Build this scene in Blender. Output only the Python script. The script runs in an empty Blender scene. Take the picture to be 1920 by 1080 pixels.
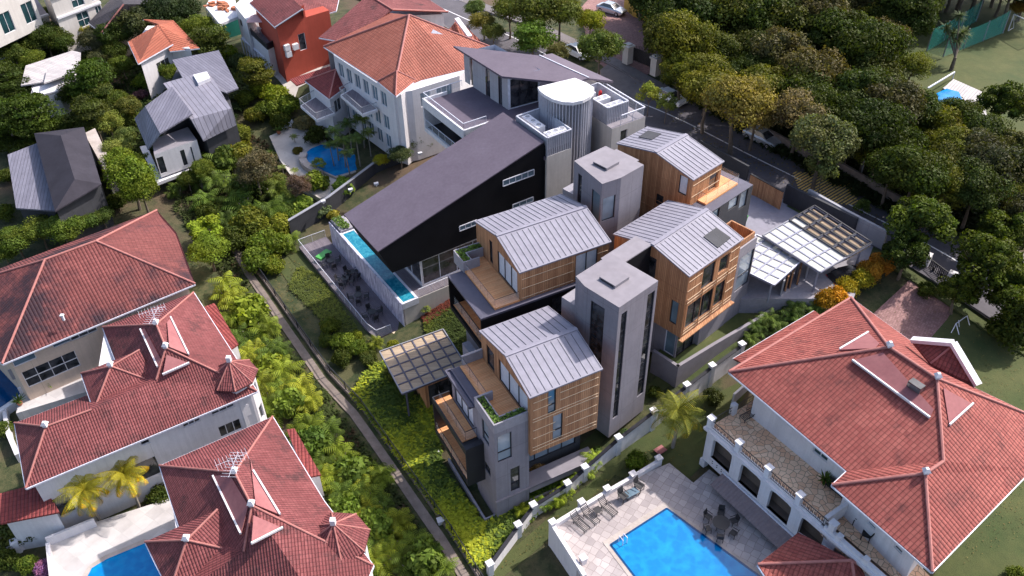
import bpy, bmesh, math, random
import numpy as np
from mathutils import Vector, Matrix
R_=math.radians
SC=bpy.context.scene
COL=SC.collection
# ---------------------------------------------------------------- camera
CF,CP,CR,CH=1645.9,R_(39.46),R_(1.066),60.0
F3=np.array([0,math.cos(CP),-math.sin(CP)]);R3=np.array([1,0,0.]);D3=np.cross(F3,R3)
RR=math.cos(CR)*R3+math.sin(CR)*D3; DR=-math.sin(CR)*R3+math.cos(CR)*D3
C3=np.array([0,0,CH])
cam=bpy.data.cameras.new('camera');cam.sensor_width=36;cam.lens=CF/1920*36;cam.clip_start=1;cam.clip_end=3000
co=bpy.data.objects.new('camera',cam);COL.objects.link(co)
M=Matrix.Identity(4)
for i in range(3):
    M[i][0]=RR[i];M[i][1]=-DR[i];M[i][2]=-F3[i];M[i][3]=C3[i]
co.matrix_world=M
SC.camera=co
# ---------------------------------------------------------------- light
SUN_AZ,SUN_EL=R_(60),R_(46)     # clockwise from +y, elevation
w=bpy.data.worlds.new('World');SC.world=w;w.use_nodes=True
nt=w.node_tree;nt.nodes.clear()
o=nt.nodes.new('ShaderNodeOutputWorld');b=nt.nodes.new('ShaderNodeBackground');s=nt.nodes.new('ShaderNodeTexSky')
s.sky_type='NISHITA';s.sun_disc=False;s.sun_elevation=SUN_EL;s.sun_rotation=SUN_AZ;s.air_density=1.0;s.dust_density=3.0;s.ozone_density=1.0
b.inputs[1].default_value=0.145
nt.links.new(s.outputs[0],b.inputs[0]);nt.links.new(b.outputs[0],o.inputs[0])
sl=bpy.data.lights.new('sun','SUN');sl.energy=3.4;sl.angle=R_(0.9);sl.color=(1.0,.945,.89)
so=bpy.data.objects.new('sun',sl);COL.objects.link(so)
sd=Vector((math.sin(SUN_AZ)*math.cos(SUN_EL),math.cos(SUN_AZ)*math.cos(SUN_EL),math.sin(SUN_EL)))
so.rotation_euler=sd.to_track_quat('Z','Y').to_euler();so.location=(60,60,120)
vs=SC.view_settings;vs.view_transform='Standard';vs.look='None';vs.exposure=0.9;vs.gamma=1.0
# ---------------------------------------------------------------- picture -> place
def P(x,y,z=0.):
    d=F3*CF+RR*(x-960)+DR*(y-540); return C3+d*((z-CH)/d[2])
GCP=[]
for a in [(480,520,0),(650,760,0),(850,1040,0),(0,500,0),(300,900,0),(100,1000,.3),(930,985,0),(1010,950,.4),(1090,880,1.8),(1142,811,4.0),(1100,840,2.8),(1225,735,4.2),
 (1300,720,4.6),(1420,600,6),(1010,1030,.8),(1200,900,2.2),(1240,840,3.2),(1290,860,3.4),(1210,1000,3.4),(1500,1000,3.5),(1500,330,8),(1130,100,8),(1700,450,8),(1300,230,8),(1560,400,8),
 (1700,600,6.5),(1440,400,7.8),(1500,520,7),(590,560,.8),(700,620,.8),(800,600,2.5),(880,560,5),(560,250,2),(640,330,2.2),(740,300,4),(400,420,0.5),(450,300,1),(200,150,2),(50,300,1),(400,120,3),(580,130,5),
 (1150,60,8),(1800,150,9),(1790,190,9),(1880,700,5.5),(1850,950,4.5),(1900,400,8),(1500,100,8.5),(1000,60,8),(800,50,7),(1000,700,3),(850,640,1.5),(740,640,1.2),(1330,640,6),(100,40,3),(1800,20,9),(1050,560,5),(600,480,.7),(640,530,.7),(680,580,.7),(730,625,.6),(900,960,-.2),(870,920,-.2),(840,880,-.2),(820,850,-.1),(915,995,-.2),(600,440,.8),(570,500,.7),(640,600,.5),(1660,470,8),(1250,250,8),(1350,300,8)]:
    p=P(*a);GCP.append((p[0],p[1],a[2]))
GCP=np.array(GCP)
TX=np.concatenate([np.linspace(-700,-122,12),np.arange(-120,150,2.5),np.linspace(160,760,12)])
TY=np.concatenate([np.arange(15,240,2.5),np.linspace(245,1300,16)])
_X,_Y=np.meshgrid(TX,TY);_n=np.zeros_like(_X);_d=np.zeros_like(_X)
for cx,cy,cz in GCP:
    q=1/(((_X-cx)**2+(_Y-cy)**2)+35)**1.6;_n+=q*cz;_d+=q
TZ=_n/_d
def gz(x,y):
    x=min(max(x,-699),759);y=min(max(y,15.1),1299)
    i=int(np.searchsorted(TX,x)-1);j=int(np.searchsorted(TY,y)-1);i=max(i,0);j=max(j,0)
    a=(x-TX[i])/(TX[i+1]-TX[i]);b=(y-TY[j])/(TY[j+1]-TY[j])
    return float(TZ[j,i]*(1-a)*(1-b)+TZ[j,i+1]*a*(1-b)+TZ[j+1,i]*(1-a)*b+TZ[j+1,i+1]*a*b)
def PG(x,y,dz=0.):
    z=3.
    for _ in range(14):
        p=P(x,y,z);z=z+(gz(p[0],p[1])+dz-z)*.8
    return P(x,y,z)
# ---------------------------------------------------------------- materials
MT={}
def newmat(name):
    m=bpy.data.materials.new(name);m.use_nodes=True;n=m.node_tree;n.nodes.clear()
    o=n.nodes.new('ShaderNodeOutputMaterial');p=n.nodes.new('ShaderNodeBsdfPrincipled');n.links.new(p.outputs[0],o.inputs[0])
    MT[name]=m;return m,n,p
def N(n,t,**k):
    q=n.nodes.new(t)
    for a,v in k.items(): setattr(q,a,v)
    return q
def ramp(n,fac,stops):
    r=n.nodes.new('ShaderNodeValToRGB');e=r.color_ramp.elements
    while len(e)<len(stops): e.new(.5)
    for i,(ps,c) in enumerate(stops): e[i].position=ps;e[i].color=(*c,1) if len(c)==3 else c
    n.links.new(fac,r.inputs[0]);return r.outputs[0]
def noise(n,vec,scale,detail=4,rough=.55):
    t=n.nodes.new('ShaderNodeTexNoise');t.inputs['Scale'].default_value=scale;t.inputs['Detail'].default_value=detail;t.inputs['Roughness'].default_value=rough
    if vec is not None:n.links.new(vec,t.inputs['Vector'])
    return t.outputs[0]
def mixc(n,fac,a,b,mode='MIX'):
    m=n.nodes.new('ShaderNodeMix');m.data_type='RGBA';m.blend_type=mode
    for k,v in ((0,fac),(6,a),(7,b)):
        if isinstance(v,(int,float)): m.inputs[k].default_value=v
        elif isinstance(v,tuple): m.inputs[k].default_value=(*v,1)
        else: n.links.new(v,m.inputs[k])
    return m.outputs[2]
def math_(n,op,a,b=None,c=None):
    m=n.nodes.new('ShaderNodeMath');m.operation=op
    for i,v in enumerate((a,b,c)):
        if v is None: continue
        if isinstance(v,(int,float)): m.inputs[i].default_value=v
        else: n.links.new(v,m.inputs[i])
    return m.outputs[0]
def bump(n,p,h,strength,dist=.02):
    b=n.nodes.new('ShaderNodeBump');b.inputs['Strength'].default_value=strength;b.inputs['Distance'].default_value=dist
    n.links.new(h,b.inputs['Height']);n.links.new(b.outputs[0],p.inputs['Normal'])
def obco(n): return n.nodes.new('ShaderNodeNewGeometry').outputs['Position']
def uvx(n):
    u=n.nodes.new('ShaderNodeUVMap');u.uv_map='UVMap';s=n.nodes.new('ShaderNodeSeparateXYZ');n.links.new(u.outputs[0],s.inputs[0]);return u.outputs[0],s.outputs[0],s.outputs[1]
def pm(name,c1,c2=None,scale=1.0,rough=.7,bmp=0,bs=20,metal=0,spec=.5,detail=5):
    "surface that varies between two near colours, with a fine relief"
    m,n,p=newmat(name)
    c2=c2 or c1
    pos=obco(n)
    f=noise(n,pos,scale,detail,.6)
    c=ramp(n,f,[(.3,c1),(.7,c2)])
    f2=noise(n,pos,scale*7,3)
    c=mixc(n,.35,c,ramp(n,f2,[(.3,(.72,)*3),(.7,(1.2,)*3)]),'MULTIPLY')
    n.links.new(c,p.inputs['Base Color'])
    p.inputs['Roughness'].default_value=rough;p.inputs['Metallic'].default_value=metal;p.inputs['Specular IOR Level'].default_value=spec
    if bmp: bump(n,p,noise(n,pos,bs,3),bmp,.03)
    return m
def tilemat(name,c1,c2,dirt,ru=.30,cv=.36,dirtamt=.5,line=.0,dsc=.55,dlo=.53):
    "clay roof tiles: rolls across (u) and courses up the slope (v)"
    m,n,p=newmat(name)
    uv,u,v=uvx(n);pos=obco(n)
    fu=math_(n,'FRACT',math_(n,'DIVIDE',u,ru));fv=math_(n,'FRACT',math_(n,'DIVIDE',v,cv))
    roll=math_(n,'ABSOLUTE',math_(n,'SINE',math_(n,'MULTIPLY',fu,math.pi)))
    roll=math_(n,'POWER',roll,.6)
    h=math_(n,'ADD',math_(n,'MULTIPLY',roll,.07),math_(n,'MULTIPLY',math_(n,'SUBTRACT',1.0,fv),.05))
    # each tile its own tone
    cu=math_(n,'FLOOR',math_(n,'DIVIDE',u,ru));cvv=math_(n,'FLOOR',math_(n,'DIVIDE',v,cv))
    cb=n.nodes.new('ShaderNodeCombineXYZ');n.links.new(cu,cb.inputs[0]);n.links.new(cvv,cb.inputs[1])
    wn=n.nodes.new('ShaderNodeTexWhiteNoise');wn.noise_dimensions='2D';n.links.new(cb.outputs[0],wn.inputs[0])
    c=mixc(n,wn.outputs[0],c1,c2)
    big=noise(n,pos,.16,5,.6)
    c=mixc(n,ramp(n,big,[(.35,(0,)*3),(.65,(.8,)*3)]),c,tuple(x*.78 for x in c1))
    st=noise(n,pos,dsc,8,.72)
    c=mixc(n,ramp(n,st,[(dlo,(0,)*3),(dlo+.13,(dirtamt,)*3)]),c,dirt)
    sk=n.nodes.new('ShaderNodeMapping');sk.inputs['Scale'].default_value=(2.4,.22,1);n.links.new(uv,sk.inputs[0])
    c=mixc(n,.55,c,ramp(n,noise(n,sk.outputs[0],1.1,6,.7),[(.36,(.68,.66,.66)),(.6,(1.08,1.06,1.06))]),'MULTIPLY')
    # darker tile colour in the gaps between rolls and courses
    gr=math_(n,'MAXIMUM',math_(n,'LESS_THAN',roll,.42),math_(n,'LESS_THAN',fv,.12))
    c=mixc(n,math_(n,'MULTIPLY',gr,line),c,tuple(x*.3 for x in c1))
    n.links.new(c,p.inputs['Base Color']);p.inputs['Roughness'].default_value=.75;p.inputs['Specular IOR Level'].default_value=.3
    bump(n,p,h,1.0,.9)
    return m
def woodmat(name,c1,c2,w=.1,vert=True):
    m,n,p=newmat(name);uv,u,v=uvx(n);pos=obco(n)
    a=u if vert else v
    fu=math_(n,'FRACT',math_(n,'DIVIDE',a,w));cu=math_(n,'FLOOR',math_(n,'DIVIDE',a,w))
    wn=n.nodes.new('ShaderNodeTexWhiteNoise');wn.noise_dimensions='1D';n.links.new(cu,wn.inputs[1])
    c=mixc(n,wn.outputs[0],c1,c2)
    mp=n.nodes.new('ShaderNodeMapping');mp.inputs['Scale'].default_value=(9,.7,1) if vert else (.7,9,1);n.links.new(uv,mp.inputs[0])
    g=noise(n,mp.outputs[0],1.5,5,.6);c=mixc(n,.5,c,ramp(n,g,[(.3,(.62,.58,.55)),(.7,(1.15,)*3)]),'MULTIPLY')
    big=noise(n,pos,.7,3);c=mixc(n,.4,c,ramp(n,big,[(.35,(.75,)*3),(.65,(1.12,)*3)]),'MULTIPLY')
    gap=math_(n,'LESS_THAN',fu,.16);c=mixc(n,math_(n,'MULTIPLY',gap,.75),c,tuple(x*.35 for x in c1))
    n.links.new(c,p.inputs['Base Color']);p.inputs['Roughness'].default_value=.6;p.inputs['Specular IOR Level'].default_value=.3
    bump(n,p,math_(n,'SUBTRACT',1.0,gap),.6,.02);return m
def panelmat(name,c1,c2,pw=1.6,ph=2.9,rough=.8,streak=.32):
    "cast concrete / rendered wall with faint panel joints"
    m,n,p=newmat(name);uv,u,v=uvx(n);pos=obco(n)
    c=ramp(n,noise(n,pos,.6,6,.6),[(.3,c1),(.7,c2)])
    c=mixc(n,.3,c,ramp(n,noise(n,pos,5,5,.7),[(.3,(.8,)*3),(.7,(1.12,)*3)]),'MULTIPLY')
    ju=math_(n,'LESS_THAN',math_(n,'FRACT',math_(n,'DIVIDE',u,pw)),.03/pw);jv=math_(n,'LESS_THAN',math_(n,'FRACT',math_(n,'DIVIDE',v,ph)),.03/ph)
    j=math_(n,'MAXIMUM',ju,jv);c=mixc(n,math_(n,'MULTIPLY',j,.55),c,tuple(x*.4 for x in c1))
    # faint rain streaks
    mp=n.nodes.new('ShaderNodeMapping');mp.inputs['Scale'].default_value=(2.2,.12,1);n.links.new(uv,mp.inputs[0])
    c=mixc(n,streak,c,ramp(n,noise(n,mp.outputs[0],1.3,6,.7),[(.35,(.70,)*3),(.6,(1.06,)*3)]),'MULTIPLY')
    n.links.new(c,p.inputs['Base Color']);p.inputs['Roughness'].default_value=rough;bump(n,p,math_(n,'SUBTRACT',1.0,j),.3,.01);return m
def leafmat(name,rough=.6,trans=.28):
    m=bpy.data.materials.new(name);m.use_nodes=True;n=m.node_tree;n.nodes.clear();MT[name]=m
    o=n.nodes.new('ShaderNodeOutputMaterial');p=n.nodes.new('ShaderNodeBsdfPrincipled');t=n.nodes.new('ShaderNodeBsdfTranslucent');x=n.nodes.new('ShaderNodeMixShader')
    oi=n.nodes.new('ShaderNodeObjectInfo');at=n.nodes.new('ShaderNodeAttribute');at.attribute_name='tone'
    c=mixc(n,1.0,oi.outputs['Color'],at.outputs['Color'],'MULTIPLY')
    rn=ramp(n,oi.outputs['Random'],[(0,(.8,.84,.8)),(1,(1.15,1.1,1.0))])
    c=mixc(n,1.0,c,rn,'MULTIPLY')
    n.links.new(c,p.inputs['Base Color']);p.inputs['Roughness'].default_value=rough;p.inputs['Specular IOR Level'].default_value=.12
    tc=mixc(n,1.0,c,(1.25,1.35,.5),'MULTIPLY');n.links.new(tc,t.inputs[0])
    x.inputs[0].default_value=trans;n.links.new(p.outputs[0],x.inputs[1]);n.links.new(t.outputs[0],x.inputs[2]);n.links.new(x.outputs[0],o.inputs[0]);return m
def glassmat(name,c,rough=.06,spec=.7):
    m,n,p=newmat(name);pos=obco(n)
    c_=ramp(n,noise(n,pos,.5,2),[(.35,tuple(x*.6 for x in c)),(.65,c)])
    n.links.new(c_,p.inputs['Base Color']);p.inputs['Roughness'].default_value=rough;p.inputs['Specular IOR Level'].default_value=spec
    return m
def seethrough(name,c,alpha,rough=.1):
    m,n,p=newmat(name);p.inputs['Base Color'].default_value=(*c,1);p.inputs['Alpha'].default_value=alpha;p.inputs['Roughness'].default_value=rough;return m
def watermat(name,c1,c2,bs=3.):
    m,n,p=newmat(name);pos=obco(n)
    vo=n.nodes.new('ShaderNodeTexVoronoi');vo.feature='SMOOTH_F1';vo.inputs['Scale'].default_value=bs*1.2
    nn=n.nodes.new('ShaderNodeTexNoise');nn.inputs['Scale'].default_value=bs;n.links.new(pos,nn.inputs['Vector'])
    va=n.nodes.new('ShaderNodeVectorMath');va.operation='ADD';n.links.new(pos,va.inputs[0]);n.links.new(nn.outputs[1],va.inputs[1]);n.links.new(va.outputs[0],vo.inputs['Vector'])
    c=mixc(n,ramp(n,vo.outputs[0],[(.3,(0,)*3),(.9,(1,)*3)]),c1,c2)
    n.links.new(c,p.inputs['Base Color']);p.inputs['Roughness'].default_value=.08;p.inputs['Specular IOR Level'].default_value=.4
    bump(n,p,noise(n,pos,bs,3),.15,.05);return m

pm('asphalt',(.075,.068,.082),(.105,.095,.11),.35,.9,.3,30)
pm('white_line',(.62,.6,.62),(.72,.7,.72),3,.7)
pm('yellow_line',(.66,.44,.12),(.78,.55,.16),3,.7)
pm('pavement',(.13,.115,.12),(.19,.165,.165),1.2,.9,.3,20)
pm('path_stone',(.16,.125,.105),(.24,.19,.165),1.5,.9,.3,12)
pm('concrete_grey',(.25,.235,.265),(.31,.29,.325),.5,.85,.2,20)
panelmat('concrete_panel',(.205,.188,.22),(.25,.232,.265))
pm('roof_flat',(.20,.18,.205),(.23,.21,.235),.2,.8)
pm('roof_metal',(.225,.213,.262),(.262,.25,.30),.3,.6,.0,spec=.25)
pm('roof_seam_shade',(.07,.07,.09),None,1,.6)  # standing seams toned dark: their shading is put into the colour
pm('black_metal',(.012,.012,.018),(.02,.02,.028),.6,.5)
pm('black_wall',(.004,.004,.006),(.008,.008,.011),.4,.75,spec=.2)
pm('black_roof',(.028,.025,.034),(.04,.036,.048),.5,.85,spec=.2)
pm('dark_roof_metal',(.065,.06,.09),(.09,.085,.125),.4,.6)
pm('slate_roof',(.088,.068,.096),(.108,.086,.118),.5,.8,.1,6)
pm('white_paint',(.62,.60,.63),(.70,.68,.70),.5,.6)
panelmat('white_wall',(.62,.59,.61),(.70,.67,.69),50,50)
panelmat('cream_wall',(.52,.48,.45),(.60,.56,.53),60,60)
panelmat('peach_wall',(.55,.42,.33),(.62,.48,.38),60,60)
panelmat('red_wall',(.36,.055,.03),(.43,.07,.04),60,60)
panelmat('grey_wall',(.32,.31,.34),(.38,.37,.40),3,3.2)
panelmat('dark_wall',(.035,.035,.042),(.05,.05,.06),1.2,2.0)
pm('white_metal',(.62,.62,.70),(.72,.72,.80),.5,.4)
pm('fin_metal',(.42,.42,.48),(.52,.52,.58),.5,.4)
pm('grey_metal',(.22,.22,.25),(.28,.28,.31),.5,.5)
woodmat('wood_wall',(.37,.175,.088),(.56,.295,.155),.17)
woodmat('wood_deck',(.78,.345,.145),(.86,.43,.20),.14,False)
woodmat('wood_deck_across',(.56,.27,.115),(.66,.345,.16),.14,True)
woodmat('grey_deck',(.16,.135,.16),(.215,.185,.21),.14,True)
pm('cream_trim',(.62,.47,.32),(.70,.56,.40),2,.6)
pm('steel_roof',(.24,.235,.31),(.29,.285,.36),.4,.5)
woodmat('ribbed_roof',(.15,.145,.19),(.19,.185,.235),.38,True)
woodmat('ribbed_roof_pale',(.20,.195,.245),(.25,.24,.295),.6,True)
woodmat('pale_roof',(.42,.39,.40),(.52,.49,.49),.35,True)
woodmat('straw_panel',(.40,.30,.21),(.52,.40,.28),.12,False)
tilemat('tile_red',(.27,.066,.056),(.36,.108,.088),(.09,.028,.028),.30,.36,.75,.5)
tilemat('tile_pink',(.19,.050,.052),(.27,.084,.084),(.07,.028,.03),.20,.30,.9,.6)
tilemat('tile_old',(.17,.045,.042),(.245,.075,.068),(.022,.012,.020),.30,.36,.95,.5,.13,.45)
tilemat('tile_orange',(.31,.095,.065),(.39,.135,.095),(.28,.07,.04),.33,.38,.35,.45)
tilemat('tile_bright',(.38,.11,.065),(.45,.15,.09),(.45,.12,.06),.33,.38,.3,.3)
tilemat('tile_maroon',(.23,.045,.045),(.31,.07,.06),(.09,.02,.02),.28,.36,.5,.5)
tilemat('tile_dark',(.055,.05,.06),(.075,.068,.08),(.035,.03,.035),.3,.4,.5,.3)
pm('pink_flat',(.25,.085,.09),(.31,.12,.12),.5,.85,.1,8)
pm('tile_ridge',(.32,.115,.10),(.40,.16,.14),1.5,.75)
pm('glass_dark',(.008,.010,.014),(.075,.075,.085),1.3,.05,spec=.9,detail=1)
glassmat('glass_blue',(.15,.22,.28));glassmat('glass_pale',(.30,.36,.43),.12);glassmat('glass_teal',(.02,.06,.07))
pm('curtain',(.55,.56,.62),(.68,.69,.74),2,.7)
seethrough('rail_glass',(.75,.8,.85),.16)
pm('stone_paving',(.33,.28,.25),(.46,.40,.37),.8,.85,.2,10)
pm('marble_wall',(.45,.43,.52),(.62,.60,.70),1.2,.5)
pm('soil',(.075,.05,.035),(.12,.085,.055),1.0,.95,.4,9)
pm('trunk',(.10,.075,.055),(.17,.13,.10),2,.9,.4,14)
pm('palm_trunk',(.20,.17,.14),(.30,.26,.22),2,.9,.4,10)
pm('dark_net',(.01,.10,.09),(.02,.16,.14),.5,.8)
seethrough('net_green',(.03,.35,.30),.38,.9)
pm('teal_sheet',(.01,.16,.13),(.02,.22,.18),.4,.6)
pm('rubber',(.012,.012,.012),None,1,.8)
pm('paint_silver',(.52,.53,.56),(.58,.59,.62),1,.25,metal=.5)
pm('paint_white',(.75,.75,.77),None,1,.25)
pm('paint_black',(.02,.02,.025),None,1,.2)
pm('red_plastic',(.55,.02,.02),None,1,.4);pm('lamp_red',(.6,.02,.02),None,1,.3)
pm('green_plastic',(.06,.30,.06),(.10,.4,.10),1,.5);pm('blue_plastic',(.03,.12,.45),None,1,.5)
pm('iron',(.018,.017,.02),(.03,.028,.032),2,.5)
pm('pink_cloth',(.62,.36,.36),(.70,.44,.43),2,.8)
pm('ochre_wall',(.55,.30,.05),(.62,.36,.07),.8,.8)
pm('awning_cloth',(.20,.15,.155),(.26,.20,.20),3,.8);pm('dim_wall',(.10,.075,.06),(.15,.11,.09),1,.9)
pm('terracotta',(.35,.12,.06),(.42,.16,.08),2,.8)
pm('lawn',(.036,.056,.012),(.078,.082,.024),.30,.95,.8,12,detail=8)
watermat('pool_water',(.0,.17,.46),(.005,.27,.58),1.4)
watermat('pool_teal',(.01,.17,.26),(.06,.34,.42),2.5)
watermat('pool_navy',(.0,.045,.14),(.0,.06,.18),2.)
leafmat('leaf');leafmat('leaf_soft',.6,.4)
def cellmat(name,c1,c2,joint,scale,jw=.05,rand=1.0,rough=.85):
    "crazy paving / tiles: cells of their own tone with dark joints"
    m,n,p=newmat(name);pos=obco(n)
    mp=n.nodes.new('ShaderNodeMapping');mp.inputs['Rotation'].default_value=(0,0,R_(35));n.links.new(pos,mp.inputs[0])
    a=n.nodes.new('ShaderNodeTexVoronoi');a.inputs['Scale'].default_value=scale;a.voronoi_dimensions='2D';a.inputs['Randomness'].default_value=rand;n.links.new(mp.outputs[0],a.inputs['Vector'])
    e=n.nodes.new('ShaderNodeTexVoronoi');e.feature='DISTANCE_TO_EDGE';e.voronoi_dimensions='2D';e.inputs['Scale'].default_value=scale;e.inputs['Randomness'].default_value=rand;n.links.new(mp.outputs[0],e.inputs['Vector'])
    sx=n.nodes.new('ShaderNodeSeparateXYZ');n.links.new(a.outputs['Color'],sx.inputs[0])
    c=mixc(n,sx.outputs[0],c1,c2);c=mixc(n,.5,c,ramp(n,noise(n,pos,.35,5,.65),[(.35,(.62,.58,.58)),(.65,(1.1,1.08,1.08))]),'MULTIPLY')
    j=math_(n,'LESS_THAN',e.outputs[0],jw);c=mixc(n,math_(n,'MULTIPLY',j,.75),c,joint)
    n.links.new(c,p.inputs['Base Color']);p.inputs['Roughness'].default_value=rough;bump(n,p,math_(n,'SUBTRACT',1.,j),.3,.02);return m
cellmat('crazy_paving',(.78,.46,.27),(.92,.66,.44),(.13,.09,.075),2.3,.045)
cellmat('square_tiles',(.34,.30,.30),(.48,.43,.42),(.2,.16,.16),1.7,.03,.25)
cellmat('pale_paving',(.44,.415,.41),(.54,.51,.50),(.4,.37,.36),.9,.012,.1)
cellmat('white_terrace',(.46,.42,.39),(.56,.52,.48),(.45,.40,.36),.35,.012,.1)
cellmat('brick_drive',(.24,.12,.115),(.34,.19,.175),(.12,.07,.06),4.5,.06,.3)
def slabmat():
    m,n,p=newmat('slate_cladding');uv,u,v=uvx(n);pos=obco(n)
    cu=math_(n,'FLOOR',math_(n,'DIVIDE',u,.14));wn0=n.nodes.new('ShaderNodeTexWhiteNoise');wn0.noise_dimensions='1D';n.links.new(cu,wn0.inputs[1])
    cv=math_(n,'FLOOR',math_(n,'ADD',math_(n,'DIVIDE',v,.8),wn0.outputs[0]))
    cb=n.nodes.new('ShaderNodeCombineXYZ');n.links.new(cu,cb.inputs[0]);n.links.new(cv,cb.inputs[1])
    wn=n.nodes.new('ShaderNodeTexWhiteNoise');wn.noise_dimensions='2D';n.links.new(cb.outputs[0],wn.inputs[0])
    c=ramp(n,wn.outputs[0],[(0,(.26,.25,.36)),(.5,(.42,.41,.52)),(1,(.62,.61,.72))])
    n.links.new(c,p.inputs['Base Color']);p.inputs['Roughness'].default_value=.6
slabmat()
# ---------------------------------------------------------------- mesh helpers
def V3(p): return np.asarray(p,float)
class MB:
    def __init__(s,az=0.): s.v=[];s.f=[];s.m=[];s.mats=[];s.az=az
    def mi(s,mat):
        if mat is None: return 0
        if mat not in s.mats: s.mats.append(mat)
        return s.mats.index(mat)
    def face(s,pts,mat=None):
        i=len(s.v);s.v+= [tuple(p) for p in pts];s.f.append(tuple(range(i,i+len(pts))));s.m.append(s.mi(mat))
    def prism(s,top,z0,mat=None,side=None,bottom=True):
        "top: 3-D points; z0 number or bottom points"
        top=[V3(p) for p in top]
        a=sum(top[i][0]*top[(i+1)%len(top)][1]-top[(i+1)%len(top)][0]*top[i][1] for i in range(len(top)))
        bot=[V3((p[0],p[1],z0)) for p in top] if not hasattr(z0,'__len__') else [V3(p) for p in z0]
        if a<0: top=top[::-1];bot=bot[::-1]
        s.face(top,mat)
        for i in range(len(top)):
            j=(i+1)%len(top);s.face([bot[i],bot[j],top[j],top[i]],side or mat)
        if bottom:s.face(bot[::-1],side or mat)
    def beam(s,a,b,w,h=None,mat=None,up=(0,0,1)):
        "box section w x h from a to b"
        h=h or w;a=V3(a);b=V3(b);d=b-a;L=np.linalg.norm(d)
        if L<1e-6:return
        d/=L;up=V3(up)
        if abs(d@up)>.98: up=V3((1,0,0))
        x=np.cross(d,up);x/=np.linalg.norm(x);y=np.cross(x,d)
        c=[(-1,-1),(1,-1),(1,1),(-1,1)]
        A=[a+x*w/2*i+y*h/2*j for i,j in c];B=[b+x*w/2*i+y*h/2*j for i,j in c]
        s.face(A,mat);s.face(B[::-1],mat)
        for i in range(4):
            j=(i+1)%4;s.face([A[i],B[i],B[j],A[j]],mat)
    def tube(s,a,b,r0,r1=None,n=8,mat=None,cap=True):
        r1=r0 if r1 is None else r1;a=V3(a);b=V3(b);d=b-a;d=d/np.linalg.norm(d);up=V3((0,0,1)) if abs(d[2])<.95 else V3((1,0,0))
        x=np.cross(d,up);x/=np.linalg.norm(x);y=np.cross(d,x)
        A=[a+(x*math.cos(t)+y*math.sin(t))*r0 for t in np.arange(n)*2*math.pi/n];B=[b+(x*math.cos(t)+y*math.sin(t))*r1 for t in np.arange(n)*2*math.pi/n]
        for i in range(n):
            j=(i+1)%n;s.face([A[i],A[j],B[j],B[i]],mat)
        if cap: s.face(A[::-1],mat);s.face(B,mat)
    def box(s,c,sx,sy,sz,az=0,mat=None):
        "c = centre of the bottom"
        ca,sa=math.cos(az),math.sin(az)
        t=[V3((c[0]+x*ca-y*sa,c[1]+x*sa+y*ca,c[2]+sz)) for x,y in ((-sx/2,-sy/2),(sx/2,-sy/2),(sx/2,sy/2),(-sx/2,sy/2))]
        s.prism(t,c[2],mat)
    def ball(s,c,r,sq=1.,n=8,mat=None):
        for i in range(n//2):
            for j in range(n):
                def q(a,b): t=math.pi*a/(n//2)-math.pi/2;f=2*math.pi*b/n;return (c[0]+r*math.cos(t)*math.cos(f),c[1]+r*math.cos(t)*math.sin(f),c[2]+r*sq*math.sin(t))
                s.face([q(i,j),q(i,j+1),q(i+1,j+1),q(i+1,j)],mat)
def build(mb,name,mat,parent=None,smooth=False,color=None):
    me=bpy.data.meshes.new(name)
    off=V3(ROOTLOC.get(root_of(parent).name,(0,0,0))) if parent else V3((0,0,0))
    v=np.array(mb.v)-off if mb.v else np.zeros((0,3))
    me.from_pydata(v.tolist(),[],mb.f)
    if mb.mats:
        for k in mb.mats: me.materials.append(MT[k])
        me.polygons.foreach_set('material_index',mb.m)
    else: me.materials.append(MT[mat])
    # metric UVs: u level along the face, v up the slope
    uvl=me.uv_layers.new(name='UVMap');uv=np.zeros((len(me.loops),2))
    vv=np.array(mb.v) if mb.v else v
    ca,sa=math.cos(mb.az),math.sin(mb.az)
    for p in me.polygons:
        n=p.normal;h=math.hypot(n[0],n[1])
        if h<.02: t=np.array([ca,sa,0])
        else: t=np.array([-n[1]/h,n[0]/h,0])
        s=np.cross(np.array(n),t)
        for li in p.loop_indices:
            q=vv[me.loops[li].vertex_index];uv[li]=(q@t,q@s)
    uvl.data.foreach_set('uv',uv.ravel())
    if smooth: me.polygons.foreach_set('use_smooth',[True]*len(me.polygons))
    me.update()
    o=bpy.data.objects.new(name,me);COL.objects.link(o)
    if parent: o.parent=parent
    if color: o.color=(*color,1)
    return o
ROOTLOC={}
def root_of(o):
    while o.parent: o=o.parent
    return o
def thing(name,label,cat,loc,group=None):
    o=bpy.data.objects.new(name,None);COL.objects.link(o);o.location=tuple(loc);o.empty_display_size=.3
    ROOTLOC[o.name]=tuple(loc);o['label']=label;o['category']=cat
    if group:o['group']=group
    return o
def single(mb,name,mat,label,cat,group=None,smooth=False,color=None):
    o=build(mb,name,mat,None,smooth,color);o['label']=label;o['category']=cat
    if group:o['group']=group
    # put the origin at the thing's base
    vv=np.array(mb.v);c=np.array([vv[:,0].mean(),vv[:,1].mean(),vv[:,2].min()])
    o.data.transform(Matrix.Translation(-Vector(c)));o.location=tuple(c);return o
def struct(mb,name,mat,kind='structure',smooth=False):
    o=build(mb,name,mat,None,smooth);o['kind']=kind;return o
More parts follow.
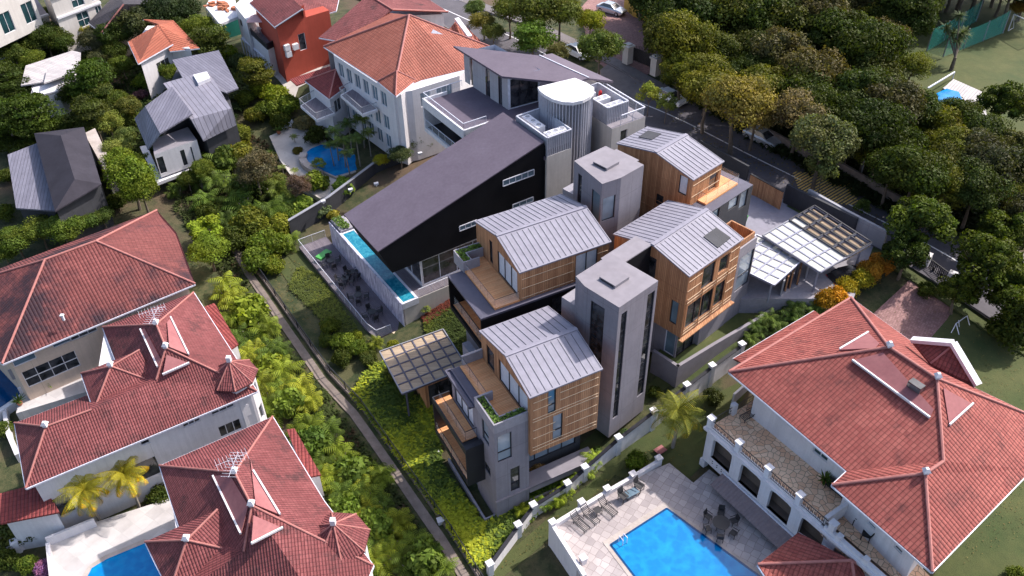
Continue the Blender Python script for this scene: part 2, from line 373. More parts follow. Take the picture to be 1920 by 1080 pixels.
class Fr:
    "local frame: u level along az, v level 90 deg left of it"
    def __init__(s,x,y,az): s.o=V3((x,y,0));t=R_(az);s.az=t;s.u=V3((math.cos(t),math.sin(t),0));s.v=V3((-math.sin(t),math.cos(t),0))
    def p(s,u,v,z): return s.o+s.u*u+s.v*v+V3((0,0,z))
    def box(s,mb,u0,u1,v0,v1,z0,z1,mat=None): mb.prism([s.p(u0,v0,z1),s.p(u1,v0,z1),s.p(u1,v1,z1),s.p(u0,v1,z1)],z0,mat)
    def loc(s,p): d=V3(p)-s.o;return d@s.u,d@s.v,p[2]
    def at(s,x,y,z): return s.loc(P(x,y,z))
class Wall:
    "vertical wall seen from outside, left end A to right end B"
    def __init__(s,A,B,z0,z1): s.A=V3((A[0],A[1],0));s.B=V3((B[0],B[1],0));d=s.B-s.A;s.L=float(np.linalg.norm(d));s.d=d/s.L;s.n=V3((s.d[1],-s.d[0],0));s.z0=z0;s.z1=z1
    def p(s,u,z,o=0): return s.A+s.d*u+s.n*o+V3((0,0,z))
    def px(s,x,y):
        r=F3*CF+RR*(x-960)+DR*(y-540);t=((s.A-C3)@s.n)/(r@s.n);q=C3+r*t;return float((q-s.A)@s.d),float(q[2])
    def rect(s,x0,y0,x1,y1):
        a=s.px(x0,y0);b=s.px(x1,y1);return (min(a[0],b[0]),max(a[0],b[0]),min(a[1],b[1]),max(a[1],b[1]))
    def build(s,mb,holes=(),dep=.14,mat=None):
        hs=[]
        for h in holes:
            u0,u1,z0,z1=max(.08,h[0]),min(s.L-.08,h[1]),max(s.z0+.05,h[2]),min(s.z1-.08,h[3])
            if u1-u0>.1 and z1-z0>.1: hs.append((u0,u1,z0,z1))
        us=sorted({0,s.L,*[h[0] for h in hs],*[h[1] for h in hs]});zs=sorted({s.z0,s.z1,*[h[2] for h in hs],*[h[3] for h in hs]})
        for i in range(len(us)-1):
            for j in range(len(zs)-1):
                cu=(us[i]+us[i+1])/2;cz=(zs[j]+zs[j+1])/2
                if any(h[0]<cu<h[1] and h[2]<cz<h[3] for h in hs): continue
                mb.face([s.p(us[i],zs[j]),s.p(us[i+1],zs[j]),s.p(us[i+1],zs[j+1]),s.p(us[i],zs[j+1])],mat)
        for (a,b,c,e) in hs:
            for q in ([(a,c),(b,c)],[(b,c),(b,e)],[(b,e),(a,e)],[(a,e),(a,c)]):
                mb.face([s.p(*q[0]),s.p(*q[1]),s.p(*q[1],-dep),s.p(*q[0],-dep)],mat)
        return hs
    def window(s,par,h,nx=1,nz=1,frame='black_metal',glass='glass_dark',dep=.13,fw=.06,name='window',label=None,barz=None):
        u0,u1,z0,z1=h
        m=MB()
        def bar(a,b,w): m.beam(s.p(*a,-dep+.03),s.p(*b,-dep+.03),w,.07,up=s.n)
        e=fw/2
        bar((u0,z0+e),(u1,z0+e),fw);bar((u0,z1-e),(u1,z1-e),fw);bar((u0+e,z0+fw),(u0+e,z1-fw),fw);bar((u1-e,z0+fw),(u1-e,z1-fw),fw)
        for i in range(1,nx): x=u0+(u1-u0)*i/nx;bar((x,z0+fw),(x,z1-fw),fw)
        for i in range(1,nz): z=z0+(z1-z0)*i/nz;bar((u0+fw,z),(u1-fw,z),fw)
        if barz: bar((u0+fw,z0+(z1-z0)*barz),(u1-fw,z0+(z1-z0)*barz),fw*1.3)
        w=build(m,name,frame,par)
        if label:w['label']=label
        g=MB();g.face([s.p(u0,z0,-dep),s.p(u1,z0,-dep),s.p(u1,z1,-dep),s.p(u0,z1,-dep)]);build(g,'pane',glass,w)
        return w
def house_walls(par,pts,z0,z1,mat,wins={},name='wall',capmat=None,frame='white_paint',glass='glass_dark'):
    "pts: plan polygon counter-clockwise; wins: {edge: [(x0,y0,x1,y1,{opts}) in picture px]}"
    m=MB();todo=[]
    a=sum(pts[i][0]*pts[(i+1)%len(pts)][1]-pts[(i+1)%len(pts)][0]*pts[i][1] for i in range(len(pts)))
    assert a>0,(name,'clockwise')
    for i in range(len(pts)):
        W=Wall(pts[i],pts[(i+1)%len(pts)],z0,z1)
        hs=[];ops=[]
        for q in wins.get(i,[]):
            if q[0]=='c':
                a,zc=W.px(q[1],q[2]);h=(a-q[3]/2,a+q[3]/2,zc-q[4]/2,zc+q[4]/2)
            else: h=W.rect(*q[:4]) if not isinstance(q[0],str) else q[1:5]
            op=dict(q[-1]) if isinstance(q[-1],dict) else {}
            h=(max(.1,h[0]),min(W.L-.1,h[1]),max(z0+.06,h[2]),min(z1-.1,h[3]))
            if h[1]-h[0]>.15 and h[3]-h[2]>.15: hs.append(h);ops.append(op)
        W.build(m,hs)
        for h,op in zip(hs,ops):
            op.setdefault('frame',frame);op.setdefault('glass',glass);todo.append((W,h,op))
    if capmat!='none': m.face([(p[0],p[1],z1) for p in pts],capmat)
    if capmat and capmat!='none':
        m.mats=[mat,capmat];m.m=[1 if i==len(m.f)-1 else 0 for i in range(len(m.f))]
    wo=build(m,name,mat,par)
    for W,h,op in todo: W.window(par,h,**op)
    return wo
def rail(par,pts,h=1.0,glass=True,name='railing',post='grey_metal',r=.025,top='white_metal',pm_=0.0):
    m=MB();
    for i in range(len(pts)-1):
        a=V3(pts[i]);b=V3(pts[i+1]);L=np.linalg.norm(b-a);n=max(1,int(L/1.3))
        m.beam(a+(0,0,h),b+(0,0,h),r*2,r*2)
        for k in range(n+1): q=a+(b-a)*k/n;m.beam(q,q+(0,0,h),r,r)
    o=build(m,name,top,par)
    if glass:
        g=MB()
        for i in range(len(pts)-1):
            a=V3(pts[i]);b=V3(pts[i+1]);g.face([a+(0,0,.06),b+(0,0,.06),b+(0,0,h-.05),a+(0,0,h-.05)])
        build(g,'rail_panel','rail_glass',o)
    return o
# ================================================================ the land
def terrain():
    xs,ys,Z=TX,TY,TZ;X,Y=np.meshgrid(xs,ys)
    me=bpy.data.meshes.new('ground');nx,ny=len(xs),len(ys)
    v=np.stack([X.ravel(),Y.ravel(),Z.ravel()],1)
    f=[(j*nx+i,j*nx+i+1,(j+1)*nx+i+1,(j+1)*nx+i) for j in range(ny-1) for i in range(nx-1)]
    me.from_pydata(v.tolist(),[],f);me.polygons.foreach_set('use_smooth',[True]*len(f))
    m,n,p=newmat('ground_mat');pos=obco(n)
    big=noise(n,pos,.07,5,.6);sm=noise(n,pos,.9,6,.7);fine=noise(n,pos,9,4,.7)
    g=mixc(n,ramp(n,sm,[(.42,(0,)*3),(.58,(1,)*3)]),(.028,.040,.010),(.075,.072,.028))
    g=mixc(n,ramp(n,big,[(.5,(0,)*3),(.62,(1,)*3)]),g,(.10,.065,.04))
    g=mixc(n,.5,g,ramp(n,fine,[(.3,(.6,)*3),(.7,(1.25,)*3)]),'MULTIPLY')
    n.links.new(g,p.inputs['Base Color']);p.inputs['Roughness'].default_value=.95;bump(n,p,fine,.6,.08)
    me.materials.append(m);o=bpy.data.objects.new('ground',me);COL.objects.link(o);o['kind']='structure'
terrain()
def patch(name,pts,mat,thick=1.0,dz=.06,z=None,kind='structure',az=0):
    "flat slab laid on the ground, outline in picture px (or with own z)"
    m=MB(az);top=[]
    for q in pts:
        if z is not None: top.append(P(q[0],q[1],z))
        elif len(q)==3: top.append(P(*q))
        else: top.append(PG(q[0],q[1],dz))
    m.prism(top,min(t[2] for t in top)-thick);return struct(m,name,mat,kind)
def gridpatch(name,pts,mat,dz=.05,step=1.2,kind='structure',world=False,skirt=True):
    "sheet that follows the ground inside a px polygon"
    w=[(q[0],q[1]) if world else PG(q[0],q[1])[:2] for q in pts]
    bm=bmesh.new();vs_=[bm.verts.new((a,b,0)) for a,b in w];bm.faces.new(vs_)
    xs=[a for a,b in w];ys=[b for a,b in w]
    for ax,(lo,hi) in ((0,(min(xs),max(xs))),(1,(min(ys),max(ys)))):
        k=lo+step
        while k<hi:
            no=(1,0,0) if ax==0 else (0,1,0);cc=(k,0,0) if ax==0 else (0,k,0)
            bmesh.ops.bisect_plane(bm,geom=bm.verts[:]+bm.edges[:]+bm.faces[:],plane_co=cc,plane_no=no);k+=step
    bmesh.ops.recalc_face_normals(bm,faces=bm.faces[:])
    for v in bm.verts: v.co.z=gz(v.co.x,v.co.y)+dz
    if bm.faces and sum(f.normal.z for f in bm.faces)<0: bmesh.ops.reverse_faces(bm,faces=bm.faces[:])
    me=bpy.data.meshes.new(name);bm.to_mesh(me);bm.free();me.materials.append(MT[mat])
    uv=me.uv_layers.new(name='UVMap')
    for l in me.loops: q=me.vertices[l.vertex_index].co;uv.data[l.index].uv=(q.x,q.y)
    o=bpy.data.objects.new(name,me);COL.objects.link(o);o['kind']=kind;return o
def strip(name,cl,w,mat,dz=.06,thick=.0,step=2.,kind='structure',off=0.):
    "strip of width w along world polyline cl, draped on the ground"
    cl=[V3((p[0],p[1],0)) for p in cl];pts=[]
    for i in range(len(cl)-1):
        L=np.linalg.norm(cl[i+1]-cl[i]);k=max(1,int(L/step))
        pts+=[cl[i]+(cl[i+1]-cl[i])*t/k for t in range(k)]
    pts.append(cl[-1]);m=MB();ed=[]
    for i,p in enumerate(pts):
        d=pts[min(i+1,len(pts)-1)]-pts[max(i-1,0)];d/=np.linalg.norm(d);n=V3((-d[1],d[0],0))
        c=p+n*off;zc=gz(c[0],c[1]);ed.append((c+n*w/2+(0,0,zc+dz),c-n*w/2+(0,0,zc+dz)))
    for i in range(len(ed)-1):
        a,b=ed[i];c,d=ed[i+1];m.face([b,d,c,a])
        if thick:
            t=V3((0,0,-thick));m.face([a,c,c+t,a+t]);m.face([d,b,b+t,d+t])
    return struct(m,name,mat,kind)
# road: runs up-left to down-right across the picture
ra=P(1280,225,8);rb=P(1640,404,8);rd=(rb-ra)/np.linalg.norm(rb-ra);rn=V3((-rd[1],rd[0],0))
if rn[0]<0: rn=-rn     # points to the park side
RL=[ra-rd*170,ra-rd*90,ra-rd*40,ra,rb,rb+rd*25,rb+rd*90]
def gzr(p): return gz(p[0],p[1])
sgn=1 if np.cross(rd,rn)[2]>0 else -1   # strip() offset is to the left of travel
strip('road',RL,8.4,'asphalt',.10,off=-.2*sgn)
strip('road_marking',RL[:4]+[ra+rd*(np.linalg.norm(rb-ra)*.66)],.17,'white_line',.114)
strip('road_marking',[ra+rd*(np.linalg.norm(rb-ra)*.885),rb,rb+rd*60],.17,'white_line',.114)
strip('kerb',RL,.22,'pavement',.24,.3,off=-4.15*sgn);strip('kerb',RL,.22,'pavement',.24,.3,off=4.1*sgn)
strip('pavement',RL,1.7,'pavement',.2,.2,off=5.15*sgn)
strip('verge',RL,1.5,'lawn',.16,.2,off=-5.0*sgn)
# yellow hatched box: bars side by side over the hump
hb=P(1548,350,8)
m=MB()
for k in range(-11,12):
    h=(12-abs(k))/12*3.9
    c=hb+rd*(k*.36)
    a_=c-rn*h;b_=c+rn*h
    za=gz(c[0],c[1])+.122
    d=rd*.09
    m.face([ (q[0],q[1],za) for q in ((a_-d+rd*.0),(a_+d),(b_+d),(b_-d))])
struct(m,'road_marking','yellow_line')
patch('driveway',[(1402,300),(1470,372),(1640,455),(1600,560),(1390,560),(1330,440)],'concrete_grey',2,z=7.75)
patch('driveway',[(1385,360),(1460,378),(1502,402),(1460,450),(1500,470),(1420,520),(1385,450)],'roof_metal',.3,z=7.85).name='forecourt'
gridpatch('entrance_path',[(1085,20),(1130,-30),(1260,-30),(1250,60),(1262,118),(1215,140),(1180,165),(1110,110)],'brick_drive',.08)
gridpatch('entrance_apron',[(1062,190),(1142,120),(1215,160),(1180,210),(1130,215)],'pavement',.13)
gridpatch('garden_drive',[(1636,590),(1728,505),(1800,560),(1775,600),(1740,640),(1735,700),(1640,650)],'brick_drive',.08)
gridpatch('playing_field',[(1640,60),(1800,10),(1960,0),(1990,330),(1800,300),(1700,190)],'lawn',.05,3.)
gridpatch('garden_lawn',[(1142,812),(1260,720),(1300,740),(1420,660),(1420,560),(1380,560),(1240,700),(1060,860),(1100,870)],'lawn',.05)
gridpatch('garden_lawn',[(920,1100),(1060,985),(1175,870),(1240,850),(1230,800),(1180,850),(1040,960),(900,1079)],'lawn',.04)
gridpatch('garden_lawn',[(1080,870),(1300,760),(1420,700),(1330,860),(1290,900),(1180,900)],'lawn',.045)
gridpatch('garden_lawn',[(1690,700),(1790,560),(1930,640),(1960,1090),(1740,1090),(1900,900)],'lawn',.05,2.)
gridpatch('garden_lawn',[(545,470),(565,470),(715,640),(690,640),(640,600),(560,560),(520,500)],'lawn',.05)
gridpatch('garden_lawn',[(860,540),(905,480),(905,660),(860,700),(800,640),(800,600)],'lawn',.05)
# stone path down the left of the site
pth=[PG(*k) for k in [(430,450),(466,513),(520,592),(567,660),(603,712),(662,775),(738,883),(828,1013),(872,1085),(900,1130)]]
strip('footpath',pth,.8,'path_stone',.09,.12)
# ================================================================ the four timber houses
HF1=Fr(-1.5066,42.7256,27.2)
HF2=Fr(.6604,54.7782,27.2)
HF3=Fr(14.1913,54.6603,42.65)
_e4=P(1300,335.3,18);HF4=Fr(_e4[0],_e4[1],42.65)
def wood_block(root,F,u0,u1,v0,v1,z0,ze,zr,vr,holes={},ov=.12,seam=.56,eave_th=.12,name='timber_wall',lipgap=0):
    "timber box with a gable roof, ridge along u"
    pts=[F.p(u0,v0,0),F.p(u1,v0,0),F.p(u1,v1,0),F.p(u0,v1,0)]
    m=MB();wins=[]
    for i in range(4):
        W=Wall(pts[i],pts[(i+1)%4],z0,ze)
        hs=[]
        for q in holes.get(i,[]):
            op=q[-1] if isinstance(q[-1],dict) else {}
            h=W.rect(*q[:4]) if q[0]!='m' else q[1:5]
            h=(max(.1,h[0]),min(W.L-.1,h[1]),max(z0+.08,h[2]),min(ze-.09,h[3]));hs.append(h);wins.append((W,h,op))
        W.build(m,hs)
    # gable triangles
    m.face([F.p(u0,v1,ze),F.p(u0,v0,ze),F.p(u0,vr,zr-.03)]);m.face([F.p(u1,v0,ze),F.p(u1,v1,ze),F.p(u1,vr,zr-.03)])
    m.face([F.p(u0,v0,z0),F.p(u0,v1,z0),F.p(u1,v1,z0),F.p(u1,v0,z0)])
    w=build(m,name,'wood_wall',root)
    for W,h,op in wins: W.window(root,h,**op)
    # roof skin
    r=MB()
    for (va,za,s) in ((v0-ov,ze,1),(v1+ov,ze,-1)):
        k=(zr-ze)/(abs(vr-(v0 if s>0 else v1)))
        za=ze-k*ov
        A=F.p(u0-ov,va,za+.10);B=F.p(u1+ov,va,za+.10);C_=F.p(u1+ov,vr,zr+.10);D_=F.p(u0-ov,vr,zr+.10)
        top=[A,B,C_,D_] if s>0 else [B,A,D_,C_]
        r.prism(top,[q-(0,0,eave_th) for q in top],'roof_metal')
        n=int((u1-u0+2*ov)/seam)
        for i in range(n):
            u=u0-ov+.2+i*(u1-u0+2*ov-.3)/max(1,n-1)
            t0,t1=.025,.93
            a=F.p(u,va+(vr-va)*t0,za+(zr-za)*t0+.125);b=F.p(u,va+(vr-va)*t1,za+(zr-za)*t1+.125)
            r.beam(a,b,.028,.02,'roof_seam_shade')
    r.beam(F.p(u0-ov,vr,zr+.11),F.p(u1+ov,vr,zr+.11),.34,.07,'roof_metal')
    build(r,'roof','roof_metal',root)
    return w
def battens(root,F,face,rows,lim,skip=()):
    "pale rails across a timber wall; face: ('v',v) or ('u',u); rows: heights"
    for r in rows:
        z=r[0];segs=r[1:] if len(r)>1 else [lim]
        for a,b in segs:
            m=MB()
            if face[0]=='v': m.beam(F.p(a,face[1]-.02,z),F.p(b,face[1]-.02,z),.03,.035)
            else: m.beam(F.p(face[1]-.02,a,z),F.p(face[1]-.02,b,z),.03,.035)
            build(m,'batten','cream_trim' if face[0]=='v' else 'wood_wall',root)
GRP='timber-clad houses with grey seamed roofs'
def concrete(root,F,u0,u1,v0,v1,z0,z1,holes={},name='concrete_wall',mat='concrete_panel',cap=None,glass='glass_pale'):
    pts=[F.p(u0,v0,0),F.p(u1,v0,0),F.p(u1,v1,0),F.p(u0,v1,0)]
    return house_walls(root,pts,z0,z1,mat,holes,name,cap,frame='black_metal',glass=glass)
def planter_mesh(parent,F,boxes,z,n=70,seed=1):
    g=MB();rs=random.Random(seed)
    for (u0,u1,v0,v1) in boxes:
        A=(u1-u0)*(v1-v0)
        for i in range(int(n*A)):
            q=F.p(rs.uniform(u0,u1),rs.uniform(v0,v1),z+rs.uniform(.0,.16));r=rs.uniform(.09,.16)
            for k in range(5):
                t=rs.uniform(0,6.28);e=rs.uniform(.2,1.1);d=V3((math.cos(t)*math.cos(e),math.sin(t)*math.cos(e),math.sin(e)))*r*1.4
                s=V3((-math.sin(t),math.cos(t),0))*r*.5
                g.face([q,q+d*.5+s,q+d,q+d*.5-s])
    o=build(g,'planting','leaf',parent,color=(.14,.22,.06));add_tone(o,seed);return o
def add_tone(o,seed=0,lo=.6,hi=1.35):
    me=o.data;r=np.random.RandomState(seed);n=len(me.polygons)
    a=me.color_attributes.new('tone','FLOAT_COLOR','CORNER');c=r.uniform(lo,hi,n);lt=np.zeros(n,int);me.polygons.foreach_get('loop_total',lt)
    cc=np.repeat(c,lt);a.data.foreach_set('color',np.stack([cc,cc,cc*.9,np.ones_like(cc)],1).ravel())
def ray_plane(x,y,a,b,c):
    n=np.cross(b-a,c-a);r=F3*CF+RR*(x-960)+DR*(y-540);t=((a-C3)@n)/(r@n);return C3+r*t
# ---- house 1 (front)
h1=thing('timber_house','front timber house with roof deck and hedge planter, nearest the camera','house',HF1.p(4,3,0),GRP)
pale={'glass':'glass_pale'}
wood_block(h1,HF1,2.85,8.85,-.3,7.7,7.25,13.75,14.75,3.4,
 {0:[(1028,734,1042,772,{'barz':.35,'glass':'glass_blue'}),(1037,781,1054,820,{'barz':.38,'glass':'glass_pale'})],
  3:[('m',3.0,7.6,11.1,13.4,{'nx':3,'glass':'curtain'}),('m',.9,2.2,11.1,13.2,{'glass':'glass_dark','name':'door'})]})
fr=[(3.0,8.75)]
battens(h1,HF1,('v',-.3),[(13.0,(3.1,4.6),(5.35,8.7)),(12.2,(3.1,4.6),(5.35,8.7)),(11.25,(3.05,8.75)),(10.95,(3.05,8.75)),(10.0,(3.1,5.0),(5.9,8.7)),(9.1,(3.1,5.0),(5.9,8.7)),(8.1,(3.05,8.75)),(7.75,(3.05,8.75))],(3,8.7))
concrete(h1,HF1,0,2.9,0,3.25,0,11.0,{0:[(932,820,960,857,{'barz':.35}),(957,880,975,915,{'barz':.3,'glass':'glass_dark'})],3:[(903,783,917,838,{'barz':.35}),(908,862,920,895,{'glass':'glass_dark'})]})
m=MB();HF1.box(m,0,2.84,0,.12,11.0,11.95);HF1.box(m,0,.12,.12,3.25,11.0,11.95);HF1.box(m,.7,2.84,.62,.72,11.0,11.9);HF1.box(m,.7,.8,.72,3.0,11.0,11.9);HF1.box(m,.12,1.5,3.1,3.25,11.0,11.93)
pl_=build(m,'planter','concrete_grey',h1);planter_mesh(pl_,HF1,[(.14,.68,.14,3.05),(.7,2.8,.14,.6)],11.72,60,3)
m=MB(HF1.az);HF1.box(m,.82,2.83,.74,7.6,10.8,11.04);HF1.box(m,.12,.82,3.27,7.6,10.6,10.7);build(m,'roof_deck','wood_deck',h1)
rail(h1,[HF1.p(1.02,3.3,11.04),HF1.p(1.02,7.6,11.04)],.95,True,'railing','black_metal',.015,'black_metal')
m=MB();HF1.box(m,1.05,2.84,7.55,7.75,10.9,11.95);build(m,'parapet','concrete_grey',h1)
# body behind
concrete(h1,HF1,.05,8.8,3.27,7.7,0,10.6,{3:[('m',.5,3.9,7.8,10.3,{'nx':3,'glass':'curtain'}),('m',.4,3.9,4.3,6.6,{'nx':3}),('m',.4,4.0,.3,2.9,{'nx':3})]},mat='concrete_panel')
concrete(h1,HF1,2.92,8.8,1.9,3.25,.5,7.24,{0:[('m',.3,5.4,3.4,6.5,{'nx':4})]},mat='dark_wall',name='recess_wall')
m=MB();HF1.box(m,-.45,1.0,3.27,7.75,10.78,10.9);HF1.box(m,-.45,-.3,3.27,7.75,10.9,11.05);HF1.box(m,.0,.12,3.27,7.75,10.9,11.05);HF1.box(m,-.3,0,7.6,7.75,10.9,11.05);build(m,'canopy_roof','dark_roof_metal',h1)
# black balcony box
m=MB();u0,u1,v0,v1=-1.55,-.02,1.9,8.25
HF1.box(m,u0,u1,v0,v1,7.45,7.62);HF1.box(m,u0,u1,v0,v0+.12,3.75,7.45);HF1.box(m,u0,u1,v1-.12,v1,3.75,7.45);HF1.box(m,u0,u1,v0+.12,v1-.12,3.75,4.2)
HF1.box(m,u0,u0+.1,v0,v1,7.62,8.1);HF1.box(m,u0+.1,u1,v0,v0+.5,7.62,8.1);HF1.box(m,u0+.1,u1,v1-.1,v1,7.62,8.1)
bx_=build(m,'balcony','black_metal',h1)
m=MB(HF1.az);HF1.box(m,u0+.1,u1,v0+1.2,v1-.12,7.63,7.7);build(m,'balcony_floor','wood_deck',bx_);m=MB(HF1.az);HF1.box(m,u0+.1,u1,v0+.13,v1-.13,4.21,4.28);build(m,'balcony_floor','wood_deck',bx_)
rail(bx_,[HF1.p(u0+.55,v0+1.2,7.7),HF1.p(u0+.55,v1-.2,7.7)],1.0,True,'railing','black_metal',.02,'black_metal')
rail(bx_,[HF1.p(u0+.55,v0+1.2,7.7),HF1.p(u1,v0+1.2,7.7)],1.0,True,'railing','black_metal',.02,'black_metal')
rail(bx_,[HF1.p(u0+.06,v0+.1,4.25),HF1.p(u0+.06,v1-.1,4.25)],1.0,True,'railing','black_metal',.02,'black_metal')
# plinth, ledge and light well
m=MB();HF1.box(m,-.12,8.9,-.15,0.0-.003,3.0,3.16);HF1.box(m,2.9,9.2,-.15,1.3,2.95,3.14);HF1.box(m,2.9,9.2,-.14,.0,2.5,2.95);HF1.box(m,2.9,9.2,-.14,0,.2,1.5);build(m,'ledge','roof_flat',h1)
m=MB();HF1.box(m,-1.0,-.85,.3,7.4,-.3,1.0);HF1.box(m,-.85,.0,.3,.42,-.3,1.0);HF1.box(m,-.85,-.0,.42,7.4,-.3,.1);build(m,'light_well','concrete_grey',h1)
# ---- house 2 (left, middle)
h2=thing('timber_house','timber house on a black box, left one of the middle pair','house',HF2.p(4,3,3),GRP)
wood_block(h2,HF2,0,8.45,0,8.0,13.5,16.5,17.6,3.9,
 {0:[(1080,480,1118,520,{'nx':2,'glass':'curtain'})],3:[('m',4.0,7.5,13.7,16.1,{'nx':3,'glass':'curtain'}),('m',2.5,3.1,13.9,16.3,{'glass':'glass_dark'})]},seam=.5)
battens(h2,HF2,('v',0),[(15.7,(.15,5.0),(7.3,8.3)),(14.75,(.15,5.0)),(13.75,(.15,5.0))],(0,8))
m=MB(HF2.az);HF2.box(m,-2.35,-.02,0,7.4,13.5,13.66);build(m,'roof_deck','wood_deck',h2)
rail(h2,[HF2.p(-2.3,.02,13.6),HF2.p(-.1,.02,13.6)],.95,True,'railing','black_metal',.012,'black_metal')
rail(h2,[HF2.p(-2.3,.02,13.6),HF2.p(-2.3,5.3,13.6)],.95,True,'railing','black_metal',.012,'black_metal')
m=MB()
for a in ((-2.45,-2.35,5.6,7.6),(-2.35,.0,7.5,7.6),(-1.6,-.02,6.7,6.8),(-1.7,-1.6,5.7,6.8),(-2.35,-.9,5.6,5.7)): HF2.box(m,*a,13.3,14.6)
pl_=build(m,'planter','concrete_grey',h2);planter_mesh(pl_,HF2,[(-2.33,-1.72,5.72,7.48),(-1.6,-.05,6.82,7.48)],14.4,70,5)
# black box with timber balcony inside
m=MB();bu0,bu1,bv0,bv1=-3.8,5.3,-.42,5.95
HF2.box(m,bu0,bu1,bv0,bv1,13.3,13.49);build(m,'box_roof','dark_roof_metal',h2)
m=MB();W=Wall(HF2.p(bu0,bv0,0),HF2.p(bu1,bv0,0),9.4,13.3);
hg=W.rect(1045,562,1068,592);hg2=(6.6,8.8,10.2,12.9);W.build(m,[hg2])
HF2.box(m,bu0,bu1,bv1-.12,bv1,9.9,13.3);HF2.box(m,bu0,-1.6,bv0+.01,bv1-.12,9.8,10.2);HF2.box(m,-1.7,bu1,bv0+.02,bv1-.13,9.3,9.9);HF2.box(m,-1.7,-1.6,bv0+.15,bv1-.13,9.9,13.3)
HF2.box(m,bu0,-1.7,bv0+.01,bv0+.13,9.9,13.3);HF2.box(m,bu1-.1,bu1-.003,bv0+.1,bv1-.13,9.9,13.3)
build(m,'black_box','black_wall',h2);W.window(h2,hg2,2,1,barz=.35)
m=MB(HF2.az);HF2.box(m,bu0+.25,-1.72,bv0+.16,bv1-.16,10.21,10.28);HF2.box(m,-1.78,-1.72,bv0+.16,bv1-.16,10.3,13.2);build(m,'balcony_floor','wood_deck',h2)
rail(h2,[HF2.p(bu0+.35,bv0+.2,10.25),HF2.p(bu0+.35,bv1-.2,10.25)],1.0,True,'railing','black_metal',.03,'black_metal')
concrete(h2,HF2,-1.6,8.2,.6,7.9,2.,9.29,{0:[('m',1,8,4,8,{'nx':5})]},mat='concrete_panel')
m=MB();HF2.box(m,-3.3,-2.6,-.2,5.0,1.5,6.2);HF2.box(m,-2.6,-1.6,-.2,0,1.5,6.2);build(m,'garden_wall','concrete_grey',h2)
# ---- house 3 (right, middle)
h3=thing('timber_house','timber house with two storeys of shutters and windows, next to the carport canopies','house',HF3.p(4,3,5),GRP)
gd={'glass':'glass_dark'}
wood_block(h3,HF3,0,7.15,0,7.9,9.15,15.9,16.95,3.82,
 {0:[(1320,504,1336,528,{'glass':'glass_dark'}),('m',4.3,5.7,13.6,15.3,{'glass':'glass_dark','name':'shutter','frame':'wood_wall'}),('m',.45,4.0,9.9,12.45,{'nx':3,'glass':'glass_dark'}),('m',4.35,5.7,10.0,12.4,{'nx':1,'glass':'glass_dark'})],
  3:[('m',3.1,4.6,13.5,15.75,{'glass':'glass_dark'}),('m',6.55,7.3,10.2,12.7,{'glass':'glass_blue','frame':'black_metal'})]},seam=.47)
battens(h3,HF3,('v',0),[(15.2,(.1,1.9),(5.8,7.0)),(14.2,(.1,1.9),(5.8,7.0)),(13.2,(.1,7.05)),(12.85,(.1,7.05)),(11.8,(5.8,7.0)),(10.8,(5.8,7.0)),(9.75,(.1,7.05)),(9.4,(.1,7.05))],(0,7))
battens(h3,HF3,('u',0),[(14.0,(.2,3.0)),(13.0,(.2,3.0)),(12.7,(.2,3.0)),(11.5,(1.4,3.0)),(10.6,(1.4,3.0)),(9.9,(.1,.6))],(0,7))
m=MB();
for u in (.12,2.2,4.15,5.75): HF3.box(m,u-.03,u+.03,-.1,-.045,9.3,13.4)
HF3.box(m,-.25,7.2,-.4,-.02,9.0,9.12);build(m,'shutter_track','wood_wall',h3)
# roof vent
vp=[P(*k,16.3) for k in [(1319,444),(1343,427),(1370,446),(1346,465)]]
r=MB();tt=[]
A_=HF3.p(0,0,16.03);B_=HF3.p(5,0,16.03);D_=HF3.p(0,3.82,17.08)
for k in [(1319,444),(1343,427),(1370,446),(1346,465)]: tt.append(ray_plane(*k,A_,B_,D_)+(0,0,.04))
r.prism(tt,[q-(0,0,.1) for q in tt]);build(r,'roof_vent','dark_wall',h3)
# concrete wing with the timber balcony on top
concrete(h3,HF3,7.17,10.3,.3,5.5,4.5,13.3,{0:[(1389,483,1404,528,{'barz':.4,'glass':'glass_pale'}),('m',.1,.55,9.5,12.4,{'glass':'glass_dark'})]})
m=MB();HF3.box(m,7.17,10.3,.3,.45,13.3,14.35);HF3.box(m,10.15,10.3,.45,3.2,13.3,14.35);HF3.box(m,7.17,10.15,3.05,3.2,13.3,14.35);build(m,'balcony_parapet','concrete_grey',h3)
m=MB();HF3.box(m,7.3,10.1,.5,.62,13.35,14.9);HF3.box(m,9.98,10.1,.62,3.0,13.35,14.9);HF3.box(m,7.3,9.98,2.9,3.0,13.35,14.9);HF3.box(m,7.3,9.98,.62,2.9,13.35,13.45);build(m,'balcony_screen','wood_wall',h3)
concrete(h3,HF3,3.3,7.16,.25,7.0,4.5,9.14,{})
concrete(h3,HF3,.55,3.28,.62,6.0,5.0,9.14,{0:[('m',.1,2.6,6.0,9.0,{'nx':2,'glass':'glass_dark'})],3:[('m',4.1,5.2,6.0,9.0,{'glass':'glass_blue','frame':'white_metal'})]})
m=MB();pp=[HF3.p(-.65,2.2,6.6),HF3.p(-.65,-.65,6.6),HF3.p(4,-1.15,6.6),HF3.p(9.3,-1.83,6.6),HF3.p(16,-2.4,6.6)]
for i in range(4):
    a,b=pp[i],pp[i+1];d=(b-a)/np.linalg.norm(b-a);n=V3((-d[1],d[0],0))*.3;m.prism([a,b,b+n,a+n],3.2)
build(m,'terrace_wall','roof_flat',h3)
m=MB();m.prism([HF3.p(-.4,2.2,6.0),HF3.p(-.4,-.4,6.0),HF3.p(9,-1.5,6.0),HF3.p(14,-1.8,6.0),HF3.p(14,1.5,6),HF3.p(3,2.2,6.)],3.0);build(m,'terrace_lawn','lawn',h3)
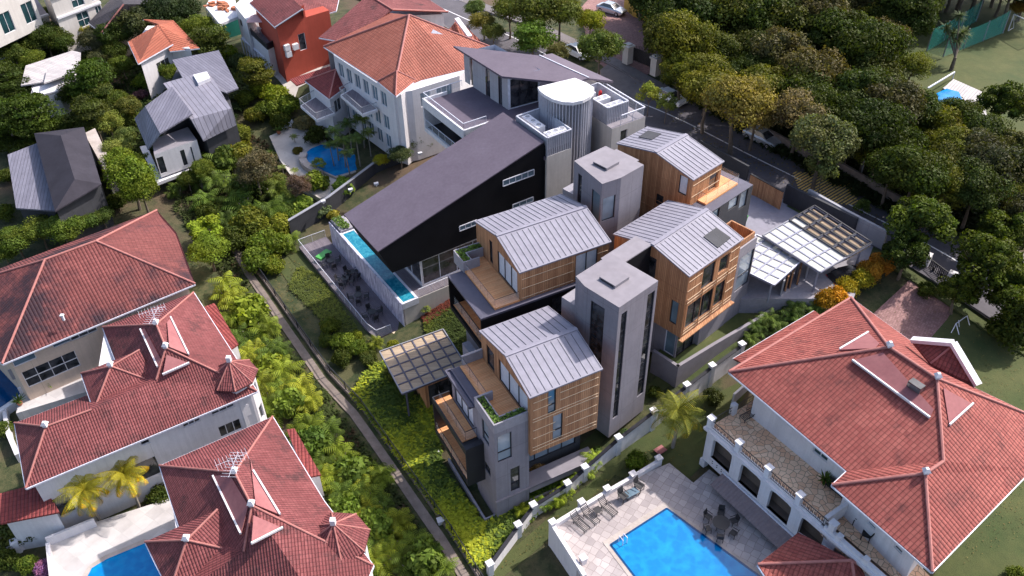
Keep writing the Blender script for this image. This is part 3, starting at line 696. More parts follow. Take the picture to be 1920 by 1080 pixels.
# ---- house 4 (back right)
h4=thing('timber_house','rear timber house with sunlit corner deck on a dark base, nearest the road','house',HF4.p(4,3,8),GRP)
wood_block(h4,HF4,0,4.32,0,8.8,9.5,17.9,18.85,4.3,
 {0:[('m',2.6,3.9,15.4,17.1,{'glass':'glass_dark','name':'door','frame':'wood_wall'})],3:[(1275,327,1286,368,{'glass':'curtain'}),(1231,362,1242,388,{'glass':'glass_dark'})]},seam=.47)
battens(h4,HF4,('v',0),[(17.2,(.1,4.2)),(16.0,(.1,4.2))],(0,4))
battens(h4,HF4,('u',0),[(16.6,(2.0,6.5)),(15.3,(2.0,6.5)),(14.0,(.1,6.5)),(13.0,(.1,6.5)),(17.4,(5,8))],(0,7))
vp=[(1197,257),(1215,245),(1240,251),(1222,262)];tt=[]
r=MB()
A_=HF4.p(0,8.8,18.03);B_=HF4.p(5,8.8,18.03);D_=HF4.p(0,4.3,18.98)
for k in vp: tt.append(ray_plane(*k,A_,B_,D_)+(0,0,.04))
r.prism(tt,[q-(0,0,.1) for q in tt]);build(r,'roof_vent','dark_wall',h4)
m=MB(HF4.az);HF4.box(m,1.1,6.0,-.95,-.02,15.1,15.28);HF4.box(m,4.34,6.0,-.02,1.0,15.1,15.28);build(m,'roof_deck','wood_deck',h4)
rail(h4,[HF4.p(1.15,-.02,15.28),HF4.p(1.15,-.9,15.28),HF4.p(6.0,-.95,15.28),HF4.p(6.0,1.5,15.28)],.95,True,'railing','black_metal',.012,'black_metal')
concrete(h4,HF4,.4,7.05,-1.95,1.9,7.5,15.09,{0:[(1338,385,1347,408,{'glass':'glass_blue'}),(1372,352,1382,385,{'glass':'glass_pale'}),(1390,362,1398,385,{})]},mat='dark_wall',name='dark_base',cap='dark_roof_metal')
concrete(h4,HF4,4.34,7.05,1.92,7,7.5,14.8,{},mat='dark_wall',name='dark_base',cap='dark_roof_metal')
# ---- stair towers
def stair_tower(F,corners,z0,zt,label,wins,loc,bridge=None,ventc=None,cg='glass_dark'):
    t=thing('stair_tower',label,'tower',loc,'grey concrete stair towers')
    pts=[F.p(u,v,0) for u,v in corners]
    house_walls(t,pts,z0,zt,'concrete_panel',wins,'wall',None,frame='black_metal',glass=cg)
    m=MB();m.prism([F.p(u,v,zt+.06) for u,v in corners],zt+.01);build(m,'roof','roof_flat',t)
    u,v=ventc;m=MB();F.box(m,u-.8,u+.8,v-.8,v+.8,zt+.06,zt+.32,'roof_flat');F.box(m,u-.83,u-.8,v-.65,v+.65,zt+.12,zt+.24,'black_metal');build(m,'roof_hatch','roof_flat',t)
    return t
c1=[(-8.8,-.15),(-4.34,-.15),(-4.34,4.6),(-8.4,4.6),(-8.8,3.3)]
st=stair_tower(HF3,c1,3.6,17.9,'front grey stair tower with a tall glazed slot, standing between the timber houses',
 {0:[('m',.35,1.0,5.6,17.1,{'nz':6,'glass':'glass_dark'}),('m',3.35,4.2,6.0,17.2,{'nz':6,'glass':'glass_dark'})],4:[('m',.7,2.1,6.5,17.0,{'nz':3,'glass':'glass_dark'})]},HF3.p(-6.5,2,3.6),ventc=(-6.6,2.3))
m=MB();HF3.box(m,-4.4,-.1,3.9,5.6,16.9,17.0,'roof_flat');HF3.box(m,-4.33,-.1,3.92,5.58,13.2,16.88,'black_wall');build(m,'link_bridge','roof_flat',st)
m=MB();HF3.box(m,-8.2,-4.5,4.62,6.2,9,14.8);build(m,'link_bridge','concrete_grey',st)
HT=Fr(*P(1129,346,19.5)[:2],42.65)
c2=[tuple(HT.at(*k,19.5)[:2]) for k in [(1076,302),(1100,330),(1129,346),(1165,334),(1208,310),(1191,297),(1136,274)]]
c2=[(1.03,4.23),(0,0),(1.88,-.47),(4.85,-.5),(4.9,4.0)]
st2=stair_tower(HT,c2,5.,19.5,'rear grey stair tower with corner windows, beside the white spiral stair drum',
 {0:[('m',.7,1.3,14.5,18.7,{'glass':'glass_dark'}),('m',2.9,4.15,14.8,18.3,{'glass':'glass_blue'})],1:[('m',.2,1.5,15.6,18.0,{'glass':'glass_pale'})],2:[('m',1.9,2.3,11.5,13.5,{'glass':'glass_dark'})]},HT.p(2,2,5),ventc=(2.6,1.9))
m=MB();HT.box(m,4.92,6.3,1.2,3.9,18.6,18.7,'roof_flat');HT.box(m,4.92,6.25,1.25,3.85,8,18.6,'black_wall');HT.box(m,1.1,3,4.25,5.6,12.3,16.0,'concrete_grey');build(m,'link_bridge','roof_flat',st2)
# ---- canopies (frames with panels)
def canopy(name,label,px,z,thick,cols,rows,panel,grp,leg=3.,mat='grey_metal',skip=(),missing=None,edge='white_metal',posts=True,bw_=.15):
    q=[P(*k,z) for k in px];cen=sum(q)/4
    t=thing(name,label,'canopy',(cen[0],cen[1],cen[2]-leg),grp)
    def at(a,b): return q[0]*(1-a)*(1-b)+q[1]*a*(1-b)+q[2]*a*b+q[3]*(1-a)*b
    m=MB()
    for i in range(cols+1): m.beam(at(i/cols,0),at(i/cols,1),bw_,thick)
    for j in range(rows+1): m.beam(at(0,j/rows)-(0,0,.01),at(1,j/rows)-(0,0,.01),bw_,thick)
    build(m,'frame',mat,t)
    m=MB();e=V3((0,0,.012))
    for a,b in ((q[0],q[1]),(q[1],q[2]),(q[2],q[3]),(q[3],q[0])): m.beam(a+e,b+e,.1,thick+.06)
    build(m,'edge_beam',edge,t)
    m=MB()
    for i in range(cols):
        for j in range(rows):
            if missing and missing(i,j): continue
            a0,a1,b0,b1=(i+.06)/cols,(i+.94)/cols,(j+.06)/rows,(j+.94)/rows
            m.prism([at(a0,b0)+(0,0,.0),at(a1,b0),at(a1,b1),at(a0,b1)],[at(a0,b0)-(0,0,.04),at(a1,b0)-(0,0,.04),at(a1,b1)-(0,0,.04),at(a0,b1)-(0,0,.04)])
    build(m,'panel',panel,t)
    if posts:
        for a,b in ((.08,.08),(.92,.08),(.92,.92),(.08,.92)):
            m=MB();p=at(a,b);m.beam(p-(0,0,leg),p-(0,0,thick/2),.16);build(m,'post',mat,t)
    return t,at
pm('canopy_panel',(.40,.39,.36),(.50,.49,.45),1.5,.5)
pm('canopy_frame_pale',(.22,.225,.30),(.27,.275,.35),1,.4)
t,at=canopy('pergola','small pergola with straw coloured panels in a grey lattice, left of the front house',[(712,660),(831,618),(877,690),(754,739)],4.8,.14,6,5,'straw_panel',None,leg=3.6,mat='dark_roof_metal',edge='grey_metal',bw_=.13)
a,b,c,d=[at(*k) for k in ((.35,.45),(.97,.3),(.97,.95),(.35,.95))]
house_walls(t,[(q[0],q[1]) for q in (d,c,b,a)],1.0,4.55,'wood_wall',{0:[('m',.3,3.4,1.4,4.2,{'nx':3})]},'pavilion_wall',None,frame='black_metal')
G5='carport canopies beside the right hand timber house'
t,at=canopy('carport','rear carport canopy, half of its panels missing over bare dark beams',[(1527,387),(1634,456),(1537,511),(1430,442)],10.6,.14,4,8,'canopy_panel',G5,leg=2.8,mat='canopy_frame_pale',missing=lambda i,j:j<4 and not(i==0 and j>2),edge='grey_metal')
m=MB()
for j in range(5): m.beam(at(0,j/8)+(0,0,.09),at(1,j/8)+(0,0,.09),.14,.16)
for i in range(5): m.beam(at(i/4,0)+(0,0,.09),at(i/4,.5)+(0,0,.09),.12,.16)
build(m,'dark_beam','black_metal',t)
m=MB()
for j in range(8):
    for k in range(3): m.beam(at(0,(j+.3+k*.25)/16)-(0,0,.35),at(1,(j+.3+k*.25)/16)-(0,0,.35),.22,.04)
build(m,'timber_slats','straw_panel',t)
t,at=canopy('carport','front carport canopy with a complete grid of frosted white panels',[(1418,441),(1512,481),(1451,535),(1352,487)],10.2,.14,5,5,'canopy_panel',G5,leg=2.5,mat='canopy_frame_pale')
# ================================================================ the dark modern house
HM=Fr(-11.5166,66.255,33.)
h5=thing('modern_house','large white house with a tilted dark slab roof, black flank and louvred stair drum','house',HM.p(10,6,4))
def hp(u,v,z): return HM.p(u,v,z)
# slanted wing
za,zt,zb_=10.7,16.1,7.6
B_=7.3
def wing_z(u): return za+(u+1.05)/18.8*(zt-za)
m=MB()
W=Wall(hp(-1.05,0,0),hp(21,0,0),0,30)
# black flank, with window slots cut by building it in strips
prof=[(-1.05,10.7),(17.75,16.08),(20.8,7.85),(.05,7.6)]
def flank(v,rev=False):
    pts=[hp(u,v,z-.14*(z>10)) for u,z in prof]
    return pts[::-1] if rev else pts
m.face(flank(0)[::-1]);m.face(flank(B_));m.face([hp(.05,0,7.6),hp(.05,B_,7.6),hp(20.8,B_,7.85),hp(20.8,0,7.85)]);m.face([hp(-1.05,0,10.7),hp(-1.05,B_,10.7),hp(.05,B_,7.6),hp(.05,0,7.6)])
m.face([hp(17.75,0,16.08),hp(20.8,0,7.85),hp(20.8,B_,7.85),hp(17.75,B_,16.08)])
build(m,'black_flank','black_wall',h5)
m=MB(HM.az);m.prism([hp(-1.15,-.04,10.72),hp(17.8,-.04,16.12),hp(17.8,B_+.05,16.12),hp(-1.15,B_+.05,10.72)],[hp(-1.15,-.04,10.6),hp(17.8,-.04,16.0),hp(17.8,B_+.05,16.0),hp(-1.15,B_+.05,10.6)]);build(m,'slab_roof','slate_roof',h5)
for (a,b,c,d,n) in ((12.9,16.6,12.7,13.35,5),(7.7,9.7,9.4,9.95,3),(14.0,16.5,9.6,10.1,3)):
    m=MB();A=[W.p(a+1.05,c,.02),W.p(b+1.05,c,.02),W.p(b+1.05,d,.02),W.p(a+1.05,d,.02)]
    for i in range(4): m.beam(A[i],A[(i+1)%4],.09,.08,up=W.n)
    for k in range(1,n): m.beam(W.p(a+1.05+(b-a)*k/n,c,.02),W.p(a+1.05+(b-a)*k/n,d,.02),.06,.06,up=W.n)
    w_=build(m,'window','white_metal',h5);g=MB();g.face(A);build(g,'pane','glass_blue',w_)
# glazed ground floor under the wing
PZ=4.2
house_walls(h5,[hp(3.2,.2,0)[:2],hp(17.5,.2,0)[:2],hp(17.5,7,0)[:2],hp(3.2,7,0)[:2]],PZ+.05,7.6,'white_wall',{0:[('m',.15,14.,4.4,7.4,{'nx':7,'glass':'glass_dark','frame':'white_metal'})],3:[('m',.15,6.6,4.4,7.4,{'nx':3,'glass':'glass_dark','frame':'white_metal'})]},'glazed_storey',None)
m=MB();HM.box(m,.35,17.6,-1.05,15.9,1.0,PZ);build(m,'podium','cream_wall',h5)
m=MB(HM.az);HM.box(m,2.0,17.5,-1.,.1,PZ,PZ+.03);HM.box(m,2.0,3.1,.1,9,PZ,PZ+.03);build(m,'terrace_floor','grey_deck',h5)
rail(h5,[hp(2.1,-.95,PZ),hp(9.5,-.95,PZ)],1.0,True,'railing','white_metal',.03,'white_metal')
m=MB();HM.box(m,.36,1.9,13.3,15.9,PZ,PZ+.3);pl_=build(m,'planter','concrete_grey',h5)
planter_mesh(pl_,HM,[(.45,1.5,13.4,15.8)],PZ+.35,60,9)
pl5=thing('swimming_pool','narrow turquoise lap pool on the podium edge under the dark slab roof','pool',hp(1,6,1))
m=MB();HM.box(m,.2,.42,-1.1,13.3,3.6,PZ+.12);HM.box(m,.42,2.0,-1.11,-.85,3.6,PZ+.12);HM.box(m,1.75,1.99,-.85,13.2,3.8,PZ+.08);HM.box(m,.42,1.75,13.0,13.2,3.8,PZ+.1);build(m,'rim','white_metal',pl5)
m=MB();HM.box(m,.42,1.75,-.85,13.0,3.9,PZ+.05);build(m,'water','pool_teal',pl5)
m=MB();HM.box(m,.1,.19,-1.15,15.9,1.05,PZ+.16);build(m,'clad_wall','slate_cladding',pl5)
dk=thing('terrace','grey timber terrace with glass balustrade below the stone clad pool wall','terrace',hp(-2.5,8,1))
m=MB(HM.az);m.prism([hp(-3.25,17.6,1.35),hp(-3.2,.5,1.35),hp(-2.9,-1.0,1.35),hp(.09,-1.1,1.35),hp(.09,17.6,1.35)],0.9);build(m,'floor','grey_deck',dk)
rail(dk,[hp(-.0,17.5,1.35),hp(-3.2,17.5,1.35),hp(-3.15,.5,1.35),hp(-2.85,-.95,1.35),hp(-1.3,-1.0,1.35)],1.0,True,'railing','white_metal',.02,'white_metal')
m=MB(HM.az);m.prism([P(733,622,1.35),P(745,613,1.35),P(783,634,1.1),P(768,646,1.1)],.7);build(m,'step_bridge','cream_trim',dk)
# ---- upper house
TZ_=14.4
q=[P(*k,15.0) for k in [(797,182),(868,240),(926,222)]]
m=MB();
U0,U1,V0,V1=13.7,31.0,8.62,17.1
HM.box(m,U0+3.2,U1-1.,V0-.2,V1,6.0,TZ_-.45);build(m,'wall','white_wall',h5)
m=MB(HM.az);HM.box(m,U0+.1,U1,V0+.1,V1,TZ_-.4,TZ_,);HM.box(m,17.8,21.04,-.1,V0+.1,TZ_-.4,TZ_);HM.box(m,21.04,26.5,4.6,V0+.1,TZ_-.4,TZ_);build(m,'terrace_floor','slate_roof',h5)
m=MB()
HM.box(m,U0-.1,U0+.12,V0-.1,V1,TZ_-.7,TZ_+.35);HM.box(m,U0+.12,18.,V0-.12,V0+.1,TZ_-.7,TZ_+.35);HM.box(m,U0-.1,U0+3.,V1,V1+.2,10.7,TZ_+.35)
HM.box(m,U0-.1,U0+4,V0-.15,V1,10.7,11.2);HM.box(m,U0-.1,U0+.1,V0-.1,V0+.1,11.2,TZ_-.7);build(m,'slab_edge','white_paint',h5)
m=MB();HM.box(m,U0+.15,U0+3.2,V0,V1-.1,11.2,11.25);build(m,'balcony_floor','black_metal',h5)
rail(h5,[hp(U0,V0-.1,11.2),hp(U0,V1,11.2)],1.0,True,'railing','white_metal',.03,'white_metal')
rail(h5,[hp(16.5,V0,TZ_+.35),hp(U0,V0,TZ_+.35),hp(U0,V1,TZ_+.35),hp(U0+5,V1+.1,TZ_+.35)],.75,True,'railing','white_metal',.03,'white_metal')
W=Wall(hp(U0+3.18,V1-.1,0)[:2],hp(U0+3.18,V0,0)[:2],11.25,14)
for k in range(3): W.window(h5,(.5+k*2.7,2.9+k*2.7,11.4,13.6),2,1,dep=-.05,frame='white_metal')
# lower side balcony
m=MB();HM.box(m,9.8,13.5,8.,12.,7.6,8.0);build(m,'balcony_slab','white_paint',h5);rail(h5,[hp(9.9,8.0,8.),hp(9.9,12,8.),hp(13,12,8)],1.0,True,'railing','white_metal',.03,'white_metal')
# pavilion on the roof terrace
b1,b2=P(872,153,TZ_),P(953,206,TZ_);b3=P(1012,190,TZ_)
W=Wall(b1[:2],b2[:2],TZ_,18)
t1=W.px(870,98)[1];t2=W.px(952,146)[1]
d=W.d;nn=-W.n
b4=b3+(b1-b2)
m=MB()
def sl(u): return t1+(t2-t1)*u/W.L
for (u0,u1,mt) in ((0,.13,1),(.13,.2,0),(.2,.5,1),(.5,.6,0),(.6,.79,1),(.79,.87,0),(.87,1,1)):
    a,c=u0*W.L,u1*W.L;o=0 if mt else -.15
    m.face([W.p(a,TZ_,o),W.p(c,TZ_,o),W.p(c,sl(c),o),W.p(a,sl(a),o)],'grey_wall' if mt else 'glass_dark')
build(m,'pavilion_wall','grey_wall',h5)
W2=Wall(b2[:2],b3[:2],TZ_,t2);m=MB();h_=[(.3,W2.L-.2,TZ_+.1,t2-.3)];W2.build(m,h_);m.face([b3,b4,b4+(0,0,t1-TZ_),b3+(0,0,t2-TZ_)]);m.face([b4,b1,b1+(0,0,t1-TZ_),b4+(0,0,t1-TZ_)]);build(m,'pavilion_front','white_metal',h5)
W2.window(h5,h_[0],3,2,'black_metal','glass_dark')
r1,r2=P(850,86,t1+.25),P(941,143,t2+.2)
r4=P(1011,104,t1+.1);r3=P(1072,156,t2-.3)
r5=P(1104,146,t2-.4)
m=MB();m.prism([r1,r2,r3,r5,r4],[q-(0,0,.22) for q in (r1,r2,r3,r5,r4)]);
build(m,'pavilion_roof','slate_roof',h5)
m=MB();r6=P(1150,152,t2-2.2);r7=P(1035,100,t1-1.4);m.prism([r4-(0,0,.05),r5-(0,0,.05),r6,r7],[q-(0,0,.25) for q in (r4,r5,r6,r7)]);m.beam(r4+(0,0,.05),r5+(0,0,.05),.1,.06,'white_metal');m.mats=['slate_roof','white_metal'] if 'white_metal' in m.mats else m.mats
for i in range(len(m.m)): m.m[i]=1 if i>=6 else 0
build(m,'pavilion_roof','slate_roof',h5)
# stair drum with fins
zt=18.7
out=[(1008,163),(1012,170),(1022,178),(1037,186),(1055,191),(1075,192),(1093,188),(1106,181),(1114,172),(1114,164),(1100,155),(1078,146),(1040,155)]
top=[P(x,y,zt) for x,y in out];cen=sum(top)/len(top)
m=MB();m.prism(top,zt-.35);build(m,'drum_roof','white_paint',h5)
m=MB();ins=[cen+(q-cen)*.93 for q in top]
L=0
for i in range(len(ins)):
    a,b=ins[i],ins[(i+1)%len(ins)];d=b-a;n=max(1,int(np.linalg.norm(d)/.30))
    for k in range(n):
        q=a+d*k/n;r=(q-cen);r/=np.linalg.norm(r[:2]);m.beam((q[0],q[1],5.),(q[0],q[1],zt-.35),.07,.20,up=r)
build(m,'louvre_fins','fin_metal',h5)
m=MB();m.prism([cen+(q-cen)*.80-V3((0,0,.5)) for q in top],5.);
build(m,'drum_core','grey_metal',h5)
m=MB()
ins=[cen+(q-cen)*.87 for q in top]
for k in range(70):
    t=k*.24;c0=cen+V3((math.cos(t)*1.9,math.sin(t)*1.5,0));z=6.5+k*.165
    m.beam((c0[0],c0[1],z),(cen[0],cen[1],z),.3,.05)
build(m,'spiral_stair','white_paint',h5)
# plant enclosures with louvres
def louvre_box(u0,u1,v0,v1,z0,z1):
    m=MB();cs=[(u0,v0),(u1,v0),(u1,v1),(u0,v1)]
    for i in range(4):
        a=hp(*cs[i],0);b=hp(*cs[(i+1)%4],0);d=b-a;L=np.linalg.norm(d);n=int(L/.22);nrm=V3((d[1],-d[0],0))/L
        for k in range(n+1): q=a+d*k/n;m.beam(q+(0,0,z0),q+(0,0,z1),.11,.06,up=nrm)
        m.beam(a+(0,0,z1),b+(0,0,z1),.16,.12);m.face([a+nrm*-.08+(0,0,z0),b+nrm*-.08+(0,0,z0),b+nrm*-.08+(0,0,z1-.1),a+nrm*-.08+(0,0,z1-.1)])
    return build(m,'louvre_screen','fin_metal',h5)
house_walls(h5,[hp(*k,0)[:2] for k in ((18.0,-.25),(21.05,-.25),(21.05,5.3),(18.,5.3))],4.0,14.4,'cream_wall',{},'tower_wall',None)
louvre_box(18.05,21.0,-.2,5.2,14.4,16.5)
house_walls(h5,[hp(*k,0)[:2] for k in ((26.4,-.1),(30.9,-.1),(30.9,8.5),(26.4,8.5))],7.0,14.8,'cream_wall',{0:[(1164,246,1175,262,{'glass':'glass_dark'})]},'tower_wall','roof_flat')
louvre_box(26.5,29.2,.9,6.0,14.7,16.7)
rail(h5,[hp(27.6,.0,14.8),hp(30.8,.0,14.8),hp(30.8,8.4,14.8)],1.1,True,'railing','white_metal',.05,'white_metal')
m=MB();HM.box(m,21.06,26.4,4.8,9.,6,14.0);build(m,'link_wall','cream_wall',h5)
# condensers
def ac(u,v,z,L,label,nf,az=0):
    t=thing('air_conditioner',label,'air conditioner',hp(u,v,z),'rooftop air conditioner units')
    F=Fr(*hp(u,v,0)[:2],33+az);m=MB();F.box(m,-L/2,L/2,-.45,.45,z,z+1.35);build(m,'casing','white_paint',t)
    for k in range(nf):
        x=-L/2+L*(k+.5)/nf;m=MB();m.tube(F.p(x,0,z+1.35),F.p(x,0,z+1.41),.33,n=14);f=build(m,'fan_ring','white_metal',t);m=MB();m.tube(F.p(x,0,z+1.41),F.p(x,0,z+1.415),.26,n=12);build(m,'fan_grille','grey_metal',f)
HFLOOR=1
m=MB();HM.box(m,18.1,20.95,-.15,5.15,14.4,15.05);HM.box(m,26.55,29.15,.95,5.95,14.8,15.15);build(m,'plant_floor','roof_flat',h5)
ac(19.0,3.6,15.05,3.0,'three fan condenser along the left side of the left louvred pen',3,-90)
ac(19.7,.65,15.05,2.4,'three fan condenser at the near end of the left louvred pen',3)
ac(27.4,5.1,15.15,1.0,'single fan air conditioner farthest back in the louvred pen beside the white drum roof',1)
ac(27.7,3.4,15.15,1.7,'twin fan air conditioner in the middle of the louvred pen beside the white drum roof',2)
ac(27.9,1.6,15.15,2.4,'triple fan air conditioner nearest the camera in the right louvred pen',3)
m=MB();m.tube(hp(28.6,4.8,15.15),hp(28.6,4.8,16.3),.2,n=10);m.tube(hp(28.6,4.8,16.3),hp(28.6,4.8,16.5),.2,.06,n=10);single(m,'pressure_tank','red_plastic','red pressure tank standing among the air conditioners in the right pen','tank')
# ---- terrace furniture: chairs and round tables
def chair_parts(name,label,cat,loc,az,mat,grp,s=1.0,arms=True):
    t=thing(name,label,cat,loc,grp);F=Fr(loc[0],loc[1],az);z=loc[2]
    m=MB();F.box(m,-.24*s,.24*s,-.24*s,.24*s,z+.42*s,z+.47*s);build(m,'seat',mat,t)
    m=MB();m.beam(F.p(0,.24*s,z+.47*s),F.p(0,.34*s,z+.95*s),.46*s,.04*s,up=F.v);build(m,'backrest',mat,t)
    for a in (-1,1):
        for b in (-1,1):
            m=MB();m.beam(F.p(a*.22*s,b*.22*s,z),F.p(a*.22*s,b*.22*s,z+.42*s),.04*s);build(m,'leg',mat,t)
    if arms:
        for a in (-1,1): m=MB();m.beam(F.p(a*.25*s,-.2*s,z+.66*s),F.p(a*.25*s,.3*s,z+.7*s),.05*s,.03*s);build(m,'armrest',mat,t)
    return t
def copy_tree(o,loc,rz,label=None):
    r=o.copy();COL.objects.link(r);r.location=tuple(loc);r.rotation_euler=(0,0,rz);ROOTLOC[r.name]=tuple(loc)
    if label:r['label']=label
    for ch in list(o.children):
        c=ch.copy();COL.objects.link(c);c.parent=r
        for g in ch.children: d=g.copy();COL.objects.link(d);d.parent=c
    return r
def table(loc,r,label,grp,mat='iron',top=None):
    t=thing('round_table',label,'table',loc,grp);m=MB();m.tube((loc[0],loc[1],loc[2]+.70),(loc[0],loc[1],loc[2]+.74),r,n=20);build(m,'tabletop',top or mat,t)
    for k in range(4): a=k*1.571+.6;m=MB();m.beam((loc[0]+math.cos(a)*r*.7,loc[1]+math.sin(a)*r*.7,loc[2]),(loc[0]+math.cos(a)*r*.5,loc[1]+math.sin(a)*r*.5,loc[2]+.7),.04);build(m,'leg',mat,t)
    return t
proto=None
ZD=1.35
sets=[(622,498,'nearest the green cover'),(661,519,'beside the clad wall'),(648,531,'second from the outer glass edge'),(673,562,'fourth towards the camera'),(699,594,'nearest the step bridge')]
for i,(x,y,w_) in enumerate(sets):
    c=P(x,y,ZD);table(c,.42,'dark round cafe table on the grey terrace, '+w_,'dark cafe tables on the grey terrace')
    rs=random.Random(i)
    for k in range(4):
        a=k*math.pi/2+.5+i*.4;q=c+V3((math.cos(a),math.sin(a),0))*.78
        lab='dark metal armchair at the terrace table '+w_.split(',')[0]+', '+['right','far','left','near'][k]+' side'
        if proto is None: proto=chair_parts('garden_chair',lab,'chair',q,0,'iron','dark armchairs on the grey terrace');proto.rotation_euler=(0,0,a-math.pi/2)
        else: copy_tree(proto,q,a-math.pi/2,lab)
t=thing('lounger','small daybed with a green cover over a white base on the grey terrace','daybed',P(608,484,ZD));q=P(608,484,ZD)
F=Fr(q[0],q[1],55);m=MB();F.box(m,-.75,.75,-.35,.35,q[2],q[2]+.35);build(m,'base','white_paint',t)
m=MB();F.box(m,-.85,.85,-.42,.42,q[2]+.35,q[2]+.6);m_=build(m,'cover','green_plastic',t)
bv=m_.modifiers.new('b','BEVEL');bv.width=.12;bv.segments=3
# ================================================================ tiled houses
def on_plane(x,y,a,b,c):
    n=np.cross(b-a,c-a);r=F3*CF+RR*(x-960)+DR*(y-540);t=((a-C3)@n)/(r@n);return C3+r*t
def roof(root,pts,faces,mat,ridges=(),finials=(),th=.16,name='roof',rmat='tile_ridge',rr=.085,fmat='white_paint',gutter='white_metal'):
    w=[P(*p) if len(p)==3 and not isinstance(p,np.ndarray) else V3(p) for p in pts]
    m=MB();cnt={}
    for f in faces:
        q=[w[i] for i in f];n=np.cross(q[1]-q[0],q[2]-q[0])
        if n[2]<0: f=f[::-1]
        m.face([w[i] for i in f]);m.face([w[i]-(0,0,th) for i in f[::-1]])
        for i in range(len(f)):
            e=(f[i],f[(i+1)%len(f)]);cnt[frozenset(e)]=cnt.get(frozenset(e),[])+[e]
    for e,l in cnt.items():
        if len(l)==1: a,b=l[0];m.face([w[a]-(0,0,th),w[b]-(0,0,th),w[b],w[a]])
    o=build(m,name,mat,root)
    if gutter:
        g=MB()
        for e,l in cnt.items():
            if len(l)==1:
                a,b=l[0]
                if abs(w[a][2]-w[b][2])<.3: g.beam(w[a]-(0,0,.12),w[b]-(0,0,.12),.13,.14)
        if g.f: build(g,'gutter',gutter,o)
    if ridges:
        r=MB()
        for i,j in ridges: r.tube(w[i]+(0,0,.02),w[j]+(0,0,.02),rr,n=8)
        build(r,'ridge_tiles',rmat,o)
    for i in finials:
        g=MB();g.box(w[i]+(0,0,.05),.32,.32,.25);g.prism([w[i]+V3((a*.1,b*.1,.55)) for a,b in ((-1,-1),(1,-1),(1,1),(-1,1))],[w[i]+V3((a*.24,b*.24,.3)) for a,b in ((-1,-1),(1,-1),(1,1),(-1,1))]);build(g,'finial',fmat,o)
    return o,w
def inset(pts,d):
    c=sum(V3(p) for p in pts)/len(pts);r=[]
    for p in pts:
        q=V3(p)-c;L=np.linalg.norm(q[:2]);r.append((c+q*(L-d)/L)[:2])
    a=sum(r[i][0]*r[(i+1)%len(r)][1]-r[(i+1)%len(r)][0]*r[i][1] for i in range(len(r)))
    return r if a>0 else r[::-1]
def walls_in(root,px,z,z0,mat,d=.7,wins={},name='wall',**k):
    pts=inset([P(x,y,z) for x,y in px],d)
    return house_walls(root,pts,z0,z-.15,mat,wins,name,None,**k)
def well(root,px,w,zoff,mat='pink_flat',rim=None,name='roof_well'):
    "flat-floored recess panel set in the roof with a pale rim: px outline on plane w"
    q=[on_plane(x,y,*w)+(0,0,zoff) for x,y in px];m=MB();m.prism(q,[p-(0,0,.15) for p in q]);o=build(m,name,mat,root)
    if rim:
        r=MB()
        for i in rim: a,b=q[i],q[(i+1)%len(q)];r.beam(a+(0,0,.06),b+(0,0,.06),.12,.16)
        build(r,'rim','white_paint',o)
    return o
# ---- villa bottom right
vr=thing('villa','large white villa with big red tiled roof and paved balconies, lower right','house',P(1600,850,3.5))
e=11.5
L_,T_,A_,G_=P(1367,697,e),P(1596,558,e),P(1667,651,e+4),P(1757,710,e+4)
Cc=P(1588,883,e);K_=on_plane(1769,865,L_,Cc,A_)
W_=P(1560,909,e-.1);g_=P(1748,1072,e-.1);R_1=P(1935,880,e-.1)
F2_=on_plane(1735,888,g_,R_1,G_)
R_2=P(1960,790,e);B2=P(1830,728,e)
print('K',K_,'F2',F2_)
pts=[L_,T_,A_,G_,Cc,K_,W_,g_,R_1,F2_,R_2,B2]
roof(vr,pts,[[0,4,5,3,2],[0,2,1],[1,2,3,10,11],[4,6,9,5],[6,7,9],[7,8,10,3,5,9]],'tile_red',[(0,2),(2,1),(2,3),(3,5),(5,9),(9,6),(9,7),(3,10),(0,1)],[2,3,9],rr=.12)
well(vr,[(1597,678),(1655,663),(1750,770),(1742,786)],(L_,Cc,A_),.12,rim=[3])
well(vr,[(1573,658),(1627,626),(1648,646),(1640,655)],(L_,T_,A_),.14,rim=[0])
well(vr,[(1768,730),(1823,760),(1779,800)],(g_,R_1,G_),.14,rim=[1])
m=MB();q=on_plane(1715,730,L_,Cc,A_);m.box(q+(0,0,.1),1.0,.6,.5,R_(-55));build(m,'skylight','glass_dark',vr)
# white edged gable at the back
m=MB();a,b,c=P(1710,637,e+2.2),P(1787,643,e+3.6),P(1834,722,e+2.0);m.beam(a,b,.55,.3);m.beam(b,c,.55,.3);build(m,'gable_parapet','white_paint',vr)
roof(vr,[(1712,642,e+2.1),(1786,648,e+3.3),(1745,682,e+2.0),(1830,722,e+1.9),(1800,740,e+.6)],[[0,1,2],[1,3,4,2]],'tile_red',[(1,2)],name='gable_roof',gutter=None)
# extra slope at back left (porch roof)
roof(vr,[(1375,672,e-.9),(1527,582,e-.9),(1537,590,e-.2),(1392,680,e-.2)],[[0,1,2,3]],'tile_red',[],name='porch_roof')
# body
body=[P(1385,706,e),P(1590,893,e),P(1578,912,e),P(1745,1055,e),P(1900,880,e),P(1830,740,e),P(1590,580,e)]
bp=inset(body,1.5)
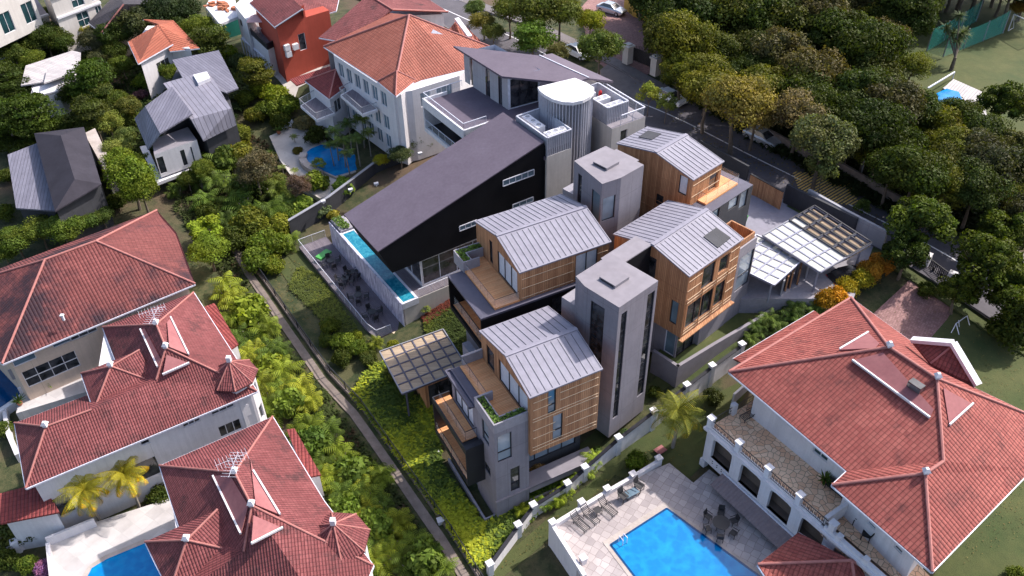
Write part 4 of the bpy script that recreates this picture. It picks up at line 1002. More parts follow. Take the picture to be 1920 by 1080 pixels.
# find the front edge index for windows
def edge_index(pts,x,y,z):
    q=P(x,y,z)[:2];best=None
    for i in range(len(pts)):
        a=V3((*pts[i],0));b=V3((*pts[(i+1)%len(pts)],0));d=b-a;t=max(0,min(1,((V3((*q,0))-a)@d)/(d@d)));k=np.linalg.norm(a+d*t-V3((*q,0)))
        if best is None or k<best[0]: best=(k,i)
    return best[1]
i1=edge_index(bp,1500,815,9);i2=edge_index(bp,1670,1000,9)
house_walls(vr,bp,3.4,e-.1,'white_wall',{i1:[(1424,752,1447,772),(1475,790,1500,815),(1526,838,1550,868,{'nx':2,'glass':'glass_teal'}),('m',1,3,3.6,6),('m',5,8,3.6,6,{'nx':2})],i2:[(1627,975,1640,995,{'glass':'glass_blue'}),(1640,985,1670,1018,{'nx':2}),(1678,1020,1690,1040)]},'wall',None,frame='white_paint')
# balcony block with arches, in front
ZB=7.9
tb=[P(1330,790,ZB),P(1548,978,ZB),P(1588,915,ZB),P(1402,738,ZB)]
fw=[P(1318,808,ZB),P(1620,1075,ZB)]
dd=(fw[1]-fw[0])/np.linalg.norm(fw[1]-fw[0]);nb=V3((-dd[1],dd[0],0))
A0=V3((*P(1328,800,ZB)[:2],0));
def bq(s,t,z): return A0+dd*s+nb*t+V3((0,0,z))
depth=float((P(1402,738,ZB)-P(1328,800,ZB))@nb)
print('balcony depth',depth,'len',float((P(1548,978,ZB)-P(1328,800,ZB))@dd))
BL=float((P(1548,978,ZB)-P(1328,800,ZB))@dd)
m=MB(math.atan2(dd[1],dd[0]));m.prism([bq(0,0,ZB),bq(BL,0,ZB),bq(BL,depth+1.9,ZB),bq(0,depth+1.9,ZB)],ZB-.3);build(m,'balcony_floor','crazy_paving',vr)
m=MB();m.prism([bq(BL+.2,.0,ZB-.6),bq(BL+8.,.0,ZB-.6),bq(BL+8,3.0,ZB-.6),bq(BL+.2,4.2,ZB-.6)],ZB-.9);build(m,'balcony_floor','crazy_paving',vr)
Wf=Wall(bq(0,0,0)[:2],bq(BL+9,0,0)[:2],3.5,ZB)
m=MB();hs=[(.75+k*2.95,2.75+k*2.95,5.0,7.2) for k in range(6)];lo=[(.6+k*2.95,2.9+k*2.95,3.56,4.05) for k in range(6)]
Wf.z0=4.1;Wf.build(m,hs,.3)
for k in range(7): q=Wf.p(.15+k*2.95,0);m.box(q+(0,0,3.4)+nb*.1,.5,.5,.75,math.atan2(dd[1],dd[0]))
# arch tops
for h in hs:
    for s_ in (0,1):
        u=h[0] if s_==0 else h[1];k=1 if s_==0 else -1
        m.prism([Wf.p(u,7.2),Wf.p(u+k*.45,7.2),Wf.p(u+k*.45,7.2,-.3),Wf.p(u,7.2,-.3)],[Wf.p(u,6.8),Wf.p(u+k*.05,7.1),Wf.p(u+k*.05,7.1,-.3),Wf.p(u,6.8,-.3)])
m.beam(Wf.p(-.2,ZB-.1,.12),Wf.p(BL+9,ZB-.1,.12),.4,.22)
build(m,'arcade','white_wall',vr)
m=MB()
for h in hs:
    for i in range(4):
        for j in range(2):
            m.beam(Wf.p(h[0]+.25+i*.5,4.55+j*.22,.01),Wf.p(h[0]+.37+i*.5,4.55+j*.22,.01),.03,.07,up=Wf.n)
build(m,'vent_holes','glass_dark',vr)
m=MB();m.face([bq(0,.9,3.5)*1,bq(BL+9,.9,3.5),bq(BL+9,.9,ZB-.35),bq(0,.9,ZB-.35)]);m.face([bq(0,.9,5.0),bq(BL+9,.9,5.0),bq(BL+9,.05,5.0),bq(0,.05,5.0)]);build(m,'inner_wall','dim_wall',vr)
m=MB()
Ws=Wall(bq(0,depth,0)[:2],bq(0,0,0)[:2],3.4,ZB);Ws.build(m,[(.6,depth-.7,4.9,7.1)] if depth>2 else []);build(m,'side_wall','white_wall',vr)
for k in range(5):
    q=bq(.1+k*2.95,.1,ZB);m=MB();m.box(q,.42,.42,1.0,math.atan2(dd[1],dd[0]));m.box(q+(0,0,1.0),.56,.56,.12,math.atan2(dd[1],dd[0]));build(m,'pillar','white_paint',vr)
def iron_rail(root,a,b,h=.8):
    a=V3(a);b=V3(b);m=MB();m.beam(a+(0,0,h),b+(0,0,h),.05);m.beam(a+(0,0,.12),b+(0,0,.12),.04);L=np.linalg.norm(b-a);n=int(L/.16)
    for k in range(1,n): q=a+(b-a)*k/n;m.beam(q+(0,0,.12),q+(0,0,h),.022)
    for k in range(1,n,2):
        q=a+(b-a)*k/n;q2=a+(b-a)*(k+1)/n;m.beam(q+(0,0,.3),q2+(0,0,.55),.025);m.beam(q2+(0,0,.3),q+(0,0,.55),.025)
    return build(m,'railing','iron',root)
for k in range(4): iron_rail(vr,bq(.35+k*2.95,.1,ZB),bq(2.8+k*2.95,.1,ZB))
m=MB();m.beam(bq(.3,.1,ZB+.06),bq(BL,.1,ZB+.06),.3,.12);build(m,'kerb','white_paint',vr)
iron_rail(vr,bq(.1,.3,ZB),bq(.1,depth*.5-.2,ZB));iron_rail(vr,bq(.1,depth*.5+.2,ZB),bq(.1,depth,ZB))
m=MB();m.box(bq(.1,depth*.5,ZB),.42,.42,1.1,math.atan2(dd[1],dd[0]));build(m,'pillar','white_paint',vr)
m=MB();a,b=bq(BL+.1,.2,ZB),bq(BL+.1,4.3,ZB);m.beam(a+(0,0,.2),b+(0,0,.2),.3,1.3);build(m,'divider','white_wall',vr)
m=MB();a,b=bq(BL+.3,.05,ZB),bq(BL+9,.05,ZB);m.beam(a-(0,0,.1),b-(0,0,.1),.3,.8);
for k in range(4): m.box(bq(BL+1.5+k*2.2,.05,ZB),.4,.4,.55,math.atan2(dd[1],dd[0]))
build(m,'parapet','white_paint',vr)
# awning
m=MB();a,b=Wf.p(2.3,4.7,.1),Wf.p(9.6,4.7,.1);
n=26
for i in range(n):
    p0=a+(b-a)*i/n;p1=a+(b-a)*(i+.5)/n;p2=a+(b-a)*(i+1)/n;o_=V3((*(-nb[:2]),0))*1.3-(0,0,.55)
    m.face([p0,p0+o_,p1+o_+(0,0,.03),p1+(0,0,.03)]);m.face([p1+(0,0,.03),p1+o_+(0,0,.03),p2+o_,p2])
aw=build(m,'awning','awning_cloth',vr)
m=MB();m.beam(a+(0,0,.05),b+(0,0,.05),.12,.14);build(m,'awning_box','white_metal',vr)
# bottom porch roof
rp=thing('porch','small red hipped porch roof in front of the villa at the bottom edge','porch',P(1520,1080,3.5))
e2=6.3
roof(rp,[(1421,1058,e2),(1497,998,e2+.4),(1597,1051,e2+1.6),(1640,1079,e2+.2),(1610,1140,e2),(1480,1150,e2),(1530,1000,e2+.3)],[[0,2,1],[0,5,4,2],[1,2,3],[2,4,3]],'tile_red',[(0,2),(2,3),(2,4)],rr=.11)
m=MB();m.box(P(1560,1110,3.5),3,3,2.4,R_(-58));build(m,'wall','white_wall',rp)
# pool deck with retaining walls
pd=thing('pool_terrace','raised pale stone pool terrace with white parapet walls','terrace',P(1200,1000,3.4))
ZP=3.5
dk_=[(1037,985),(1170,905),(1255,868),(1300,905),(1330,880),(1500,1010),(1620,1120),(1500,1200),(1150,1200),(1090,1085)]
m=MB();m.prism([P(x,y,ZP) for x,y in dk_],0.3);build(m,'floor','square_tiles',pd)
m=MB()
def lowwall(m,pts,h,w=.3,z=ZP,zb=0.3):
    for i in range(len(pts)-1):
        a=P(*pts[i],z);b=P(*pts[i+1],z);m.beam((a[0],a[1],(zb+z+h)/2),(b[0],b[1],(zb+z+h)/2),w,z+h-zb)
lowwall(m,[(1096,1085),(1036,990)],.45);lowwall(m,[(1036,990),(1125,935),(1188,898),(1237,868)],.45)
build(m,'parapet','white_wall',pd)
for x,y in ((1036,988),(1093,1055),(1090,950),(1138,925),(1186,898),(1234,868)): q=P(x,y,ZP);m=MB();m.box((q[0],q[1],1.),.42,.42,3.1,R_(30));m.box((q[0],q[1],4.1),.54,.54,.12,R_(30));build(m,'pillar','white_wall',pd)
# the pool itself
rp_=thing('swimming_pool','bright blue rectangular pool on the stone terrace below the red roofed villa','pool',P(1300,1010,3.5))
pq=[(1143,1021),(1250,952),(1480,1120),(1280,1200)]
w4=[P(x,y,ZP+.03) for x,y in pq];c4=sum(w4)/4
m=MB()
for i in range(4):
    a,b=w4[i],w4[(i+1)%4];oa=a+(a-c4)/np.linalg.norm(a-c4)*.55;ob=b+(b-c4)/np.linalg.norm(b-c4)*.55;m.prism([oa,ob,b,a],ZP-.2)
build(m,'coping','stone_paving',rp_)
m=MB()
for i in range(4): a,b=w4[i],w4[(i+1)%4];m.beam(a+(c4-a)*.012+(0,0,-.0),b+(c4-b)*.012+(0,0,-.0),.16,.03)
build(m,'tile_line','pool_navy',rp_)
m=MB();m.face(w4 if np.cross(w4[1]-w4[0],w4[2]-w4[0])[2]>0 else w4[::-1]);build(m,'water','pool_water',rp_)
m=MB()
for x in (1160,1168):
    a=P(x,1016-(x-1160)*.6,ZP);b=a+V3((.25,-.35,0));m.tube(a,a+(0,0,.75),.03);m.tube(a+(0,0,.75),b+(0,0,.7),.03);m.tube(b+(0,0,.7),b-(0,0,.1),.03)
build(m,'ladder','white_metal',rp_)
# furniture round the pool
def lounger(q,az,label,grp,mat='iron',first=[None]):
    if first[0] is not None and first[1]==mat: return copy_tree(first[0],q,R_(az),label)
    t=thing('sun_lounger',label,'sun lounger',q,grp);F=Fr(q[0],q[1],0);z=q[2]
    m=MB()
    for k in range(9): m.beam(F.p(-.3,-.8+k*.13,z+.33),F.p(.3,-.8+k*.13,z+.33),.05,.02)
    m.beam(F.p(-.3,-.85,z+.33),F.p(-.3,.35,z+.33),.04);m.beam(F.p(.3,-.85,z+.33),F.p(.3,.35,z+.33),.04);build(m,'seat',mat,t)
    m=MB()
    for k in range(6): m.beam(F.p(-.3,.38+k*.08,z+.36+k*.1),F.p(.3,.38+k*.08,z+.36+k*.1),.05,.02)
    m.beam(F.p(-.3,.33,z+.33),F.p(-.3,.83,z+.93),.04);m.beam(F.p(.3,.33,z+.33),F.p(.3,.83,z+.93),.04);build(m,'backrest',mat,t)
    for a in (-.28,.28):
        for b in (-.75,.4): m=MB();m.beam(F.p(a,b,z),F.p(a,b,z+.33),.04);build(m,'leg',mat,t)
    for a in (-.33,.33): m=MB();m.beam(F.p(a,-.1,z+.55),F.p(a,.45,z+.55),.04);build(m,'armrest',mat,t)
    t.rotation_euler=(0,0,R_(az));
    first[:]=[t,mat];return t
GL='wrought iron sun loungers beside the pool'
for i,(x,y,l) in enumerate([(1087,985,'leftmost'),(1106,972,'second from the left'),(1139,957,'third, beside a small table')]):
    lounger(P(x,y,ZP),32+8,'black iron sun lounger on the pool terrace, '+l+' in the row',GL)
for i,(x,y,l) in enumerate([(1168,938,'left of the low glass table'),(1198,918,'right of the low glass table')]):
    chair_parts('garden_chair','black iron armchair on the pool terrace, '+l,'chair',P(x,y,ZP),40+i*10,'iron','iron armchairs by the pool',1.25)
t=thing('low_table','low glass topped iron table between two armchairs on the pool terrace','table',P(1183,930,ZP));q=P(1183,930,ZP);F=Fr(q[0],q[1],30)
m=MB();F.box(m,-.6,.6,-.3,.3,q[2]+.42,q[2]+.45);build(m,'tabletop','glass_blue',t)
for a in (-.55,.55):
    for b in (-.27,.27): m=MB();m.beam(F.p(a,b,q[2]),F.p(a,b,q[2]+.42),.04);build(m,'leg','iron',t)
t=thing('low_table','small square iron side table between the poolside sun loungers','table',P(1120,962,ZP));q=P(1120,962,ZP);F=Fr(q[0],q[1],30)
m=MB();F.box(m,-.28,.28,-.28,.28,q[2]+.42,q[2]+.45);build(m,'tabletop','iron',t)
for a in (-.25,.25):
    for b in (-.25,.25): m=MB();m.beam(F.p(a,b,q[2]),F.p(a,b,q[2]+.42),.04);build(m,'leg','iron',t)
q=P(1350,990,ZP);table(q,.65,'round black iron dining table under the villa awning by the pool','iron table by the pool')
for k in range(6):
    a=k*1.047+.3;p=q+V3((math.cos(a),math.sin(a),0))*1.1;chair_parts('garden_chair','black iron dining chair by the awning, '+['right','far right','far left','left','near left','near right'][k]+' of the round table','chair',p,math.degrees(a)-90,'iron','iron chairs round the poolside dining table')
for i,(x,y,l) in enumerate([(1607,982,'farthest from the camera'),(1622,1010,'second from the divider wall'),(1668,1038,'third from the divider wall'),(1693,1058,'nearest the bottom edge')]):
    chair_parts('garden_chair','black fabric deck chair on the lower villa balcony, '+l,'chair',P(x,y,7.35),-120,'rubber','black deck chairs on the villa balcony',1.2)
q=P(1405,782,ZB);lounger(q,-60,'black iron sun lounger on the upper paved balcony, in the far corner','balcony loungers')
t=chair_parts('garden_chair','striped pale wooden armchair on the upper paved balcony against the white wall','chair',P(1448,795,ZB),-140,'grey_metal','balcony chairs',1.35)
q=P(1463,808,ZB);m=MB();F=Fr(q[0],q[1],-50)
for k in range(6): F.box(m,-.35,.35,-.35+k*.12,-.27+k*.12,q[2]+.38,q[2]+.42)
for a in (-.3,.3):
    for b in (-.3,.25): m.beam(F.p(a,b,q[2]),F.p(a,b,q[2]+.4),.04)
single(m,'footstool','grey_metal','slatted pale footstool in front of the wooden armchair on the upper balcony','footstool')
t=thing('bench','dark iron bench on the upper paved balcony beside the divider wall','bench',P(1565,925,ZB));q=P(1565,925,ZB);F=Fr(q[0],q[1],-55)
m=MB();F.box(m,-.8,.8,-.25,.25,q[2]+.42,q[2]+.46);build(m,'seat','iron',t);m=MB();F.box(m,-.8,.8,.22,.27,q[2]+.5,q[2]+.95);build(m,'backrest','iron',t)
for a in (-.75,.75):
    for b in (-.2,.2): m=MB();m.beam(F.p(a,b,q[2]),F.p(a,b,q[2]+.42),.05);build(m,'leg','iron',t)
# ---- old roof, left
GR='red tiled houses on the left side'
ho=thing('villa','cream villa on the left under a weathered, dark stained red hip roof','house',P(150,600,1),GR)
eo=7.6
roof(ho,[(4,682,eo),(366,532,eo),(331,436,eo+.4),(294,394,eo),(-120,548,eo),(180,452,eo+3.6),(84,487,eo+3.6)],[[0,1,5,6],[1,2,3,5],[3,4,6,5],[4,0,6]],'tile_old',[(5,1),(5,3),(5,6),(6,0),(6,4)],[],rr=.11)
walls_in(ho,[(4,682),(366,532),(294,394),(-120,548)],eo,0,'peach_wall',.8,{0:[('c',40,672,2.2,1.3,{'glass':'glass_blue'}),('c',97,692,4.6,1.9,{'nx':4,'nz':2}),('c',114,637,1.6,1.2,{'glass':'glass_blue'}),('c',155,622,2.4,1.1,{'nx':3}),('c',233,589,.8,.7),('c',253,580,1.2,.7,{'nx':2})]})
m=MB();a,b=P(20,690,4.2),P(135,655,4.2);d=(b-a)/np.linalg.norm(b-a);n=V3((d[1],-d[0],0));m.prism([a,b,b+n*1.4,a+n*1.4],3.9);m.beam(a+n*1.4+(0,0,.5),b+n*1.4+(0,0,.5),.1,.9);build(m,'balcony','concrete_grey',ho)
m=MB();q=P(120,600,eo+1.4);m.tube(q,q+(0,0,.5),.12);m.box(q+(0,0,.5),.3,.3,.12);build(m,'roof_vent','white_paint',ho)
# ---- lower left house
def far_turret(root,x,y,z,r,h,mat,n=8,wz=None):
    c=P(x,y,z+h);m=MB()
    for i in range(n):
        a=2*math.pi*i/n+.3;b=2*math.pi*(i+1)/n+.3;m.face([(c[0]+r*math.cos(a),c[1]+r*math.sin(a),z),(c[0]+r*math.cos(b),c[1]+r*math.sin(b),z),c])
        m.face([(c[0]+r*math.cos(b),c[1]+r*math.sin(b),z-.12),(c[0]+r*math.cos(a),c[1]+r*math.sin(a),z-.12),(c[0]+r*math.cos(a),c[1]+r*math.sin(a),z),(c[0]+r*math.cos(b),c[1]+r*math.sin(b),z)])
    o=build(m,'turret_roof',mat,root);g=MB();g.box(c,.35,.35,.5);build(g,'finial','white_paint',o)
    rr=MB()
    for i in range(n): a=2*math.pi*i/n+.3;rr.tube((c[0]+r*math.cos(a),c[1]+r*math.sin(a),z),c,.06,n=6)
    build(rr,'ridge_tiles','tile_ridge',o)
    if wz is not None:
        m=MB();ps=[(c[0]+r*.82*math.cos(2*math.pi*i/n+.3),c[1]+r*.82*math.sin(2*math.pi*i/n+.3)) for i in range(n)]
        house_walls(root,ps,wz,z-.1,'white_wall',{i:[('m',.3,1.0,z-2.3,z-1.),('m',.3,1.0,z-5.2,z-3.6)] for i in range(n)},'turret_wall',None)
hl=thing('villa','white villa lower left with pinkish red tiled roofs, a corner turret and roof aerial','house',P(250,750,1),GR)
el=7.4
lw=lambda x,y,dz: (x,y,el+dz)
pts=[lw(48,915,0),lw(482,733,0),lw(311,652,3.8),lw(293,712,2.2),lw(172,768,2.2),lw(86,800,2.2),lw(27,793,0),lw(160,742,0),lw(192,613,0),lw(293,608,3.8),lw(363,548,0),lw(222,690,0.2)]
roof(hl,pts,[[0,1,2,3,4,5],[0,5,6],[6,5,4,7],[8,11,3,2,9],[8,9,10],[10,9,2,1],[7,4,3,11]],'tile_pink',[(5,0),(5,6),(5,4),(9,10),(9,8),(9,2),(2,1),(2,3)],[5,9,2])
far_turret(hl,430,677,el+.9,2.0,1.6,'tile_pink',8,0)
roof(hl,[(152,700,el+1.2),(262,656,el+3.0),(290,717,el+1.2),(176,770,el+1.2),(208,687,el+2.9)],[[0,3,4],[3,2,4],[2,1,4],[1,0,4]],'tile_pink',[(4,0),(4,3),(4,2),(4,1)],[4],name='dormer_roof')
m=MB();a,b=P(195,765,el+1.),P(276,732,el+1.0);m.beam(a,b,.25,.3);build(m,'dormer_edge','white_paint',hl)
wf=tuple(P(*p) for p in (pts[8],pts[2],pts[9]));wr=tuple(P(*p) for p in (pts[10],pts[1],pts[9]))
well(hl,[(264,620),(272,618),(302,675),(296,690)],wf,.12,rim=[3])
well(hl,[(314,606),(321,597),(355,667),(318,652)],wr,.12,rim=[1])
wq=tuple(P(*p) for p in (pts[0],pts[1],pts[2]))
well(hl,[(313,667),(356,683),(306,705)],wq,.12,rim=[1])
px_=[(48,915),(482,733),(363,548),(192,613),(160,742),(27,793)]
walls_in(hl,px_,el,0,'white_wall',.7,{0:[('c',272,829,.7,.6),('c',358,789,1.4,.9,{'nx':3}),('c',417,764,1.9,.9,{'nx':3}),('c',432,803,1.9,1.3,{'nx':3}),('c',273,882,2.2,2.2),('c',120,948,1.3,2.2)]})
def aerial(par,x,y,z,h,s):
    q=P(x,y,z);m=MB();m.tube(q,q+(0,0,h),.03,n=6)
    for k in range(2):
        zz=h-.1-k*.55;d=V3((math.cos(.5+k),math.sin(.5+k),0));m.beam(q-d*s+(0,0,zz),q+d*s+(0,0,zz),.018);e_=V3((-d[1],d[0],0))
        for j in range(-4,5): m.beam(q+d*s*j/4.2-e_*s*.5+(0,0,zz),q+d*s*j/4.2+e_*s*.5+(0,0,zz),.014)
    build(m,'aerial','white_metal',par)
aerial(hl,293,604,el+3.8,1.4,1.1)
# ---- bottom house
hb_=thing('villa','villa at the bottom edge with pinkish red tiled roof, recessed roof panels and aerial','house',P(450,1020,1),GR)
eb=8.0
bw=lambda x,y,dz:(x,y,eb+dz)
pts=[bw(299,873,0),bw(511,781,0),bw(608,940,0),bw(700,1060,0),bw(640,1200,0),bw(440,886,3.8),bw(472,948,3.8),bw(457,1034,2.0),bw(330,1120,0),bw(340,1000,0)]
roof(hb_,pts,[[0,9,7,6,5],[0,5,1],[1,5,6,3,2],[6,7,8,4,3],[7,9,8]],'tile_pink',[(5,0),(5,1),(5,6),(6,3),(6,7)],[5,6])
far_turret(hb_,625,982,eb+.6,2.3,1.7,'tile_pink',8,0)
roof(hb_,[(272,1016,eb+.3),(408,955,eb+2.4),(458,1037,eb+.6),(318,1110,eb+.3),(350,1013,eb+2.3)],[[0,3,4],[3,2,4],[2,1,4],[1,0,4]],'tile_pink',[(4,0),(4,3),(4,2),(4,1)],[4],name='wing_roof')
wf=tuple(P(*p) for p in (pts[0],pts[6],pts[5]));wr=tuple(P(*p) for p in (pts[1],pts[3],pts[5]));wq=tuple(P(*p) for p in (pts[6],pts[3],pts[4]))
well(hb_,[(400,895),(430,890),(466,950),(452,1003)],wf,.12,rim=[3]);well(hb_,[(470,862),(476,885),(526,967),(480,948)],wr,.12,rim=[1]);well(hb_,[(476,968),(531,992),(472,1022)],wq,.12,rim=[1])
m=MB();m.face([P(400,878,eb+2.6),P(455,855,eb+2.6),P(440,872,eb+3.),P(402,884,eb+2.7)]);build(m,'roof_panel','pink_flat',hb_)
aerial(hb_,442,884,eb+3.8,1.4,1.1)
walls_in(hb_,[(299,873),(511,781),(608,940),(700,1060),(640,1200),(330,1120)],eb,0,'white_wall',.7)
# low lean-to roofs between
for k,(px_,z,lab) in enumerate([([(537,805),(552,803),(602,890),(575,895)],4.5,'low maroon lean-to roof squeezed beside the bottom villa, under the palms'),([(0,925),(78,905),(112,960),(0,982)],4.6,'low maroon tiled porch roof at the left edge of the picture'),([(383,575),(402,568),(447,645),(425,660)],4.6,'low maroon lean-to roof beside the lower left villa turret')]):
    t=thing('porch',lab,'porch',P(*px_[0],0));q=[(x,y,z+(0.6 if i in (0,1) else 0)) for i,(x,y) in enumerate(px_)]
    roof(t,q,[[0,1,2,3]],'tile_maroon',[],gutter=None);walls_in(t,px_,z-.3,0,'white_wall',.4)
# garden wall + left terrace
pt=thing('pool_terrace','pale tiled terrace with a white balustrade wall at the bottom left','terrace',P(180,990,1))
zt_=1.4
m=MB();m.prism([P(x,y,zt_) for x,y in ((95,1020),(160,985),(300,940),(320,930),(335,1000),(300,1200),(100,1200))],0.2);build(m,'floor','pale_paving',pt)
m=MB();lowwall(m,[(92,1022),(182,985)],.9,.2,zt_,.2);lowwall(m,[(92,1022),(100,1090)],.4,.3,zt_,.2);build(m,'balustrade','white_wall',pt)
pb_=thing('swimming_pool','blue curved corner pool at the bottom left beside the pink roofed villa','pool',P(220,1050,1))
m=MB();oc=[(148,1090),(165,1062),(195,1042),(272,1010),(330,1090)];w_=[P(x,y,zt_+.05) for x,y in oc];m.prism(w_,zt_-.1);build(m,'coping','stone_paving',pb_)
m=MB();m.prism([P(x,y,zt_+.07) for x,y in ((158,1092),(172,1065),(200,1048),(275,1017),(330,1095))],zt_);build(m,'water','pool_water',pb_)
# ---- big orange house, top centre
hc=thing('villa','large white house with a bright orange hipped tile roof behind the dark modern house','house',P(740,150,4))
ec=13.
pts=[(607,87,ec),(738,172,ec),(727,139,ec+.8),(767,28,ec+4.6),(775,163,ec),(872,130,ec),(930,92,ec),(870,52,ec),(690,20,ec),(700,40,ec+3)]
roof(hc,[pts[0],pts[1],pts[3],pts[5],pts[6],pts[8],(790,150,ec)],[[0,1,2],[1,6,3,4,2],[4,2,5],[5,2,0]],'tile_orange',[(1,2),(2,4),(2,0)],[],rr=.13)
roof(hc,[(708,152,ec+.1),(742,180,ec+.1),(780,150,ec+.1),(744,133,ec+1.5),(735,140,ec+.6)],[[0,1,3],[1,2,3],[0,3,4]],'tile_orange',[(1,3),(2,3),(0,3)],[],name='bay_roof')
roof(hc,[(830,70,ec+1.5),(858,35,ec+2.5),(900,75,ec+.8),(880,80,ec+.5)],[[0,1,2,3]],'tile_orange',[],name='gable_roof');m=MB();m.beam(P(856,35,ec+2.8),P(881,69,ec+1.6),.6,.3);build(m,'gable_parapet','white_paint',hc)
m=MB();m.prism([P(801,77,ec+2.2),P(838,68,ec+2.2),P(812,55,ec+3.3)],ec+1.9);build(m,'skylight','white_metal',hc)
bo=[P(618,100,ec),P(735,178,ec),P(772,172,ec),P(868,142,ec),P(915,95,ec),P(760,40,ec)]
bp=inset(bo,.5);i1=edge_index(bp,680,140,11);i2=edge_index(bp,820,160,11)
house_walls(hc,bp,3.5,ec-.1,'white_wall',{i1:[('m',.8+k*2.0,2.1+k*2.0,zz,zz+1.9,{'nx':2,'glass':'glass_blue'}) for k in range(6) for zz in (10.3,7.2,4.6)],i2:[('m',1.0,2.4,10.4,12.2,{'glass':'glass_pale'}),('m',3.2,5.4,10.4,12.2,{'nx':3,'glass':'glass_blue'})]},'wall',None)
a=P(735,150,ec);pz=[P(728,170,ec)[:2],P(752,178,ec)[:2],P(775,160,ec)[:2],P(750,150,ec)[:2]]
pz=inset([V3((*p,0)) for p in pz],.15);i3=edge_index(pz,740,176,ec)
house_walls(hc,pz,3.5,ec,'white_wall',{},'bay_wall',None)
W=Wall(P(733,176,ec)[:2],P(770,166,ec)[:2],3.5,ec);W.window(hc,W.rect(751,175,757,224),1,1,dep=-.1)
for (q4,z) in (([(638,178),(662,165),(708,205),(680,215)],9.6),([(563,198),(592,181),(628,212),(594,225)],7.2)):
    m=MB();w=[P(x,y,z) for x,y in q4];m.prism(w,z-.35);build(m,'balcony_slab','white_paint',hc)
    m=MB();c=sum(w)/4;m.prism([c+(p-c)*.92+(0,0,.03) for p in w],z);build(m,'balcony_floor','grey_deck',hc)
    rail(hc,[w[1],w[0],w[3],w[2]],.95,True,'railing','grey_metal',.03,'grey_metal')
# maroon annexe
an=thing('annexe','low white annexe with maroon hip roof and terrace, left of the big orange roofed house','house',P(610,170,3))
roof(an,[(572,151,9.),(617,185,9.),(658,155,9.),(640,122,9.2),(630,130,10.9)],[[0,1,4],[1,2,4],[2,3,4],[3,0,4]],'tile_maroon',[(1,4),(0,4),(2,4)],[],rr=.1)
roof(an,[(543,148,7.),(625,122,7.2),(632,132,6.8),(556,160,6.8)],[[0,1,2,3]],'tile_maroon',[],name='lower_roof',gutter=None)
walls_in(an,[(572,151),(617,185),(658,155),(640,122)],9.,2.5,'white_wall',.4,{0:[],1:[('m',.8,2.3,6.3,8.0,{'nx':2})]})
# terrace and pool behind
pc=thing('pool_terrace','sunlit white stone pool surround in the garden of the orange roofed house','terrace',P(560,290,2))
m=MB();m.prism([P(x,y,2.2) for x,y in ((505,255),(540,240),(640,250),(700,330),(665,350),(600,372),(560,350),(525,300))],1.);build(m,'floor','white_terrace',pc)
pp_=thing('swimming_pool','blue freeform pool with a curved stone edge among palms, top centre left','pool',P(620,290,2))
ring=[(566,298),(568,285),(580,276),(600,268),(615,270),(665,285),(700,312),(660,325),(630,333),(600,320),(580,312)]
m=MB();m.prism([P(x,y,2.5) for x,y in ring],2.1);build(m,'coping','stone_paving',pp_)
cc_=np.mean(np.array(ring),0);m=MB();m.prism([P(*(cc_+(np.array(k)-cc_)*.9),2.53) for k in ring],2.3);build(m,'water','pool_water',pp_)
m=MB();arc=[(570,290),(567,300),(573,310),(585,318),(600,326)]
for i in range(4): m.beam(P(*arc[i],2.6),P(*arc[i+1],2.6),.9,.7)
build(m,'curved_wall','stone_paving',pp_)
# paved court
gridpatch('courtyard',[(505,135),(610,100),(640,130),(560,165),(552,190)],'white_terrace',.08)
# ---- brown tiled house behind, red house, small orange house, etc
def simple_house(name,label,roofs,walls,wm,wz0,rm,rg=(),extra=None,grp=None,loc=None,wins={}):
    t=thing(name,label,'house',loc if loc is not None else P(*roofs[0][0][0][:2],wz0),grp)
    for r in roofs: roof(t,r[0],r[1],rm if len(r)<4 else r[3],r[2],[],rr=.12)
    if walls: walls_in(t,walls[0],walls[1],wz0,wm,walls[2] if len(walls)>2 else .5,wins)
    return t
simple_house('house','house with a faded brown orange tile roof, behind the big orange roof',[([(598,70,13.5),(690,-10,16.5),(735,18,16),(840,22,13.2),(760,-30,13),(655,80,13.4)],[[0,5,2,1],[2,3,4,1]],[(1,2),(2,3)])],([(610,85),(735,30),(835,25),(760,-25),(700,-20)],13,.3),'white_wall',6,'tile_pink')
# red house
hr=thing('house','red rendered house with a gabled red tile roof, roof terrace and white conservatory','house',P(520,90,4))
er=12.5
roof(hr,[(468,5,er),(516,51,er),(568,17,er+2.),(520,-30,er+2.)],[[0,1,2,3]],'tile_pink',[(1,2)],[],rmat='white_paint')
roof(hr,[(568,17,er+2),(520,-30,er+2),(630,20,er-.6),(570,36,er-.6),(640,-25,er-.4)],[[0,3,2,4,1]],'tile_pink',[],name='rear_roof',rmat='white_paint')
a,b,c=P(518,52,er),P(568,18,er+2.),P(572,30,er)
base=[a[:2],b[:2],P(610,45,er-1)[:2],P(560,-10,er)[:2]]
pr_=inset([V3((*P(x,y,er-.3)[:2],0)) for x,y in ((475,8),(518,54),(575,36),(620,22),(560,-20))],.2);i1=edge_index(pr_,548,45,er)
house_walls(hr,pr_,3.8,er-.1,'red_wall',{i1:[('m',2.9,4.0,8.0,10.4)]},'wall',None)
W=Wall(pr_[i1],pr_[(i1+1)%len(pr_)],3,12);m=MB();m.face([W.p(0,er-.1,.01),W.p(W.L,er-.1,.01),W.p(W.L,er+1.7,.01)]);build(m,'gable','red_wall',hr)
for x,y in ((536,88),(552,86),(539,100)): q=W.px(x,y);m=MB();m.beam(W.p(q[0]-.4,q[1],.3),W.p(q[0]+.4,q[1],.3),.5,.8);build(m,'wall_unit','white_paint',hr)
m=MB();zz=8.3;w=[P(x,y,zz) for x,y in ((452,45),(475,35),(525,80),(502,92))];m.prism(w,4.2,);build(m,'terrace_block','white_wall',hr)
